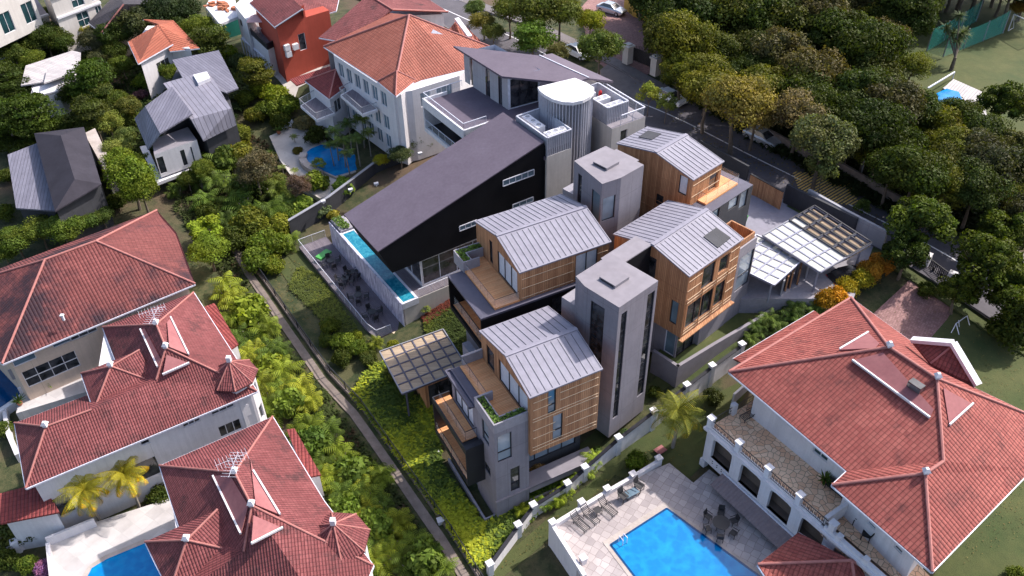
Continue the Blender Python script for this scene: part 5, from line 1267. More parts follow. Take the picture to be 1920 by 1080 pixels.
m=MB();m.prism([sum(w)/4+(p-sum(w)/4)*.96+(0,0,.03) for p in w],zz);build(m,'terrace_floor','grey_deck',hr)
m=MB();
for i in (0,3,2): 
    a,b=w[i],w[(i+1)%4] if i!=2 else w[3]
for a,b in ((w[0],w[3]),(w[3],w[2]),(w[0],w[1])): m.beam(a+(0,0,.35),b+(0,0,.35),.15,.9)
build(m,'parapet','black_metal',hr)
m=MB();z2=6.2;v=[P(x,y,z2) for x,y in ((452,72),(460,62),(505,100),(495,108))];m.prism(v,z2-.12);
for p in v: m.beam((p[0],p[1],3.5),p,.12)
for k in range(8): p=v[0]+(v[3]-v[0])*k/7;m.beam((p[0],p[1],3.5),p,.1)
build(m,'conservatory','white_metal',hr)
# parasol on terrace
q=P(486,62,zz);t=thing('parasol','pink square parasol on the red house roof terrace','parasol',q);m=MB();m.tube(q,q+(0,0,2.4),.04);build(m,'pole','white_metal',t)
m=MB();tp=q+(0,0,2.8);cs=[q+V3((a*1.2,b*1.2,2.1)) for a,b in ((-1,-1),(1,-1),(1,1),(-1,1))]
for i in range(4): m.face([cs[i],cs[(i+1)%4],tp]);m.face([cs[(i+1)%4]-(0,0,.03),cs[i]-(0,0,.03),tp-(0,0,.03)])
build(m,'canopy','pink_cloth',t)
q=P(486,58,zz);table(q+V3((.3,-.6,0)),.5,'small pale table under the pink parasol','roof terrace table','white_paint')
# small orange roofed house
hs_=thing('house','small white house with two bright orange tiled roof slopes, upper left','house',P(300,110,3))
eo=8.6
roof(hs_,[(240,78,eo),(259,119,eo),(324,82,eo+.2),(297,45,eo+1.8),(238,92,eo-.1)],[[0,1,2,3]],'tile_bright',[],rmat='tile_ridge')
roof(hs_,[(268,36,eo+1.),(325,38,eo+1.),(374,90,eo-.6),(318,96,eo-.4),(297,45,eo+1.7)],[[0,4,3,2,1]],'tile_bright',[],name='rear_roof')
walls_in(hs_,[(248,80),(262,120),(322,88),(360,90),(320,45),(275,45)],eo-.2,2.,'white_wall',.35,{1:[('m',2.5,5.0,5.2,7.2,{'nx':3})],0:[('m',2.5,5.0,5.2,7.2,{'nx':3})]})
# grey metal roofed house
hg=thing('house','modern house with grey ribbed metal roofs, a white roof box and folded slopes, upper left','house',P(360,220,2))
q=[P(323,112,9.2),P(410,94,9.2),P(447,165,8.2),P(425,173,8.2),P(345,145,8.8)]
def panelroof(root,pts,mat,th=.18,az=None,name='roof'):
    w=[P(*p) for p in pts];d=w[1]-w[0];m=MB(math.atan2(d[1],d[0]) if az is None else az);n=np.cross(w[1]-w[0],w[2]-w[0])
    m.prism(w,[p-(0,0,th) for p in w]);return build(m,name,mat,root)
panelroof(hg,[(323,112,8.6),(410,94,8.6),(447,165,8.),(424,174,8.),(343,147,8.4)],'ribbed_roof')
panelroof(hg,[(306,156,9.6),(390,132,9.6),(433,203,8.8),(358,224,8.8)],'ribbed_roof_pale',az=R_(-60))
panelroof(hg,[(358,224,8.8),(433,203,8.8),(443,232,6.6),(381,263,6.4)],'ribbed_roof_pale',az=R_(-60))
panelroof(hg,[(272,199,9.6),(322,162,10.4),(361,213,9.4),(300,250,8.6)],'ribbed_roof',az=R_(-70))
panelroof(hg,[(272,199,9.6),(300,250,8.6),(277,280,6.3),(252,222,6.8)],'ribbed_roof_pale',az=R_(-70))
m=MB();w=[P(x,y,9.8) for x,y in ((362,140),(388,134),(394,146),(371,155))];m.prism(w,9.3);build(m,'roof_box','white_paint',hg)
bo=[P(x,y,6) for x,y in ((300,262),(352,238),(388,268),(452,240),(440,180),(400,120),(335,130),(300,190))]
house_walls(hg,inset(bo,.8),1.,6.8,'dark_wall',{},'wall',None)
wq_=[P(x,y,6.) for x,y in ((287,282),(366,260),(375,287),(296,325))]
wq_=[P(285,285,6.)[:2],P(296,338,6.)[:2],P(374,300,6.)[:2],P(366,262,6.)[:2]]
a=[P(x,y,6.4) for x,y in ((289,290),(369,262),(352,238),(285,262))];pw=inset([V3((p[0],p[1],0)) for p in a],.0);i1=edge_index(pw,330,276,6.4)
house_walls(hg,pw,3.2,6.4,'white_wall',{i1:[(293,297,314,322),(337,283,353,308),(356,276,367,304,{'glass':'glass_pale'})]},'white_box','roof_flat',frame='black_metal')
m=MB();w=[P(x,y,3.) for x,y in ((262,275),(294,343),(372,312),(374,303),(298,330))];m.prism([P(262,275,3),P(275,272,3),P(300,328,3),P(375,303,3),P(372,313,3),P(294,343,3)],2.6);build(m,'balcony_slab','white_paint',hg)
# dark pitched roof house, left edge
hd=thing('house','dark slate gabled house with a pale lean-to roof at the left edge','house',P(120,320,1))
roof(hd,[(64,250,6.8),(103,396,6.8),(190,345,6.8),(157,238,6.8),(140,336,8.3),(114,254,8.3)],[[0,1,4,5],[1,2,4],[2,3,5,4],[3,0,5]],'black_roof',[],gutter=None)
panelroof(hd,[(14,290,5.6),(70,268,5.6),(105,395,5.2),(30,390,5.2)],'ribbed_roof',az=R_(20),name='lean_to')
m=MB();w=[P(x,y,5.2) for x,y in ((158,250),(178,240),(206,300),(198,322))];m.prism(w,0.5);build(m,'flat_roof','stone_paving',hd)
walls_in(hd,[(64,250),(103,396),(190,345),(157,238)],6.7,0,'dark_wall',.5);walls_in(hd,[(18,292),(70,268),(103,393),(32,388)],5.1,0,'dark_wall',.4)
# pale flat roofs
hf=thing('house','bungalow with overlapping pale flat metal roofs, upper left','house',P(90,150,2))
panelroof(hf,[(39,160,6.8),(48,123,6.8),(135,95,6.8),(151,98,6.8),(150,130,6.6),(85,153,6.6)],'pale_roof')
panelroof(hf,[(57,185,6.),(60,160,6.),(120,140,6.),(150,150,6.),(108,172,6.)],'pale_roof')
panelroof(hf,[(82,156,7.2),(88,131,7.2),(148,112,7.2),(146,133,7.1)],'pale_roof')
walls_in(hf,[(45,160),(60,184),(110,172),(148,140),(135,100),(52,125)],6.3,1.,'white_wall',.8,{0:[('m',1,5,3.5,5.5,{'nx':4})]})
# apartments
ap=thing('apartment_building','pink white apartment block with arched windows and cornices, top left corner','building',P(90,60,2))
ZA=17.
W1=[P(-60,150,6),P(118,55,6)]
def block(px,z,z0,wins,cap='roof_flat',cm='cream_wall'):
    pts=inset([V3((*P(x,y,z)[:2],0)) for x,y in px],0.);return pts
pts=inset([V3((*P(x,y,8.)[:2],0)) for x,y in ((-70,82),(90,28),(60,-15),(-90,20))],0);i1=edge_index(pts,30,50,8.)
house_walls(ap,pts,0,8.,'cream_wall',{i1:[('m',4+k*2.7,5.8+k*2.7,5.2,7.0,{'glass':'glass_blue'}) for k in range(8)]+[('m',6+k*4,7.6+k*4,1.2,3.3,{'glass':'glass_teal'}) for k in range(5)]},'wall','roof_flat')
W=Wall(pts[i1],pts[(i1+1)%len(pts)],0,8);m=MB();m.beam(W.p(0,4.3,.1),W.p(W.L,4.3,.1),.4,.5);m.beam(W.p(0,8.1,.1),W.p(W.L,8.1,.1),.4,.3);build(m,'cornice','white_paint',ap)
pts=inset([V3((*P(x,y,11.)[:2],0)) for x,y in ((98,10),(180,-20),(150,-60),(70,-35))],0);i1=edge_index(pts,140,0,11.);i2=edge_index(pts,85,-5,11)
house_walls(ap,pts,0,13.,'cream_wall',{i1:[('m',3+k*3.3,5.0+k*3.3,zz,zz+2.2,{'nx':2,'nz':2,'glass':'glass_teal'}) for k in range(4) for zz in (9.5,6.4,3.3)]},'wall','roof_flat')
W=Wall(pts[i1],pts[(i1+1)%len(pts)],0,8);m=MB();m.beam(W.p(0,9.0,.1),W.p(W.L,9.,.1),.3,.3);m.beam(W.p(0,12.0,.1),W.p(W.L,12.,.1),.3,.3);build(m,'cornice','white_paint',ap)
pts=inset([V3((*P(x,y,14.)[:2],0)) for x,y in ((-60,25),(55,-25),(20,-60),(-90,-30))],0);i1=edge_index(pts,10,0,14.)
house_walls(ap,pts,8.,14.,'cream_wall',{i1:[('m',4+k*4,6+k*4,9.3,12.2,{'nx':2,'glass':'glass_teal'}) for k in range(5)]},'upper_wall','roof_flat')
# dark hip roof
simple_house('house','peach house with a dark charcoal hip roof behind the trees, top left',[([(166,42,8.),(190,62,8.),(300,8,8.),(220,-15,8.),(232,8,11.)],[[0,1,4],[1,2,4],[2,3,4],[3,0,4]],[(4,1)])],([(168,44),(190,62),(295,10),(225,-12)],7.9,.6),'peach_wall',2,'tile_dark',wins={0:[('m',1.5,2.3,4.5,6)],1:[('m',1.5,2.3,4.5,6)]})
simple_house('house','pink roofed house at the upper right of the orange villa, behind its gable',[([(790,-5,10),(868,-2,10),(840,-30,12)],[[0,1,2]],[])],None,'white_wall',6,'tile_pink')
# building site
bs=thing('building_site','unfinished white concrete building with green teal netting and scaffold, top','building',P(420,40,4))
m=MB();w=[P(x,y,9.) for x,y in ((385,12),(412,45),(448,30),(440,-5),(400,-15))];m.prism(w,8.6);build(m,'roof_slab','white_wall',bs)
m=MB();w2=[P(x,y,10.5) for x,y in ((440,10),(462,38),(485,20),(465,-15))];m.prism(w2,5.);build(m,'wall','white_wall',bs)
m=MB();a,b,c=P(418,75,3.8),P(460,62,3.8),P(380,25,3.8);m.prism([a,b,b+(0,.15,0),a+(0,.15,0)],[q+(0,0,3.4) for q in (a,b,b+V3((0,.15,0)),a+V3((0,.15,0)))]);
build(m,'netting','teal_sheet',bs)
m=MB()
for k in range(7): q=w[0]+(w[1]-w[0])*k/6;m.tube((q[0],q[1],3),(q[0],q[1],8.6),.05,n=6)
for zz in (5,6.6,8): m.beam((w[0][0],w[0][1],zz),(w[1][0],w[1][1],zz),.06)
build(m,'scaffold','grey_metal',bs)
m=MB();rs=random.Random(5)
for k in range(26): q=w[0]+(w[2]-w[0])*rs.random()+(w[3]-w[0])*rs.random()*.4;m.box(q+(0,0,0.0),rs.uniform(.3,1.),rs.uniform(.2,.8),rs.uniform(.1,.5),rs.random()*3)
build(m,'rubble','terracotta',bs)
# ================================================================ planting
def qmesh(name,Q,tone,mat,mi=None,mats=None):
    Q=np.asarray(Q,float);n=len(Q);me=bpy.data.meshes.new(name)
    me.vertices.add(n*4);me.vertices.foreach_set('co',Q.reshape(-1));me.loops.add(n*4);me.loops.foreach_set('vertex_index',np.arange(n*4))
    me.polygons.add(n);me.polygons.foreach_set('loop_start',np.arange(n)*4);me.polygons.foreach_set('loop_total',np.full(n,4))
    me.update(calc_edges=True);a=me.color_attributes.new('tone','FLOAT_COLOR','CORNER')
    t=np.asarray(tone,float)
    if t.ndim==1: t=np.stack([t,t,t],1)
    c=np.repeat(np.concatenate([t,np.ones((n,1))],1),4,0);a.data.foreach_set('color',c.ravel());me.materials.append(MT[mat]);return me
def leaves(C_,N_,size,rs,aspect=.6,droop=0.):
    "diamond leaf cards at centres C_ facing roughly N_"
    n=len(C_);N_=N_+rs.normal(0,.55,(n,3));N_/=np.linalg.norm(N_,axis=1)[:,None]
    T=rs.normal(0,1,(n,3));T[:,2]-=droop;T-=N_*(T*N_).sum(1)[:,None];T/=np.linalg.norm(T,axis=1)[:,None];B=np.cross(N_,T)
    s=size*rs.uniform(.65,1.4,(n,1));return np.stack([C_-T*s,C_+B*s*aspect,C_+T*s,C_-B*s*aspect],1)
def crown(name,seed,nl=26,n=6000,leaf=.055,flat=.8,lobe=.36,hollow=.8,mat='leaf',layered=False,jag=.12,tipcol=None,droop=0.):
    rs=np.random.RandomState(seed);Cs=[];Ns=[];Ts=[]
    per=n//nl
    for i in range(nl):
        if layered:
            z=rs.uniform(-.55,.75);rr=(1-abs(z-.0)*.75)*rs.uniform(.25,.8);a=rs.uniform(0,6.28);c=np.array([rr*math.cos(a),rr*math.sin(a),z*flat]);sc=np.array([1,1,.22])*lobe*rs.uniform(.8,1.3)
        else:
            a=rs.uniform(0,6.28);el=math.asin(rs.uniform(-.35,1));r=rs.uniform(.45,.78);c=np.array([r*math.cos(el)*math.cos(a),r*math.cos(el)*math.sin(a),r*math.sin(el)*flat]);sc=np.array([1,1,.8])*lobe*rs.uniform(.6,1.25)
        d=rs.normal(0,1,(per,3));d[:,2]=np.abs(d[:,2])*rs.choice([1,1,1,-1],per);d/=np.linalg.norm(d,axis=1)[:,None]
        k=rs.uniform(hollow,1.,(per,1))**.5*(1+rs.normal(0,jag,(per,1)))
        Cs.append(c+d*k*sc);Ns.append(d);
        lt=rs.uniform(.72,1.28);hue=rs.uniform(-.1,.1);base=lt*rs.uniform(.72,1.3,per)
        col=np.stack([base*(1+hue),base,base*(1-hue*1.5)],1)
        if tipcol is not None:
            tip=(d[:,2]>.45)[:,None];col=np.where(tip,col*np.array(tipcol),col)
        Ts.append(col)
    C_=np.concatenate(Cs);N_=np.concatenate(Ns);T_=np.concatenate(Ts)
    return qmesh(name,leaves(C_,N_,leaf,rs,droop=droop),T_,mat)
def trunk_mesh(name,seed,h=1.7,r=.075,spread=.6,nb=7,mat='trunk'):
    rs=random.Random(seed);m=MB();p=V3((0,0,0));pts=[p]
    for k in range(3): p=p+V3((rs.uniform(-.06,.06),rs.uniform(-.06,.06),h*.27));pts.append(p)
    for i in range(3): m.tube(pts[i],pts[i+1],r*(1-.2*i),r*(1-.2*(i+1)),n=7)
    for k in range(nb):
        a=k*6.28/nb+rs.uniform(-.3,.3);s=pts[2]+(pts[3]-pts[2])*rs.random();e=V3((math.cos(a)*spread*rs.uniform(.5,1),math.sin(a)*spread*rs.uniform(.5,1),h*rs.uniform(.9,1.25)))
        mid=(s+e)/2+V3((0,0,-.05));m.tube(s,mid,r*.45,r*.3,n=5,cap=False);m.tube(mid,e,r*.3,r*.1,n=5,cap=False)
        for j in range(2): e2=e+V3((rs.uniform(-.3,.3),rs.uniform(-.3,.3),rs.uniform(.05,.3)));m.tube(mid+(e-mid)*.5,e2,r*.15,r*.05,n=4,cap=False)
    me=bpy.data.meshes.new(name);me.from_pydata([tuple(v) for v in m.v],[],m.f);me.materials.append(MT[mat]);return me
def frond(Q,T,base,az,el,L,droop,npair,ll,wd,rs,tone=1.,vee=.5,hang=.3,tip=(1,1,1)):
    d=V3((math.cos(az),math.sin(az),0));p=V3(base);e=el;st=L/npair
    for k in range(npair):
        dirv=d*math.cos(e)+V3((0,0,math.sin(e)));q=p+dirv*st;t=(k+1)/npair
        s=V3((-d[1],d[0],0));up=np.cross(dirv,s)*-1 if False else np.cross(s,dirv)
        w=ll*math.sin(math.pi*min(1,.12+t*.86))**.7
        Q.append([p-s*.012*L,p+s*.012*L,q+s*.008*L,q-s*.008*L]);T.append(np.array([.9,.8,.5])*tone)
        for sg in (-1,1):
            ld=s*sg*math.cos(vee)+dirv*.55-up*(-math.sin(vee)*.5)+V3((0,0,-hang*t-rs.uniform(0,.15)));ld/=np.linalg.norm(ld)
            a=p+dirv*st*.2;b=p+dirv*(st*.2+wd);mid=a+ld*w*.55;en=a+ld*w+V3((0,0,-hang*w*.4))
            Q.append([a,b,mid+dirv*wd*.9,mid]);Q.append([mid,mid+dirv*wd*.9,en+dirv*wd*.2,en])
            c=tone*rs.uniform(.75,1.25);cc=np.array([c,c,c])*(np.array(tip) if t>.75 or rs.random()<.15 else 1);T.append(cc);T.append(cc)
        p=q;e-=droop/npair*(.5+t)
def palm_crown(name,seed,nf=20,L=1.,npair=16,ll=.34,wd=.035,stems=1,elr=(-.2,1.3),droop=1.5,spread=0.,hang=.35,tip=(1.,1.,1.),mat='leaf'):
    rs=random.Random(seed);Q=[];T=[]
    for s in range(stems):
        a0=rs.uniform(0,6.28);r0=spread*math.sqrt(rs.random());b=V3((r0*math.cos(a0),r0*math.sin(a0),-rs.uniform(0,.6)*(stems>1)))
        for k in range(nf):
            el=elr[0]+(elr[1]-elr[0])*(k+.5)/nf;frond(Q,T,b,a0+k*2.4+rs.uniform(-.2,.2),el,L*rs.uniform(.7,1.15),droop,npair,ll,wd,rs,rs.uniform(.55,1.35),hang=hang,tip=tip if el<.35 else (1,1,1))
    return qmesh(name,Q,T,mat)
def stems_mesh(name,seed,stems,h,spread,r,mat='palm_trunk',bend=.1):
    rs=random.Random(seed);m=MB()
    for s in range(stems):
        a0=rs.uniform(0,6.28);r0=spread*math.sqrt(rs.random())*(stems>1);p=V3((r0*.3,0,0));e=V3((r0*math.cos(a0)+bend*rs.uniform(-1,1),r0*math.sin(a0)+bend*rs.uniform(-1,1),h))
        N_=4
        for k in range(N_): m.tube(p+(e-p)*k/N_,p+(e-p)*(k+1)/N_,r*(1.2-.1*k),r*(1.1-.1*k),n=6,cap=False)
    me=bpy.data.meshes.new(name);me.from_pydata([tuple(v) for v in m.v],[],m.f);me.materials.append(MT[mat]);return me
KIND={}
def kind(k,crowns,trunks,hc,name,cat):
    KIND[k]=(crowns,trunks,hc,name,cat)
kind('broad',[crown('crown',s,34,11000,.044,.8,.38) for s in (1,2,3)],[trunk_mesh('trunk',s) for s in (1,2,3)],1.7,'broadleaf_tree','tree')
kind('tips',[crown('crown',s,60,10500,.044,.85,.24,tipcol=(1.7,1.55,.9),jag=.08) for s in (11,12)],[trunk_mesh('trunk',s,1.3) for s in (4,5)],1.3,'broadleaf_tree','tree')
kind('fine',[crown('crown',s,34,10500,.038,.8,.34,jag=.18) for s in (21,22)],[trunk_mesh('trunk',s) for s in (6,7)],1.7,'broadleaf_tree','tree')
kind('layer',[crown('crown',s,34,7000,.05,1.0,.42,layered=True) for s in (31,32)],[trunk_mesh('trunk',s) for s in (8,9)],1.5,'layered_tree','tree')
kind('sparse',[crown('crown',s,16,2200,.06,1.1,.30,jag=.2) for s in (41,42)],[trunk_mesh('trunk',s,1.9,.04) for s in (10,11)],1.9,'young_tree','tree')
kind('bush',[crown('crown',s,26,4200,.075,.8,.40) for s in (51,52,53)],[trunk_mesh('stem',s,.6,.05,.5,5) for s in (12,13,14)],.62,'shrub','shrub')
kind('column',[crown('crown',s,30,3800,.075,1.9,.34) for s in (61,)],[trunk_mesh('stem',15,1.4,.05,.3,5)],1.7,'columnar_tree','tree')
kind('bigleaf',[crown('crown',s,22,1500,.15,.75,.38,jag=.2,droop=1.) for s in (71,72)],[trunk_mesh('stem',s,.6,.05,.5,5) for s in (16,17)],.65,'leafy_shrub','shrub')
kind('areca',[palm_crown('fronds',s,8,1.05,9,.34,.06,4,(.0,1.2),1.7,.5,.3) for s in (81,82,83)],[stems_mesh('stems',s,7,.9,.4,.03) for s in (1,2,3)],.95,'cluster_palm','palm')
kind('coconut',[palm_crown('fronds',s,26,1.,20,.30,.026,1,(-.75,1.3),1.25,0,.55,(1.7,1.15,.35)) for s in (91,92,93)],[stems_mesh('trunk',s,1,2.0,0,.05,bend=.2) for s in (4,5,6)],2.0,'coconut_palm','palm')
kind('slim',[palm_crown('fronds',s,13,1.,12,.34,.05,1,(-.1,1.2),1.4,0,.5) for s in (95,96)],[stems_mesh('trunk',s,1,3.6,0,.05,bend=.15) for s in (7,8)],3.6,'slender_palm','palm')
PARTN={'areca':('fronds','stems'),'coconut':('fronds','trunk'),'slim':('fronds','trunk'),'bush':('foliage','stem'),'bigleaf':('foliage','stem')}
TREEN=[0]
GAIN={'areca':1.35,'bigleaf':1.35,'broad':1.12,'tips':1.12,'fine':1.12,'coconut':1.15,'bush':1.05,'slim':1.2,'layer':1.0,'sparse':1.2}
def tree(k,x,y,r,col,label,group=None,gdz=0.,zs=1.,flatlab=None):
    crowns,trunks,hc,name,cat=KIND[k];i=TREEN[0];TREEN[0]+=1
    g_=GAIN.get(k,1.3)*(1.0 if x>1180 and y<415 else .72 if (k=='tips' and x>1650) else 1.25);col=(min(.5,col[0]*g_*1.12),min(.5,col[1]*g_*1.02),col[2]*g_*.8)
    z=5.;R=4.
    for _ in range(12):
        q=P(x,y,z);dist=np.linalg.norm(q-C3);R=r*dist/CF;z=z+(gz(q[0],q[1])+gdz+hc*R*zs-z)*.8
    q=P(x,y,z);g=gz(q[0],q[1])+gdz
    t=bpy.data.objects.new(name,None);COL.objects.link(t);t.location=(q[0],q[1],g-.05);t.rotation_euler=(0,0,(i*2.39996)%6.283);t.scale=(R,R,R*zs)
    t['label']=label;t['category']=cat
    if group:t['group']=group
    pn=PARTN.get(k,('crown','trunk'))
    c=bpy.data.objects.new(pn[0],crowns[i%len(crowns)]);COL.objects.link(c);c.parent=t;c.location=(0,0,hc);c.color=(*col,1)
    s=bpy.data.objects.new(pn[1],trunks[i%len(trunks)]);COL.objects.link(s);s.parent=t
    return t
DK=(.040,.058,.012);MID=(.070,.100,.018);BR=(.115,.165,.022);YG=(.19,.21,.022);OL=(.155,.140,.045);GG=(.105,.120,.062);VD=(.016,.028,.012);PALE=(.13,.17,.07);DG=(.032,.050,.012)
POS={'ul':'upper left','l':'left edge','tc':'top centre','tr':'top right'}
def trees(k,lst,label,group=None,**kw):
    for t in lst: tree(k,t[0],t[1],t[2],t[3],t[4] if len(t)>4 else label,group,**kw)
# wood beyond the road
rs=random.Random(4)
wood=[(1195,-40),(1235,60),(1235,110),(1290,190),(1400,170),(1460,200),(1600,250),(1640,300),(1690,345),(1800,370),(1960,420),(1960,330),(1880,250),(1830,250),(1760,235),(1700,190),(1670,120),(1680,60),(1760,5),(1960,-30),(1960,-90),(1200,-90)]
PATHX=[(415,440),(445,440),(485,513),(545,592),(595,660),(630,712),(690,775),(768,883),(860,1013),(915,1100),(860,1100),(812,1025),(718,890),(640,775),(585,712),(550,665),(500,592),(450,513)]
def inside(x,y,pg):
    c=False;j=len(pg)-1
    for i in range(len(pg)):
        if (pg[i][1]>y)!=(pg[j][1]>y) and x<(pg[j][0]-pg[i][0])*(y-pg[i][1])/(pg[j][1]-pg[i][1])+pg[i][0]: c=not c
        j=i
    return c
y=-60
row=0
wc=[DG,DK,DK,(.04,.06,.018),(.046,.055,.02),(.06,.07,.018),(.07,.085,.02),(.075,.07,.035),(.10,.11,.02),(.05,.055,.03)]
while y<420:
    st=44+y*.04;x=1190+(row%2)*st*.5
    while x<1960:
        X,Y=x+rs.uniform(-14,14),y+rs.uniform(-10,10)
        if inside(X,Y,wood): tree(rs.choice(['broad','broad','fine','tips']) if Y>60 else 'broad',X,Y,rs.uniform(36,60),rs.choice(wc),'dark green broadleaf tree in the dense wood beyond the road','trees of the dense wood')
        x+=st
    y+=st*.72;row+=1
GTR='distinct trees rising from the wood edge'
tree('fine',1385,192,66,OL,'large olive brown rounded tree overhanging the road, above the parked grey car',GTR)
tree('fine',1418,215,44,(.16,.13,.05),'smaller olive brown crown joined to the large olive tree by the road',GTR)
tree('fine',1500,215,52,(.13,.115,.075),'grey brown crowned tree at the wood edge behind the pale green tree',GTR)
tree('broad',1545,265,58,GG,'pale grey green tree leaning over the road by the street lamp',GTR)
tree('broad',1600,250,44,GG,'grey green tree at the wood edge just behind the street lamp',GTR)
tree('sparse',1548,308,34,(.085,.11,.045),'two stemmed grey green tree standing over the yellow road hatching',GTR,zs=1.2)
tree('tips',1615,62,30,(.20,.22,.03),'tree with bright yellow top rising out of the dark wood',GTR)
tree('tips',1650,75,26,(.20,.22,.03),'second yellow topped tree beside the sports field edge of the wood',GTR)
tree('fine',1715,125,32,(.11,.13,.03),'speckled yellow green tree at the wood edge by the sports field',GTR)
tree('broad',1380,95,38,(.085,.10,.055),'pale dusty green tree in the middle of the dense wood',GTR)
tree('broad',1430,85,30,PALE,'light green tree beside the dusty one within the dense wood',GTR)
tree('fine',1660,210,44,(.075,.065,.028),'brownish tree in the wood left of the small far pool',GTR)
tree('broad',1800,215,38,DK,'dark green tree covering the near corner of the small far pool',GTR)
tree('tips',1885,195,46,DG,'dark round tree at the right edge below the sports field',GTR)
tree('tips',1920,330,50,DG,'dark round tree at the right edge, lower than the sports field',GTR)
tree('broad',1740,330,50,DK,'mid green tree at the lower edge of the wood near the road end',GTR)
tree('broad',1700,300,40,(.05,.06,.02),'olive green tree low in the wood behind the street lamp',GTR)
# trees by the right hand garden gate
GG2='big trees by the garden gate'
tree('tips',1725,420,62,(.045,.075,.02),'tall dark green tree between the road and the orange hedge',GG2)
tree('tips',1700,475,44,(.035,.06,.018),'lower dark tree crown beside the end of the orange hedge',GG2)
tree('tips',1850,495,66,(.055,.08,.016),'big round tree with lime leaf tips right of the garden gate',GG2)
tree('tips',1905,560,56,(.045,.07,.016),'round dark tree at the right edge below the lime tipped tree',GG2)
tree('tips',1800,545,40,(.05,.075,.016),'lower lime tipped tree crown overhanging the brick drive',GG2)
tree('tips',1885,435,50,(.04,.065,.016),'dark crown at the right edge above the lime tipped tree',GG2)
tree('column',1617,390,14,(.06,.09,.025),'small slim upright tree on the verge beside the road','street trees')
tree('sparse',1217,178,24,(.15,.19,.045),'airy light green young tree beside the louvred roof pen','young street trees')
tree('sparse',1250,195,22,(.13,.17,.05),'airy young tree in front of the white car on the road','young street trees')
# orange hedge
for i,(x,y,r,c,l) in enumerate([(1548,566,20,(.30,.17,.02),'orange green clipped shrub at the near end of the golden hedge'),(1572,560,20,(.32,.17,.02),'second orange clipped shrub from the near end of the golden hedge'),(1590,538,18,(.28,.24,.03),'yellow shrub in the middle of the golden hedge'),(1612,527,19,(.24,.22,.025),'yellow green shrub right of the middle of the golden hedge'),(1632,510,20,(.28,.15,.025),'rusty orange shrub near the far end of the golden hedge'),(1654,494,19,(.26,.13,.025),'rusty orange shrub at the far end of the golden hedge')]):
    tree('bush',x,y,r+3,c,l,'shrubs of the golden hedge',zs=1.3)
# palms beside the carport
for i,(x,y,r) in enumerate([(1425,612,22),(1450,592,24),(1478,580,26),(1505,566,24),(1530,572,20),(1462,615,20),(1498,590,20),(1404,628,18)]):
    tree('areca',x,y,r,(.06,.10,.03),['palm clump at the left end of the bed by the red roof corner','palm clump second from the left in the carport bed','tall palm clump below the front canopy corner','palm clump below the timber doors of the carport','palm clump touching the near end of the golden hedge','low palm clump against the porch roof edge','low palm clump behind the villa ridge tip','small palm clump over the garden wall end'][i],'palms in the bed below the carport')
tree('bush',1425,563,20,VD,'dark shrub under the front carport canopy','garden shrubs')
# coconut palms
tree('coconut',1272,768,66,(.115,.135,.03),'large coconut palm with drooping fronds beside the white arcaded villa','coconut palms',zs=.8)
tree('coconut',158,918,50,(.20,.20,.03),'yellowish coconut palm left of its twin, bottom left','coconut palms')
tree('coconut',232,888,50,(.21,.21,.03),'yellowish coconut palm right of its twin against the white wall','coconut palms')
tree('coconut',185,880,26,(.06,.10,.03),'small green palm behind the two yellow coconut palms','coconut palms')
tree('slim',326,798,26,(.05,.09,.03),'small green palm between the two pink roofed villas','slender palms',zs=.5)
tree('slim',180,602,14,(.12,.17,.03),'small palm tuft against the old roof eave, leftmost of three','slender palms',zs=.6)
tree('slim',205,592,14,(.08,.12,.03),'small palm tuft against the old roof eave, middle of three','slender palms',zs=.6)
tree('slim',234,568,14,(.12,.17,.03),'small palm tuft against the old roof eave, rightmost of three','slender palms',zs=.6)
# palms over the far pool
for i,(x,y,r) in enumerate([(626,245,26),(652,230,24),(676,222,24),(640,262,24),(668,258,24),(690,248,20),(620,270,20),(650,285,22)]):
    tree('slim',x,y,r,[(.05,.085,.025),(.045,.075,.025),(.09,.12,.03)][i%3],['tall slim palm over the freeform pool, leftmost','tall slim palm over the freeform pool, top left','tall slim palm over the freeform pool, topmost','tall slim palm leaning over the pool centre','tall slim palm in the middle of the pool cluster','tall slim palm nearest the white bay wall','low slim palm at the left of the pool cluster','low slim palm over the blue pool water'][i],'slim palms over the freeform pool',zs=.7)
tree('bush',590,255,22,(.035,.045,.01),'clipped dark dome shrub beside the freeform pool','garden shrubs')
tree('bush',557,283,10,(.09,.08,.02),'small round olive shrub on the white pool surround','garden shrubs')
tree('bush',570,232,18,(.14,.13,.08),'pale twiggy shrub under the maroon annexe terrace','garden shrubs')
for i,(x,y) in enumerate([(528,312),(552,318),(551,255)]): tree('slim',x,y,12,(.10,.13,.05),['small potted palm on the shaded paving, left','small potted palm on the white paving, right','small palm near the pool head'][i],'small palms on the far terrace',zs=.4)
tree('sparse',598,305,16,(.12,.16,.04),'thin potted tree at the curved pool wall','garden trees',zs=.7)
trees('broad',[(770,255,30,(.04,.055,.03),'dark glossy frangipani tree against the white house wall'),(750,290,24,(.05,.07,.035),'dark frangipani tree near the garden wall'),(800,262,20,(.05,.07,.02),'green tree under the white balcony corner'),(735,262,18,(.06,.08,.04),'small grey green tree beside the slim palms'),(715,300,16,(.20,.20,.02),'small bright yellow green tree by the dark garden wall')],'',"garden trees",zs=.75)
trees('bigleaf',[(590,345,24,MID,'broad leaved banana like plant by the dark garden wall'),(645,350,22,(.09,.14,.03),'bright broad leaved plant under the slim palms'),(565,385,20,(.10,.15,.03),'bright broad leaved plant outside the terrace corner'),(604,395,18,(.09,.12,.07),'pale papaya tree beside the terrace corner'),(625,402,12,(.14,.14,.03),'round golden shrub at the end of the lap pool')],'','broad leaved garden plants')
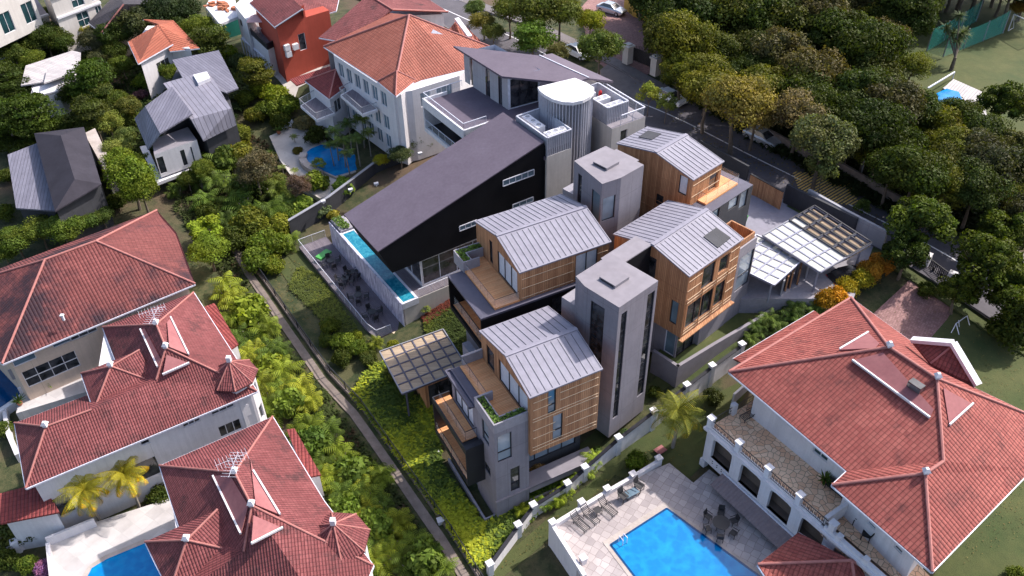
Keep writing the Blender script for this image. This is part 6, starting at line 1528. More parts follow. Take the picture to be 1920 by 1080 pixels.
# trees behind, top centre
GT='trees along the road at the top'
trees('broad',[(1000,22,44,(.07,.085,.02),'wide olive green tree at the top centre behind the road'),(1050,20,42,(.07,.085,.02),'second wide olive green tree at the top, nearer the entrance'),(955,20,32,(.065,.085,.02),'olive green tree at the top above the feathery tree'),(1108,42,27,(.15,.17,.02),'bright yellow green tree beside the brick entrance'),(1124,88,42,(.055,.08,.02),'dense dark green street tree with a visible trunk by the road'),(905,42,24,(.10,.10,.03),'tree with orange tinted crown behind the orange roof gable'),(925,62,22,(.08,.10,.03),'green tree right of the orange tinted one'),(890,15,20,(.06,.09,.03),'small palm like tree at the top by the pink roof')],'',GT)
trees('layer',[(1000,72,38,(.09,.15,.03),'feathery bright green tree behind the dark pavilion roof')],'',GT);trees('fine',[(1045,102,24,(.10,.10,.045),'dull olive shrub tree between the pavilion roof and the road')],'',GT)
trees('bush',[(1190,20,10,DK,'round clipped shrub by the ochre wall, left'),(1205,30,9,DK,'round clipped shrub by the ochre wall, middle'),(1218,48,13,(.05,.055,.02),'larger round shrub by the entrance gate')],'','clipped shrubs at the entrance')
# upper left garden trees
UL=[('broad',402,262,24,MID),('broad',378,318,22,(.08,.11,.02)),('broad',425,243,22,MID),('broad',352,335,18,DK),('bush',560,60,10,DK),('broad',120,235,22,DK),('bush',270,300,18,(.09,.12,.03)),('broad',85,68,28,DG),('broad',58,88,22,DK),('broad',112,78,25,DK),('broad',150,55,20,(.13,.14,.02)),('broad',175,78,26,(.05,.055,.035)),('broad',215,62,32,DG),('broad',252,45,36,(.04,.05,.025)),('broad',303,28,36,VD),('broad',345,22,30,VD),('broad',372,52,28,MID),('layer',396,78,36,(.075,.095,.025)),('broad',25,102,24,DK),('broad',60,112,20,MID),('layer',12,150,34,DG),('layer',40,175,28,DG),('layer',62,218,42,(.035,.06,.012)),('layer',10,228,38,(.035,.06,.012)),('layer',168,152,40,(.035,.065,.012)),('layer',135,178,26,DK),('layer',192,180,28,(.05,.07,.02)),('layer',172,214,36,(.055,.07,.02)),('broad',218,188,20,MID),('broad',240,200,22,(.09,.10,.03)),('fine',205,232,24,(.12,.15,.04)),('fine',218,282,26,(.12,.15,.05)),('broad',235,255,20,(.09,.12,.04)),('broad',195,85,20,(.07,.07,.05)),('broad',228,122,20,MID),('broad',205,140,18,DK),('broad',300,128,22,MID),('bush',268,155,18,BR),('broad',325,138,20,MID),('broad',240,328,42,(.095,.135,.018)),('broad',262,350,34,(.09,.13,.018)),('broad',226,305,30,(.10,.14,.02)),('bush',428,100,18,(.13,.19,.02)),('bush',447,115,18,(.06,.09,.05)),('layer',478,135,32,(.085,.095,.02)),('bush',492,165,22,(.14,.18,.02)),('bush',520,180,26,(.13,.17,.02)),('bush',540,200,24,(.10,.14,.02)),('bush',505,205,24,MID),('bush',480,215,20,(.09,.10,.02)),('bush',525,228,20,DK),('bush',445,255,24,(.08,.10,.02)),('broad',92,25,14,DK),('broad',20,60,16,DK),('broad',180,45,16,DK),('broad',330,55,26,DG),('broad',350,85,22,(.05,.07,.02)),('bush',150,120,16,DK),('bush',130,90,16,MID),('broad',290,60,22,DG),('broad',215,95,22,DK),('bush',210,210,20,MID),('bush',250,225,18,(.08,.11,.03)),('bush',265,180,14,(.12,.06,.10)),('bush',55,280,26,DK),('bush',15,270,24,DK),('bush',110,250,22,DK),('broad',185,110,18,(.06,.07,.04)),('bush',460,185,18,MID)]
for k,x,y,r,c in UL: tree(k,x,y,r,c,'garden tree or shrub among the roofs in the upper left','garden trees in the upper left')
ML=[('broad',30,448,32,MID),('broad',75,432,32,(.07,.10,.02)),('broad',118,428,36,(.06,.095,.018)),('broad',155,412,28,(.05,.08,.018)),('broad',190,404,24,(.04,.065,.018)),('broad',8,475,22,MID),('bush',215,380,20,DK)]
for k,x,y,r,c in ML: tree(k,x,y,r,c,'rounded green tree in the row behind the old red roof','row of trees behind the old roof',zs=.8)
tree('column',388,432,34,(.13,.18,.02),'tall dense bright green tree beside the old red roof','garden trees',zs=.55)
tree('broad',392,470,38,(.11,.155,.02),'lower half crown of bright green tree beside the old roof','garden trees',zs=.7)
MP=[('areca',400,290,28,(.07,.11,.025)),('bush',440,290,26,(.10,.11,.02)),('fine',480,318,32,(.075,.07,.05)),('areca',370,328,26,(.06,.10,.025)),('areca',412,332,26,(.07,.11,.025)),('areca',352,300,18,(.06,.09,.02)),('areca',330,352,16,(.07,.11,.025)),('bush',520,342,18,(.08,.10,.03)),('fine',560,348,20,(.10,.07,.07)),('areca',455,375,28,(.06,.10,.02)),('areca',500,385,30,(.065,.105,.02)),('bush',470,420,30,(.09,.11,.02)),('bush',515,425,26,(.11,.13,.02)),('bush',500,458,28,(.09,.13,.02)),('areca',540,378,24,(.07,.11,.025)),('areca',450,340,24,(.07,.10,.02)),('areca',510,352,24,(.06,.09,.02)),('bush',545,412,18,(.08,.12,.02)),('bush',478,490,24,(.07,.11,.02)),('bush',510,498,18,(.12,.15,.02)),('areca',380,365,24,(.06,.10,.02)),('areca',425,372,24,(.06,.09,.02)),('areca',430,410,22,(.045,.075,.02)),('bush',420,300,26,(.05,.08,.02)),('bush',470,350,28,(.045,.07,.02)),('bush',400,400,22,DK),('bush',440,450,24,DK),('areca',545,450,20,(.08,.12,.02)),('areca',395,262,22,(.06,.10,.02))]
for k,x,y,r,c in MP: tree(k,x,y,r*1.22,c,'leafy plant in the thick planting left of the stone path','planting left of the stone path')
PL=[(440,535),(465,560),(445,590),(482,590),(478,625),(508,610),(500,655),(530,645),(528,690),(555,680),(545,720),(515,725),(575,715),(560,755),(535,760),(590,745)]
PL2=[(575,800),(600,790),(590,830),(625,815),(612,860),(645,850),(640,895),(672,880),(664,925),(700,915),(690,955),(725,945),(715,985),(748,980),(742,1018),(778,1012),(770,1048),(808,1045),(700,1010),(725,1045),(690,1050),(835,1070),(655,955),(680,900),(610,895),(720,880)]
rs=random.Random(8)
for i,(x,y) in enumerate(PL+PL2):
    c=rs.choice([(.09,.13,.02),(.11,.15,.022),(.075,.115,.022),(.14,.17,.025),(.055,.09,.02)])
    tree('bigleaf' if i%5==3 else 'areca',x-(20 if i<len(PL) else 8),y,rs.uniform(30,38),c,'bushy green palm in the row between the red roofs and stone path','palm row left of the stone path')
# shrubs along the site
SH=[('bush',618,612,20,MID),('bush',645,640,24,(.08,.12,.02)),('bush',672,652,20,(.07,.11,.02)),('bush',640,672,20,DK),('bush',665,630,14,(.12,.15,.02)),('areca',700,640,18,(.10,.13,.02)),('bush',612,640,16,(.06,.09,.02)),('bush',735,650,14,(.13,.15,.02)),('bush',690,672,18,(.05,.07,.02)),('areca',1112,852,24,(.12,.18,.03)),('areca',1098,880,18,(.11,.16,.03)),('areca',1064,918,20,(.13,.18,.02)),('areca',1040,930,20,(.12,.17,.02)),('areca',1012,945,20,(.10,.16,.02)),('areca',985,955,20,(.14,.18,.02)),('areca',1075,895,16,(.10,.15,.02)),('bush',1195,866,22,(.055,.09,.012)),('bush',1172,812,10,(.06,.10,.05)),('bush',1228,735,14,DK),('bush',1340,745,20,(.03,.04,.015)),('areca',800,1052,20,(.10,.14,.02)),('bush',785,560,14,(.05,.07,.02)),('bush',330,830,20,(.08,.14,.02)),('bigleaf',350,820,24,(.07,.13,.02)),('bush',372,822,16,(.08,.14,.02)),('bigleaf',335,845,20,(.06,.11,.02)),('bush',60,985,30,(.045,.06,.02)),('bush',25,1000,30,(.05,.065,.02)),('bush',92,965,16,(.08,.12,.02)),('bush',80,1065,16,(.22,.10,.28)),('bush',50,1060,18,(.07,.11,.02)),('bush',10,1050,20,DK),('bush',300,935,24,DK),('bush',320,920,18,DK),('bush',12,640,18,DK),('bush',30,745,12,(.06,.09,.03)),('bush',8,805,16,(.06,.09,.02)),('bush',1740,545,18,DK),('bush',275,920,12,(.14,.18,.02)),('bigleaf',770,660,16,(.10,.13,.02)),('bush',740,700,20,(.06,.08,.02)),('bush',760,690,16,(.05,.07,.02)),('bush',1895,620,40,DK),('bush',1905,1075,16,MID),('bush',10,330,16,DK),('bush',8,400,18,MID)]
for k,x,y,r,c in SH: tree(k,x,y,r,c,'low garden shrub among walls and lawns','low garden shrubs')
t=tree('sparse',1006,878,18,(.20,.13,.07),'small twiggy reddish tree in front of the timber box','garden trees',zs=.8)
t=tree('sparse',798,578,12,(.12,.16,.06),'small sparse sapling by the white pool wall','garden trees',zs=.6)
t=thing('screw_pine','tall branching tufted tree standing alone on the sports field by the net','tree',PG(1783,132));q=PG(1783,132)
m=MB();heads=[P(1787,62,13),P(1803,62,13),P(1775,50,13.6),P(1796,75,12.4),P(1810,58,13),P(1800,28,15)]
k0=q+(0,0,1.8);m.tube(q,k0,.28,.2)
for h in heads: m.tube(k0,h,.11,.07,n=6)
build(m,'trunk','trunk',t)
for h in heads:
    Q=[];T=[];r_=random.Random(int(h[0]*100));
    for k in range(90):
        d=V3((r_.uniform(-1,1),r_.uniform(-1,1),r_.uniform(-.9,.9)));d/=np.linalg.norm(d);s_=np.cross(d,(0,0,1))*.09;e=h+d*r_.uniform(.8,1.3)-(0,0,.2);Q.append([h-s_,h+s_,e+s_*.3,e-s_*.3]);T.append(r_.uniform(.6,1.4))
    me=qmesh('foliage',np.array(Q)-np.array(ROOTLOC[t.name]),T,'leaf');o=bpy.data.objects.new('foliage',me);COL.objects.link(o);o.parent=t;o.color=(.075,.10,.04,1)
for i,(x,y,r) in enumerate([(1700,5,44),(1745,-25,40),(1790,-35,40),(1835,-30,40),(1885,-25,38),(1930,-20,40),(1665,-10,40),(1760,-70,50),(1850,-75,50),(1930,-70,50),(1915,15,18)]):
    tree('broad',x,y,r,VD if i!=10 else (.14,.09,.02),'dark tree in the row behind the sports field','trees behind the sports field',zs=.75)
# yellow green fern slope
def cover(name,poly,n,L,cols,label,seed,h=.5,excl=None,nf=8):
    rs=random.Random(seed);Q=[];T=[];xs=[p[0] for p in poly];ys=[p[1] for p in poly];k=0;tries=0
    while k<n and tries<n*8:
        tries+=1;x=rs.uniform(min(xs),max(xs));y=rs.uniform(min(ys),max(ys))
        if not inside(x,y,poly) or (excl and any(inside(x,y,e) for e in excl)): continue
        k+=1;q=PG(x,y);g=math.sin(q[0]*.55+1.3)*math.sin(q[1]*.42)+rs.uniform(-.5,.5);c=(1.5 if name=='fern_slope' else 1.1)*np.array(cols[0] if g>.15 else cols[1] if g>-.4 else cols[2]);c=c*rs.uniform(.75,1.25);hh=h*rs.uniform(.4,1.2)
        for j in range(nf):
            a=rs.uniform(0,6.28);el=rs.uniform(.3,1.2);l=L*rs.uniform(.6,1.2);d=V3((math.cos(a),math.sin(a),0));s=V3((-d[1],d[0],0))*l*.16
            p0=q+(0,0,hh*.6);p1=p0+d*l*.5*math.cos(el)+V3((0,0,l*.5*math.sin(el)));p2=p1+d*l*.45*math.cos(el-.9)+V3((0,0,l*.45*math.sin(el-.9)))
            Q.append([p0-s*.3,p0+s*.3,p1+s,p1-s]);Q.append([p1-s,p1+s,p2+s*.15,p2-s*.15]);T.append(c);T.append(c*1.1)
    me=qmesh(name,Q,T,'leaf');o=bpy.data.objects.new(name,me);COL.objects.link(o);o['kind']='stuff';o['label']=label;o['category']='ground cover';return o
cover('fern_slope',[(664,740),(700,690),(742,680),(770,745),(815,760),(826,880),(905,990),(945,975),(1000,945),(1010,960),(900,1060),(870,1075),(840,1010),(760,890)],3600,.62,[(.24,.25,.02),(.13,.16,.02),(.05,.075,.015)],'mass of yellow green ferns on the slope below the front house',3,.5,[PATHX])
cover('ground_cover',[(560,500),(600,520),(650,590),(690,640),(660,650),(600,600),(540,540)],1300,.26,[(.17,.19,.04),(.13,.15,.03),(.09,.11,.03)],'low yellow green ground cover strip beside the stone path',5,.2)
cover('ground_cover',[(795,600),(850,575),(880,640),(892,690),(850,650),(800,640)],900,.3,[(.10,.12,.02),(.08,.10,.02),(.05,.07,.02)],'low green ground cover between the white wall and black box',6,.2)
cover('ground_cover',[(790,596),(848,560),(850,575),(800,610)],260,.3,[(.16,.04,.03),(.12,.04,.03),(.10,.03,.02)],'reddish ground cover strip along the white pool podium',7,.2)
cover('ground_cover',[(960,960),(1090,880),(1110,872),(1125,840),(1100,860),(1000,930),(940,975)],700,.45,[(.16,.22,.03),(.10,.15,.02),(.06,.09,.02)],'bright green leafy strip along the white boundary wall',9,.35)
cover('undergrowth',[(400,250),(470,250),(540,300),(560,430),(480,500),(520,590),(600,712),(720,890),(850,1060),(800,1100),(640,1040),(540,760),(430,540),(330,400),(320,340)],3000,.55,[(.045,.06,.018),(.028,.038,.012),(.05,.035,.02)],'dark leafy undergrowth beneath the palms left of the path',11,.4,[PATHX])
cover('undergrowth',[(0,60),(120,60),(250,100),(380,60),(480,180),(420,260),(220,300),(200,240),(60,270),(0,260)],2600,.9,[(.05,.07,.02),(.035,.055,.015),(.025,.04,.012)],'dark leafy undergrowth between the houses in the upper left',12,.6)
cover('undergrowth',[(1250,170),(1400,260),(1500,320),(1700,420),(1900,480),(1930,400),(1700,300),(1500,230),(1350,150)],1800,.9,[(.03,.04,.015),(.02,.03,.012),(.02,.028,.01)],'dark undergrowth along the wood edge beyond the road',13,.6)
# ================================================================ walls, fences
def wall_line(name,label,cat,px,h,w,mat,cap=None,pillars=False,z=None,pm2='white_paint',group=None):
    pts=[PG(*p) if len(p)==2 else P(*p) for p in px];t=thing(name,label,cat,pts[0],group);m=MB();c=MB()
    for i in range(len(pts)-1):
        a,b=pts[i],pts[i+1];n=max(1,int(np.linalg.norm(b-a)/6))
        dv=(b-a)/np.linalg.norm(b-a);s=V3((-dv[1],dv[0],0))*w/2;s[2]=0
        m.prism([a+s+(0,0,h),a-s+(0,0,h),b-s+(0,0,h),b+s+(0,0,h)],[a+s-(0,0,.8),a-s-(0,0,.8),b-s-(0,0,.8),b+s-(0,0,.8)])
        if cap: c.beam(a+(0,0,h+.04),b+(0,0,h+.04),w+.1,.08)
    build(m,'wall',mat,t)
    if cap: build(c,'coping',cap,t)
    if pillars:
        for p in pts: m=MB();m.box(p-(0,0,.5),.42,.42,h+.75,R_(30));m.box(p+(0,0,h+.25),.56,.56,.14,R_(30));build(m,'pillar',pm2,t)
    return t
wall_line('boundary_wall','long white boundary wall with square pillars between the two gardens','wall',[(920,1085,.0),(972,1012,.2),(1000,975,.5),(1063,935,1.2),(1095,905,1.7),(1157,850,2.8),(1222,800,3.6),(1283,752,4.3),(1330,716,4.8),(1385,676,5.3)],1.75,.2,'white_wall','black_metal',True)
wall_line('boundary_wall','dark garden wall with small lamps behind the tilted roof house','wall',[(545,440,1.2),(620,395,1.6),(705,330,2.4),(800,290,3.4),(860,262,4)],1.9,.25,'dark_wall','grey_metal')
wall_line('boundary_wall','grey street wall beside the hatched road marking','wall',[(1310,285,8),(1400,335,8)],1.6,.25,'dark_wall')
wall_line('boundary_wall','dark stone clad street wall between the timber gate and carport','wall',[(1470,375,8),(1530,405,8),(1600,440,8)],2.0,.3,'dark_wall')
wall_line('boundary_wall','light grey rendered wall running behind the carport along the verge','wall',[(1510,385,8.1),(1580,425,8.1),(1655,465,7.9)],2.0,.3,'grey_wall')
wall_line('boundary_wall','pale roadside wall along the edge of the wood','wall',[(1280,170,8),(1350,212,8),(1425,250,8),(1512,298,8),(1570,318,8),(1657,370,8),(1720,405,8)],1.1,.3,'path_stone')
t=wall_line('timber_gate','long sliding timber gate beside the rear timber house','gate',[(1402,358,7.9),(1462,392,7.9)],2.1,.12,'wood_wall','black_metal')
fn=thing('metal_fence','black metal railing fence along the stone path','fence',pth[3]);pts=[]
for i in range(1,len(pth)):
    d=pth[i]-pth[i-1];d[2]=0;d/=np.linalg.norm(d);n=V3((-d[1],d[0],0))*.95;k=pth[i]+n;pts.append(V3((k[0],k[1],gz(k[0],k[1])+.05)))
kb=MB()
for i in range(len(pts)-1):
    a,b=pts[i],pts[i+1];L=np.linalg.norm(b-a);ns=max(1,int(L/2.4));m=MB()
    for j in range(ns):
        p0=a+(b-a)*j/ns;p1=a+(b-a)*(j+1)/ns;m.beam(p0+(0,0,1.15),p1+(0,0,1.15),.06);m.beam(p0+(0,0,.35),p1+(0,0,.35),.05);m.beam(p0,p0+(0,0,1.25),.09)
        for k in range(1,10): q=p0+(p1-p0)*k/10;m.beam(q+(0,0,.3),q+(0,0,1.15),.03)
    build(m,'railing','black_metal',fn);kb.beam(a,b,.3,.45)
build(kb,'plinth','path_stone',fn)
wall_line('boundary_wall','white garden wall with square pillars at the bottom left','wall',[(0,1055,.3),(38,1035,.3),(82,1010,.3),(132,985,.5),(150,958,.5)],1.1,.2,'white_wall',None,True)
wall_line('boundary_wall','low white wall beside the coconut palms under the villa','wall',[(165,960,.5),(235,925,.5),(305,895,.5)],1.1,.25,'white_wall')
wall_line('garden_wall','curved white garden wall at the left edge','wall',[(28,745,.3),(18,790,.3),(25,830,.3),(42,870,.3)],1.3,.35,'white_wall')
wall_line('garden_wall','white side wall with grille near the villa corner','wall',[(1372,760,4),(1400,735,4.2),(1425,705,4.4)],1.4,.2,'white_wall')
# terrace left of lower left house
pt=thing('terrace','pale paved terrace with a white balustrade between the two left villas','terrace',P(90,740,2))
m=MB();m.prism([P(x,y,2.2) for x,y in ((30,775),(40,730),(190,680),(215,700),(160,735))],.2);build(m,'floor','pale_paving',pt)
m=MB();lowwall(m,[(38,738),(185,683)],.7,.2,2.2,.2);build(m,'balustrade','white_wall',pt)
pb_=thing('swimming_pool','dark blue pool cut off by the left edge, beside the cream villa','pool',P(10,720,1));m=MB();m.prism([P(x,y,1.75) for x,y in ((-60,680),(18,690),(42,735),(-10,770),(-60,770))],.2);build(m,'water','pool_navy',pb_)
m=MB();m.prism([P(x,y,1.7) for x,y in ((-65,672),(24,686),(50,738),(-10,780),(-65,780))],.1);build(m,'coping','white_paint',pb_)
# ================================================================ road things
def car(x,y,z,az,mat,label,s=1.0):
    q=PG(x,y);q[2]+=.12;t=thing('parked_car',label,'car',q,'cars along the road');F=Fr(q[0],q[1],az);z=q[2]
    # lofted body
    prof=[(-2.3,.55,.72,.72),(-2.2,.35,.9,.84),(-1.6,.28,.98,.9),(-.7,.26,1.0,.92),(.7,.26,1.0,.92),(1.5,.28,.92,.9),(2.15,.34,.8,.82),(2.3,.5,.66,.68)]
    m=MB();rings=[]
    for u,z0,z1,w in prof: rings.append([F.p(u*s,-w*s,z+z0),F.p(u*s,w*s,z+z0),F.p(u*s,w*s,z+z1*.82),F.p(u*s,w*.86*s,z+z1),F.p(u*s,-w*.86*s,z+z1),F.p(u*s,-w*s,z+z1*.82)])
    for i in range(len(rings)-1):
        for j in range(6): k=(j+1)%6;m.face([rings[i][j],rings[i+1][j],rings[i+1][k],rings[i][k]])
    m.face(rings[0][::1]);m.face(rings[-1][::-1]);b=build(m,'body',mat,t,smooth=False)
    m=MB();lo=[(-1.7,.80),(.95,.80)];base=[F.p(-1.75*s,-.78*s,z+.97),F.p(1.05*s,-.78*s,z+.97),F.p(1.05*s,.78*s,z+.97),F.p(-1.75*s,.78*s,z+.97)];top=[F.p(-1.05*s,-.6*s,z+1.42),F.p(.3*s,-.6*s,z+1.42),F.p(.3*s,.6*s,z+1.42),F.p(-1.05*s,.6*s,z+1.42)];m.prism(top,base);build(m,'windows','glass_dark',t)
    m=MB();tp=[p+(0,0,.035) for p in top];m.prism(tp,[p+(0,0,.005) for p in top]);
    for a_,b_ in zip(base,top): m.beam(a_,b_,.07)
    build(m,'roof',mat,t)
    for u in (-1.45,1.45):
        for v in (-.83,.83):
            m=MB();m.tube(F.p(u*s,v*s-.1,z+.33),F.p(u*s,v*s+.1,z+.33),.33,n=16);w=build(m,'wheel','rubber',t);m=MB();m.tube(F.p(u*s,v*s-.11,z+.33),F.p(u*s,v*s+.11,z+.33),.19,n=12);build(m,'rim','paint_silver',w)
    for v in (-.62,.62):
        m=MB();m.box(F.p(2.2*s,v*s,z+.58),.16,.36,.14,F.az);build(m,'headlight','glass_pale',t);m=MB();m.box(F.p(-2.22*s,v*s,z+.62),.14,.34,.14,F.az);build(m,'tail_light','lamp_red',t)
    m=MB();m.box(F.p(2.26*s,0,z+.42),.08,.8,.24,F.az);build(m,'grille','black_metal',t)
az_r=math.degrees(math.atan2(rd[1],rd[0]))
car(1427,267,8,az_r,'paint_silver','silver grey car on the road half hidden under the olive tree')
car(1256,192,8,az_r,'paint_white','white car on the road behind two young trees')
car(1146,25,8,az_r+12,'paint_silver','silver saloon parked on the patterned drive at the top')
car(1083,106,8,az_r,'paint_white','white car partly hidden behind the dark street tree')
car(1590,528,7.2,az_r+70,'paint_black','black car under the rear carport canopy beside the golden hedge',.95)
# street lamp
q=PG(1612,335);t=thing('street_lamp','slim grey street lamp at the wood edge','street lamp',q);m=MB();m.tube(q,q+(0,0,7.0),.08,.05,n=8);build(m,'pole','grey_metal',t);m=MB();m.beam(q+(0,0,7),q+V3((-1.2,-.6,7.15)),.07);build(m,'arm','grey_metal',t);m=MB();m.box(q+V3((-1.35,-.65,7.08)),.6,.25,.1,R_(25));build(m,'lamp_head','white_paint',t)
# entrance gate with stone posts
q=[P(1183,112,8),P(1222,128,8)]
t=thing('entrance_gate','black arched metal gate between two white stone posts across the road','gate',(q[0]+q[1])/2)
m=MB();d=(q[1]-q[0]);L=np.linalg.norm(d);
for k in range(15): p=q[0]+d*k/14;h=1.9+.5*math.sin(math.pi*k/14);m.beam(p,p+(0,0,h),.06)
m.beam(q[0]+(0,0,.3),q[1]+(0,0,.3),.08);m.beam(q[0]+(0,0,1.85),q[1]+(0,0,1.85),.08);m.face([q[0]+(0,0,.1),q[1]+(0,0,.1),q[1]+(0,0,1.8),q[0]+(0,0,1.8)]);build(m,'gate_leaf','iron',t)
for x,y in ((1176,118),(1228,140)):
    p=P(x,y,8);m=MB();m.box(p,1.0,1.0,2.3,R_(-52));m.box(p+(0,0,2.3),1.3,1.3,.25,R_(-52));m.box(p+(0,0,2.55),.8,.8,.2,R_(-52));build(m,'post','cream_wall',t)
wall_line('garden_wall','curved ochre garden wall with pink brick planting at the top','wall',[(1172,5,8.5),(1190,22,8.5),(1210,30,8.5),(1240,45,8.3)],1.6,.3,'ochre_wall','white_paint')
# park things
q=P(1737,97,9);c=[P(x,y,9) for x,y in ((1737,97),(1768,107),(1880,62),(1830,40))]
t=thing('practice_net','green netted cricket practice cage on the sports field','sports net',q)
m=MB()
for i in range(4): m.beam(c[i],c[i]+(0,0,3.2),.12);
for a,b in ((c[1],c[2]),(c[0],c[3])):
    for k in (.33,.66): p=a+(b-a)*k;m.beam(p,p+(0,0,2.9),.1)
build(m,'pole','grey_metal',t)
m=MB()
for a,b in ((c[1],c[2]),(c[0],c[3]),(c[0],c[1])):
    for k in range(6):
        p0=a+(b-a)*k/6;p1=a+(b-a)*(k+1)/6;s0=3.2-.5*math.sin(math.pi*k/6);s1=3.2-.5*math.sin(math.pi*(k+1)/6);m.face([p0,p1,p1+(0,0,s1),p0+(0,0,s0)])
build(m,'netting','net_green',t)
t=thing('goal','white framed football goal with dark net at the right edge','goal',P(1893,60,9));a,b=P(1890,58,9),P(1935,80,9);bk=V3((1.2,1.,0))
m=MB();m.tube(a,a+(0,0,2.4),.07);m.tube(b,b+(0,0,2.4),.07);m.tube(a+(0,0,2.4),b+(0,0,2.4),.07);m.tube(a,a+bk,.04);m.tube(a+(0,0,2.4),a+bk,.04);build(m,'frame','white_paint',t)
m=MB();m.face([a+bk,b+bk,b+(0,0,2.35),a+(0,0,2.35)]);build(m,'net','rail_glass',t)
t=thing('pool_deck','timber sun deck around the small far pool','deck',P(1800,190,9));m=MB(R_(-40));m.prism([P(x,y,9.2) for x,y in ((1768,165),(1788,148),(1842,172),(1850,215),(1835,225),(1810,190),(1785,175))],8.8);build(m,'floor','grey_deck' if False else 'pale_roof',t)
t=thing('swimming_pool','small bright blue pool beside the timber deck at the wood edge','pool',P(1775,190,9));m=MB();m.prism([P(x,y,9.22) for x,y in ((1745,180),(1775,166),(1798,172),(1808,195),(1770,225),(1745,215))],8.9);build(m,'water','pool_water',t)
m=MB();a,b=P(1740,165,10),P(1790,135,10);m.beam(a,b,.15,.15,'white_metal');m.beam(b-(0,0,1.2),b,.1,.1,'white_metal');single(m,'shade_rail','white_metal','white horizontal rail beside the small far pool','rail')
# brick gate pillars and gate by the right hand drive
t=thing('garden_gate','black and white ornamental metal gate under the trees on the right','gate',P(1750,520,6.8));a,b=P(1738,512,6.9),P(1768,535,6.9);m=MB();d=b-a
for k in range(11): p=a+d*k/10;m.beam(p,p+(0,0,1.6),.06)
for h in (.2,.8,1.6): m.beam(a+(0,0,h),b+(0,0,h),.07)
for k in (.25,.75): p=a+d*k;m.beam(p+(0,0,.5),p+(0,0,1.1),.3,.06,'white_paint')
m.mats=['iron'];m.m=[0]*len(m.f);build(m,'gate_leaf','iron',t)
m=MB();
for p in (a,b): m=MB();m.box(p-d/np.linalg.norm(d)*(.6 if p is a else -.6)-(0,0,.3),.8,.8,2.2,R_(-40));build(m,'post','white_wall',t)
# swing frame on the lawn
t=thing('swing_frame','white tubular garden frame on the shaded lawn behind the villa gable','frame',P(1780,640,5.5));q=P(1775,640,5.5);m=MB()
for a,b in (((0,0,0),(.6,.6,1.6)),((1.6,1.0,0),(1.0,1.,1.6)),((.6,.6,1.6),(2.,1.6,1.6)),((1.2,-.3,0),(.6,.6,1.6)),((2.6,.8,0),(2,1.6,1.6)),((0,0,0),(1.2,-.3,0))): m.tube(q+V3(a),q+V3(b),.04)
build(m,'frame','white_metal',t)
# small boxes, manhole, lamps
for x,y,l in ((817,852,'pale grey service box on the slope beside the light well'),(827,980,'pale stone block on the path edge near the bottom')):
    q=PG(x,y);m=MB();m.box(q,.55,.45,.4,R_(20));m.box(q+(0,0,.4),.62,.52,.06,R_(20));single(m,'service_box','white_wall',l,'service box')
q=P(1238,844,3.3);m=MB();m.box(q,.9,.7,.06,R_(35));m.box(q+(0,0,.06),.7,.5,.02,R_(35));single(m,'drain_cover','pink_flat','square drain cover set in the lawn near the coconut palm','drain cover')
for i,(x,y) in enumerate([(706,345),(748,300),(788,288),(658,356),(607,378)]):
    q=P(x,y+4,[2.4,3.,3.4,2.,1.8][i]+1.9);m=MB();m.box(q,.12,.12,.25);m.box(q+(0,0,.25),.5,.35,.2,R_(20));single(m,'wall_lamp','white_paint','small white lamp on the dark garden wall, '+['second','third','fourth','near the shrubs','nearest the terrace'][i],'lamp','white lamps on the garden wall')
q=P(1590,480,8);m=MB();m.beam(q,q+(0,0,2.5),.25);single(m,'column','black_metal','dark steel column under the near edge of the rear canopy','column')
t=thing('timber_doors','row of angled timber doors and grey fins below the front carport canopy','doors',P(1470,540,6.8))
for i,(x,y,mm) in enumerate([(1462,560,'grey_wall'),(1470,552,'wood_wall'),(1478,547,'wood_wall'),(1492,540,'wood_wall'),(1508,528,'grey_wall')]):
    q=P(x,y,6.8);m=MB();m.box(q,1.5,.14,2.7,R_(70));build(m,'door_leaf',mm,t)

# ---- small things in the gardens
def pot_plant(x,y,z,label,col,r=.35):
    q=P(x,y,z) if z is not None else PG(x,y);t=thing('potted_plant',label,'potted plant',q,'potted plants')
    m=MB();m.tube(q,q+(0,0,.4),r*.6,r*.8,n=12);build(m,'pot','terracotta',t)
    rs=random.Random(int(x*7+y));Q=[];T=[]
    for k in range(60):
        d=V3((rs.uniform(-1,1),rs.uniform(-1,1),rs.uniform(.1,1.3)));d/=np.linalg.norm(d);s_=np.cross(d,(0,0,1))*.07;p=q+(0,0,.4);e=p+d*rs.uniform(.5,.95);mid=(p+e)/2
        Q.append([p,mid+s_,e,mid-s_]);T.append(rs.uniform(.6,1.4))
    me=qmesh('foliage',np.array(Q)-np.array(ROOTLOC[t.name]),T,'leaf');o=bpy.data.objects.new('foliage',me);COL.objects.link(o);o.parent=t;o.color=(*col,1)
for x,y,z,l in [(609,353,2.3,'potted plant at the lower edge of the white pool surround'),(508,293,2.3,'potted plant on the shaded far paving by the shrubs'),(535,347,2.3,'potted plant at the left end of the far terrace'),(523,250,2.3,'potted plant near the white gate post'),(95,728,2.3,'potted plant on the pale left terrace, near its middle'),(38,758,2.3,'potted plant at the left end of the pale left terrace'),(1545,905,7.95,'potted plant on the upper balcony beside the bench'),(790,985-300,1.2,'potted plant below the pergola edge')]:
    pot_plant(x,y,z,l,(.09,.14,.03))
q=P(540,240,2.3);lounger(q,-60,'white sun lounger alone on the far white terrace','terrace loungers',mat='white_metal',first=[None])
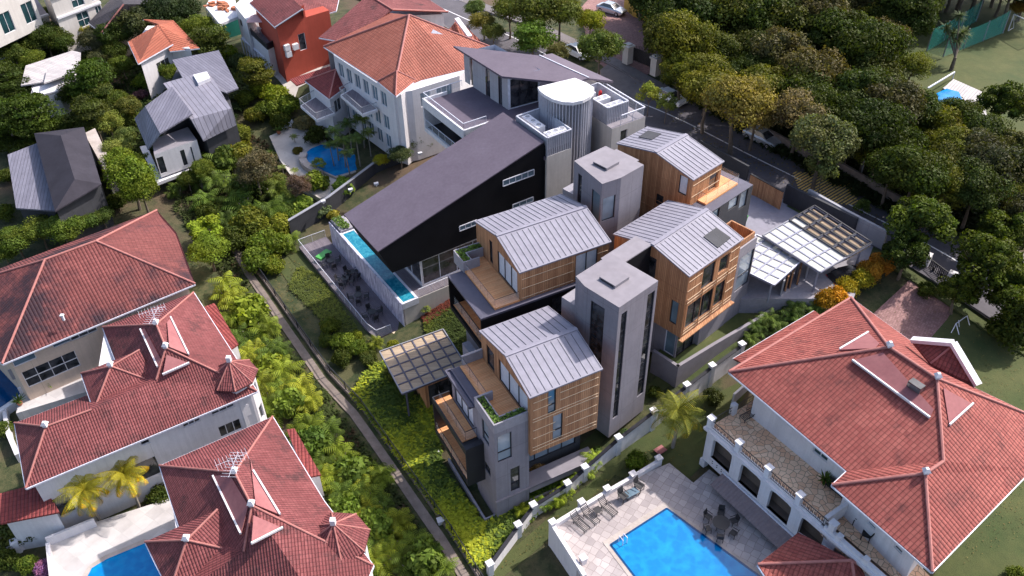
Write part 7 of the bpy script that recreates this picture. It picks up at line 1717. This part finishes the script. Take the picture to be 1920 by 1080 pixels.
def bin_(x,y,z,label,mat):
    q=P(x,y,z);t=thing('wheelie_bin',label,'bin',q,'wheelie bins');F=Fr(q[0],q[1],30);m=MB();m.prism([F.p(-.3,-.3,z+1),F.p(.3,-.3,z+1),F.p(.3,.35,z+1),F.p(-.3,.35,z+1)],[F.p(-.22,-.22,z),F.p(.22,-.22,z),F.p(.22,.22,z),F.p(-.22,.22,z)]);build(m,'body',mat,t)
    m=MB();F.box(m,-.33,.33,-.33,.4,z+1.0,z+1.07);build(m,'lid',mat,t)
    for a in (-.25,.25): m=MB();m.tube(F.p(a-.03,.3,z+.12),F.p(a+.03,.3,z+.12),.12,n=10);build(m,'wheel','rubber',t)
bin_(1384,424,7.9,'blue wheelie bin in the forecourt against the dark base','blue_plastic')
bin_(1392,420,7.9,'green wheelie bin in the forecourt next to the blue one','green_plastic')
# leaf litter on road, lawns and paving
def litter(name,poly,n,cols,label,seed,z=None,s0=.10):
    rs=random.Random(seed);Q=[];T=[];xs=[p[0] for p in poly];ys=[p[1] for p in poly]
    for _ in range(n*4):
        if len(Q)>=n: break
        x=rs.uniform(min(xs),max(xs));y=rs.uniform(min(ys),max(ys))
        if not inside(x,y,poly): continue
        q=PG(x,y,.13) if z is None else P(x,y,z);a=rs.uniform(0,6.28);s=s0*rs.uniform(.5,1.3);u=V3((math.cos(a),math.sin(a),.1))*s;v=V3((-math.sin(a),math.cos(a),0))*s*.5;Q.append([q-u,q+v,q+u,q-v]);T.append(np.array(rs.choice(cols))*rs.uniform(.6,1.3))
    me=qmesh(name,Q,T,'leaf');o=bpy.data.objects.new(name,me);COL.objects.link(o);o['kind']='stuff';o['label']=label;o['category']='leaf litter'
LC=[(.16,.10,.03),(.11,.08,.03),(.20,.15,.05),(.06,.08,.02)]
litter('fallen_leaves',[(1180,150),(1300,215),(1640,390),(1660,430),(1500,360),(1280,245)],900,LC,'fallen leaves scattered along the road under the trees',21,None,.14)
litter('fallen_leaves',[(920,1080),(1060,1000),(1180,900),(1290,880),(1280,820),(1420,690),(1300,760),(1180,860),(1020,980)],900,LC,'fallen leaves on the lawn beside the boundary wall',22,None,.07)
litter('fallen_leaves',[(1640,590),(1760,540),(1920,680),(1920,1000),(1800,1060),(1860,800),(1700,690)],900,LC,'fallen leaves on the right hand lawn and brick drive',23,None,.06)
litter('fallen_leaves',[(545,470),(700,640),(690,690),(560,610),(500,520)],500,LC,'fallen leaves on the lawn beside the grey terrace',24,None,.09)
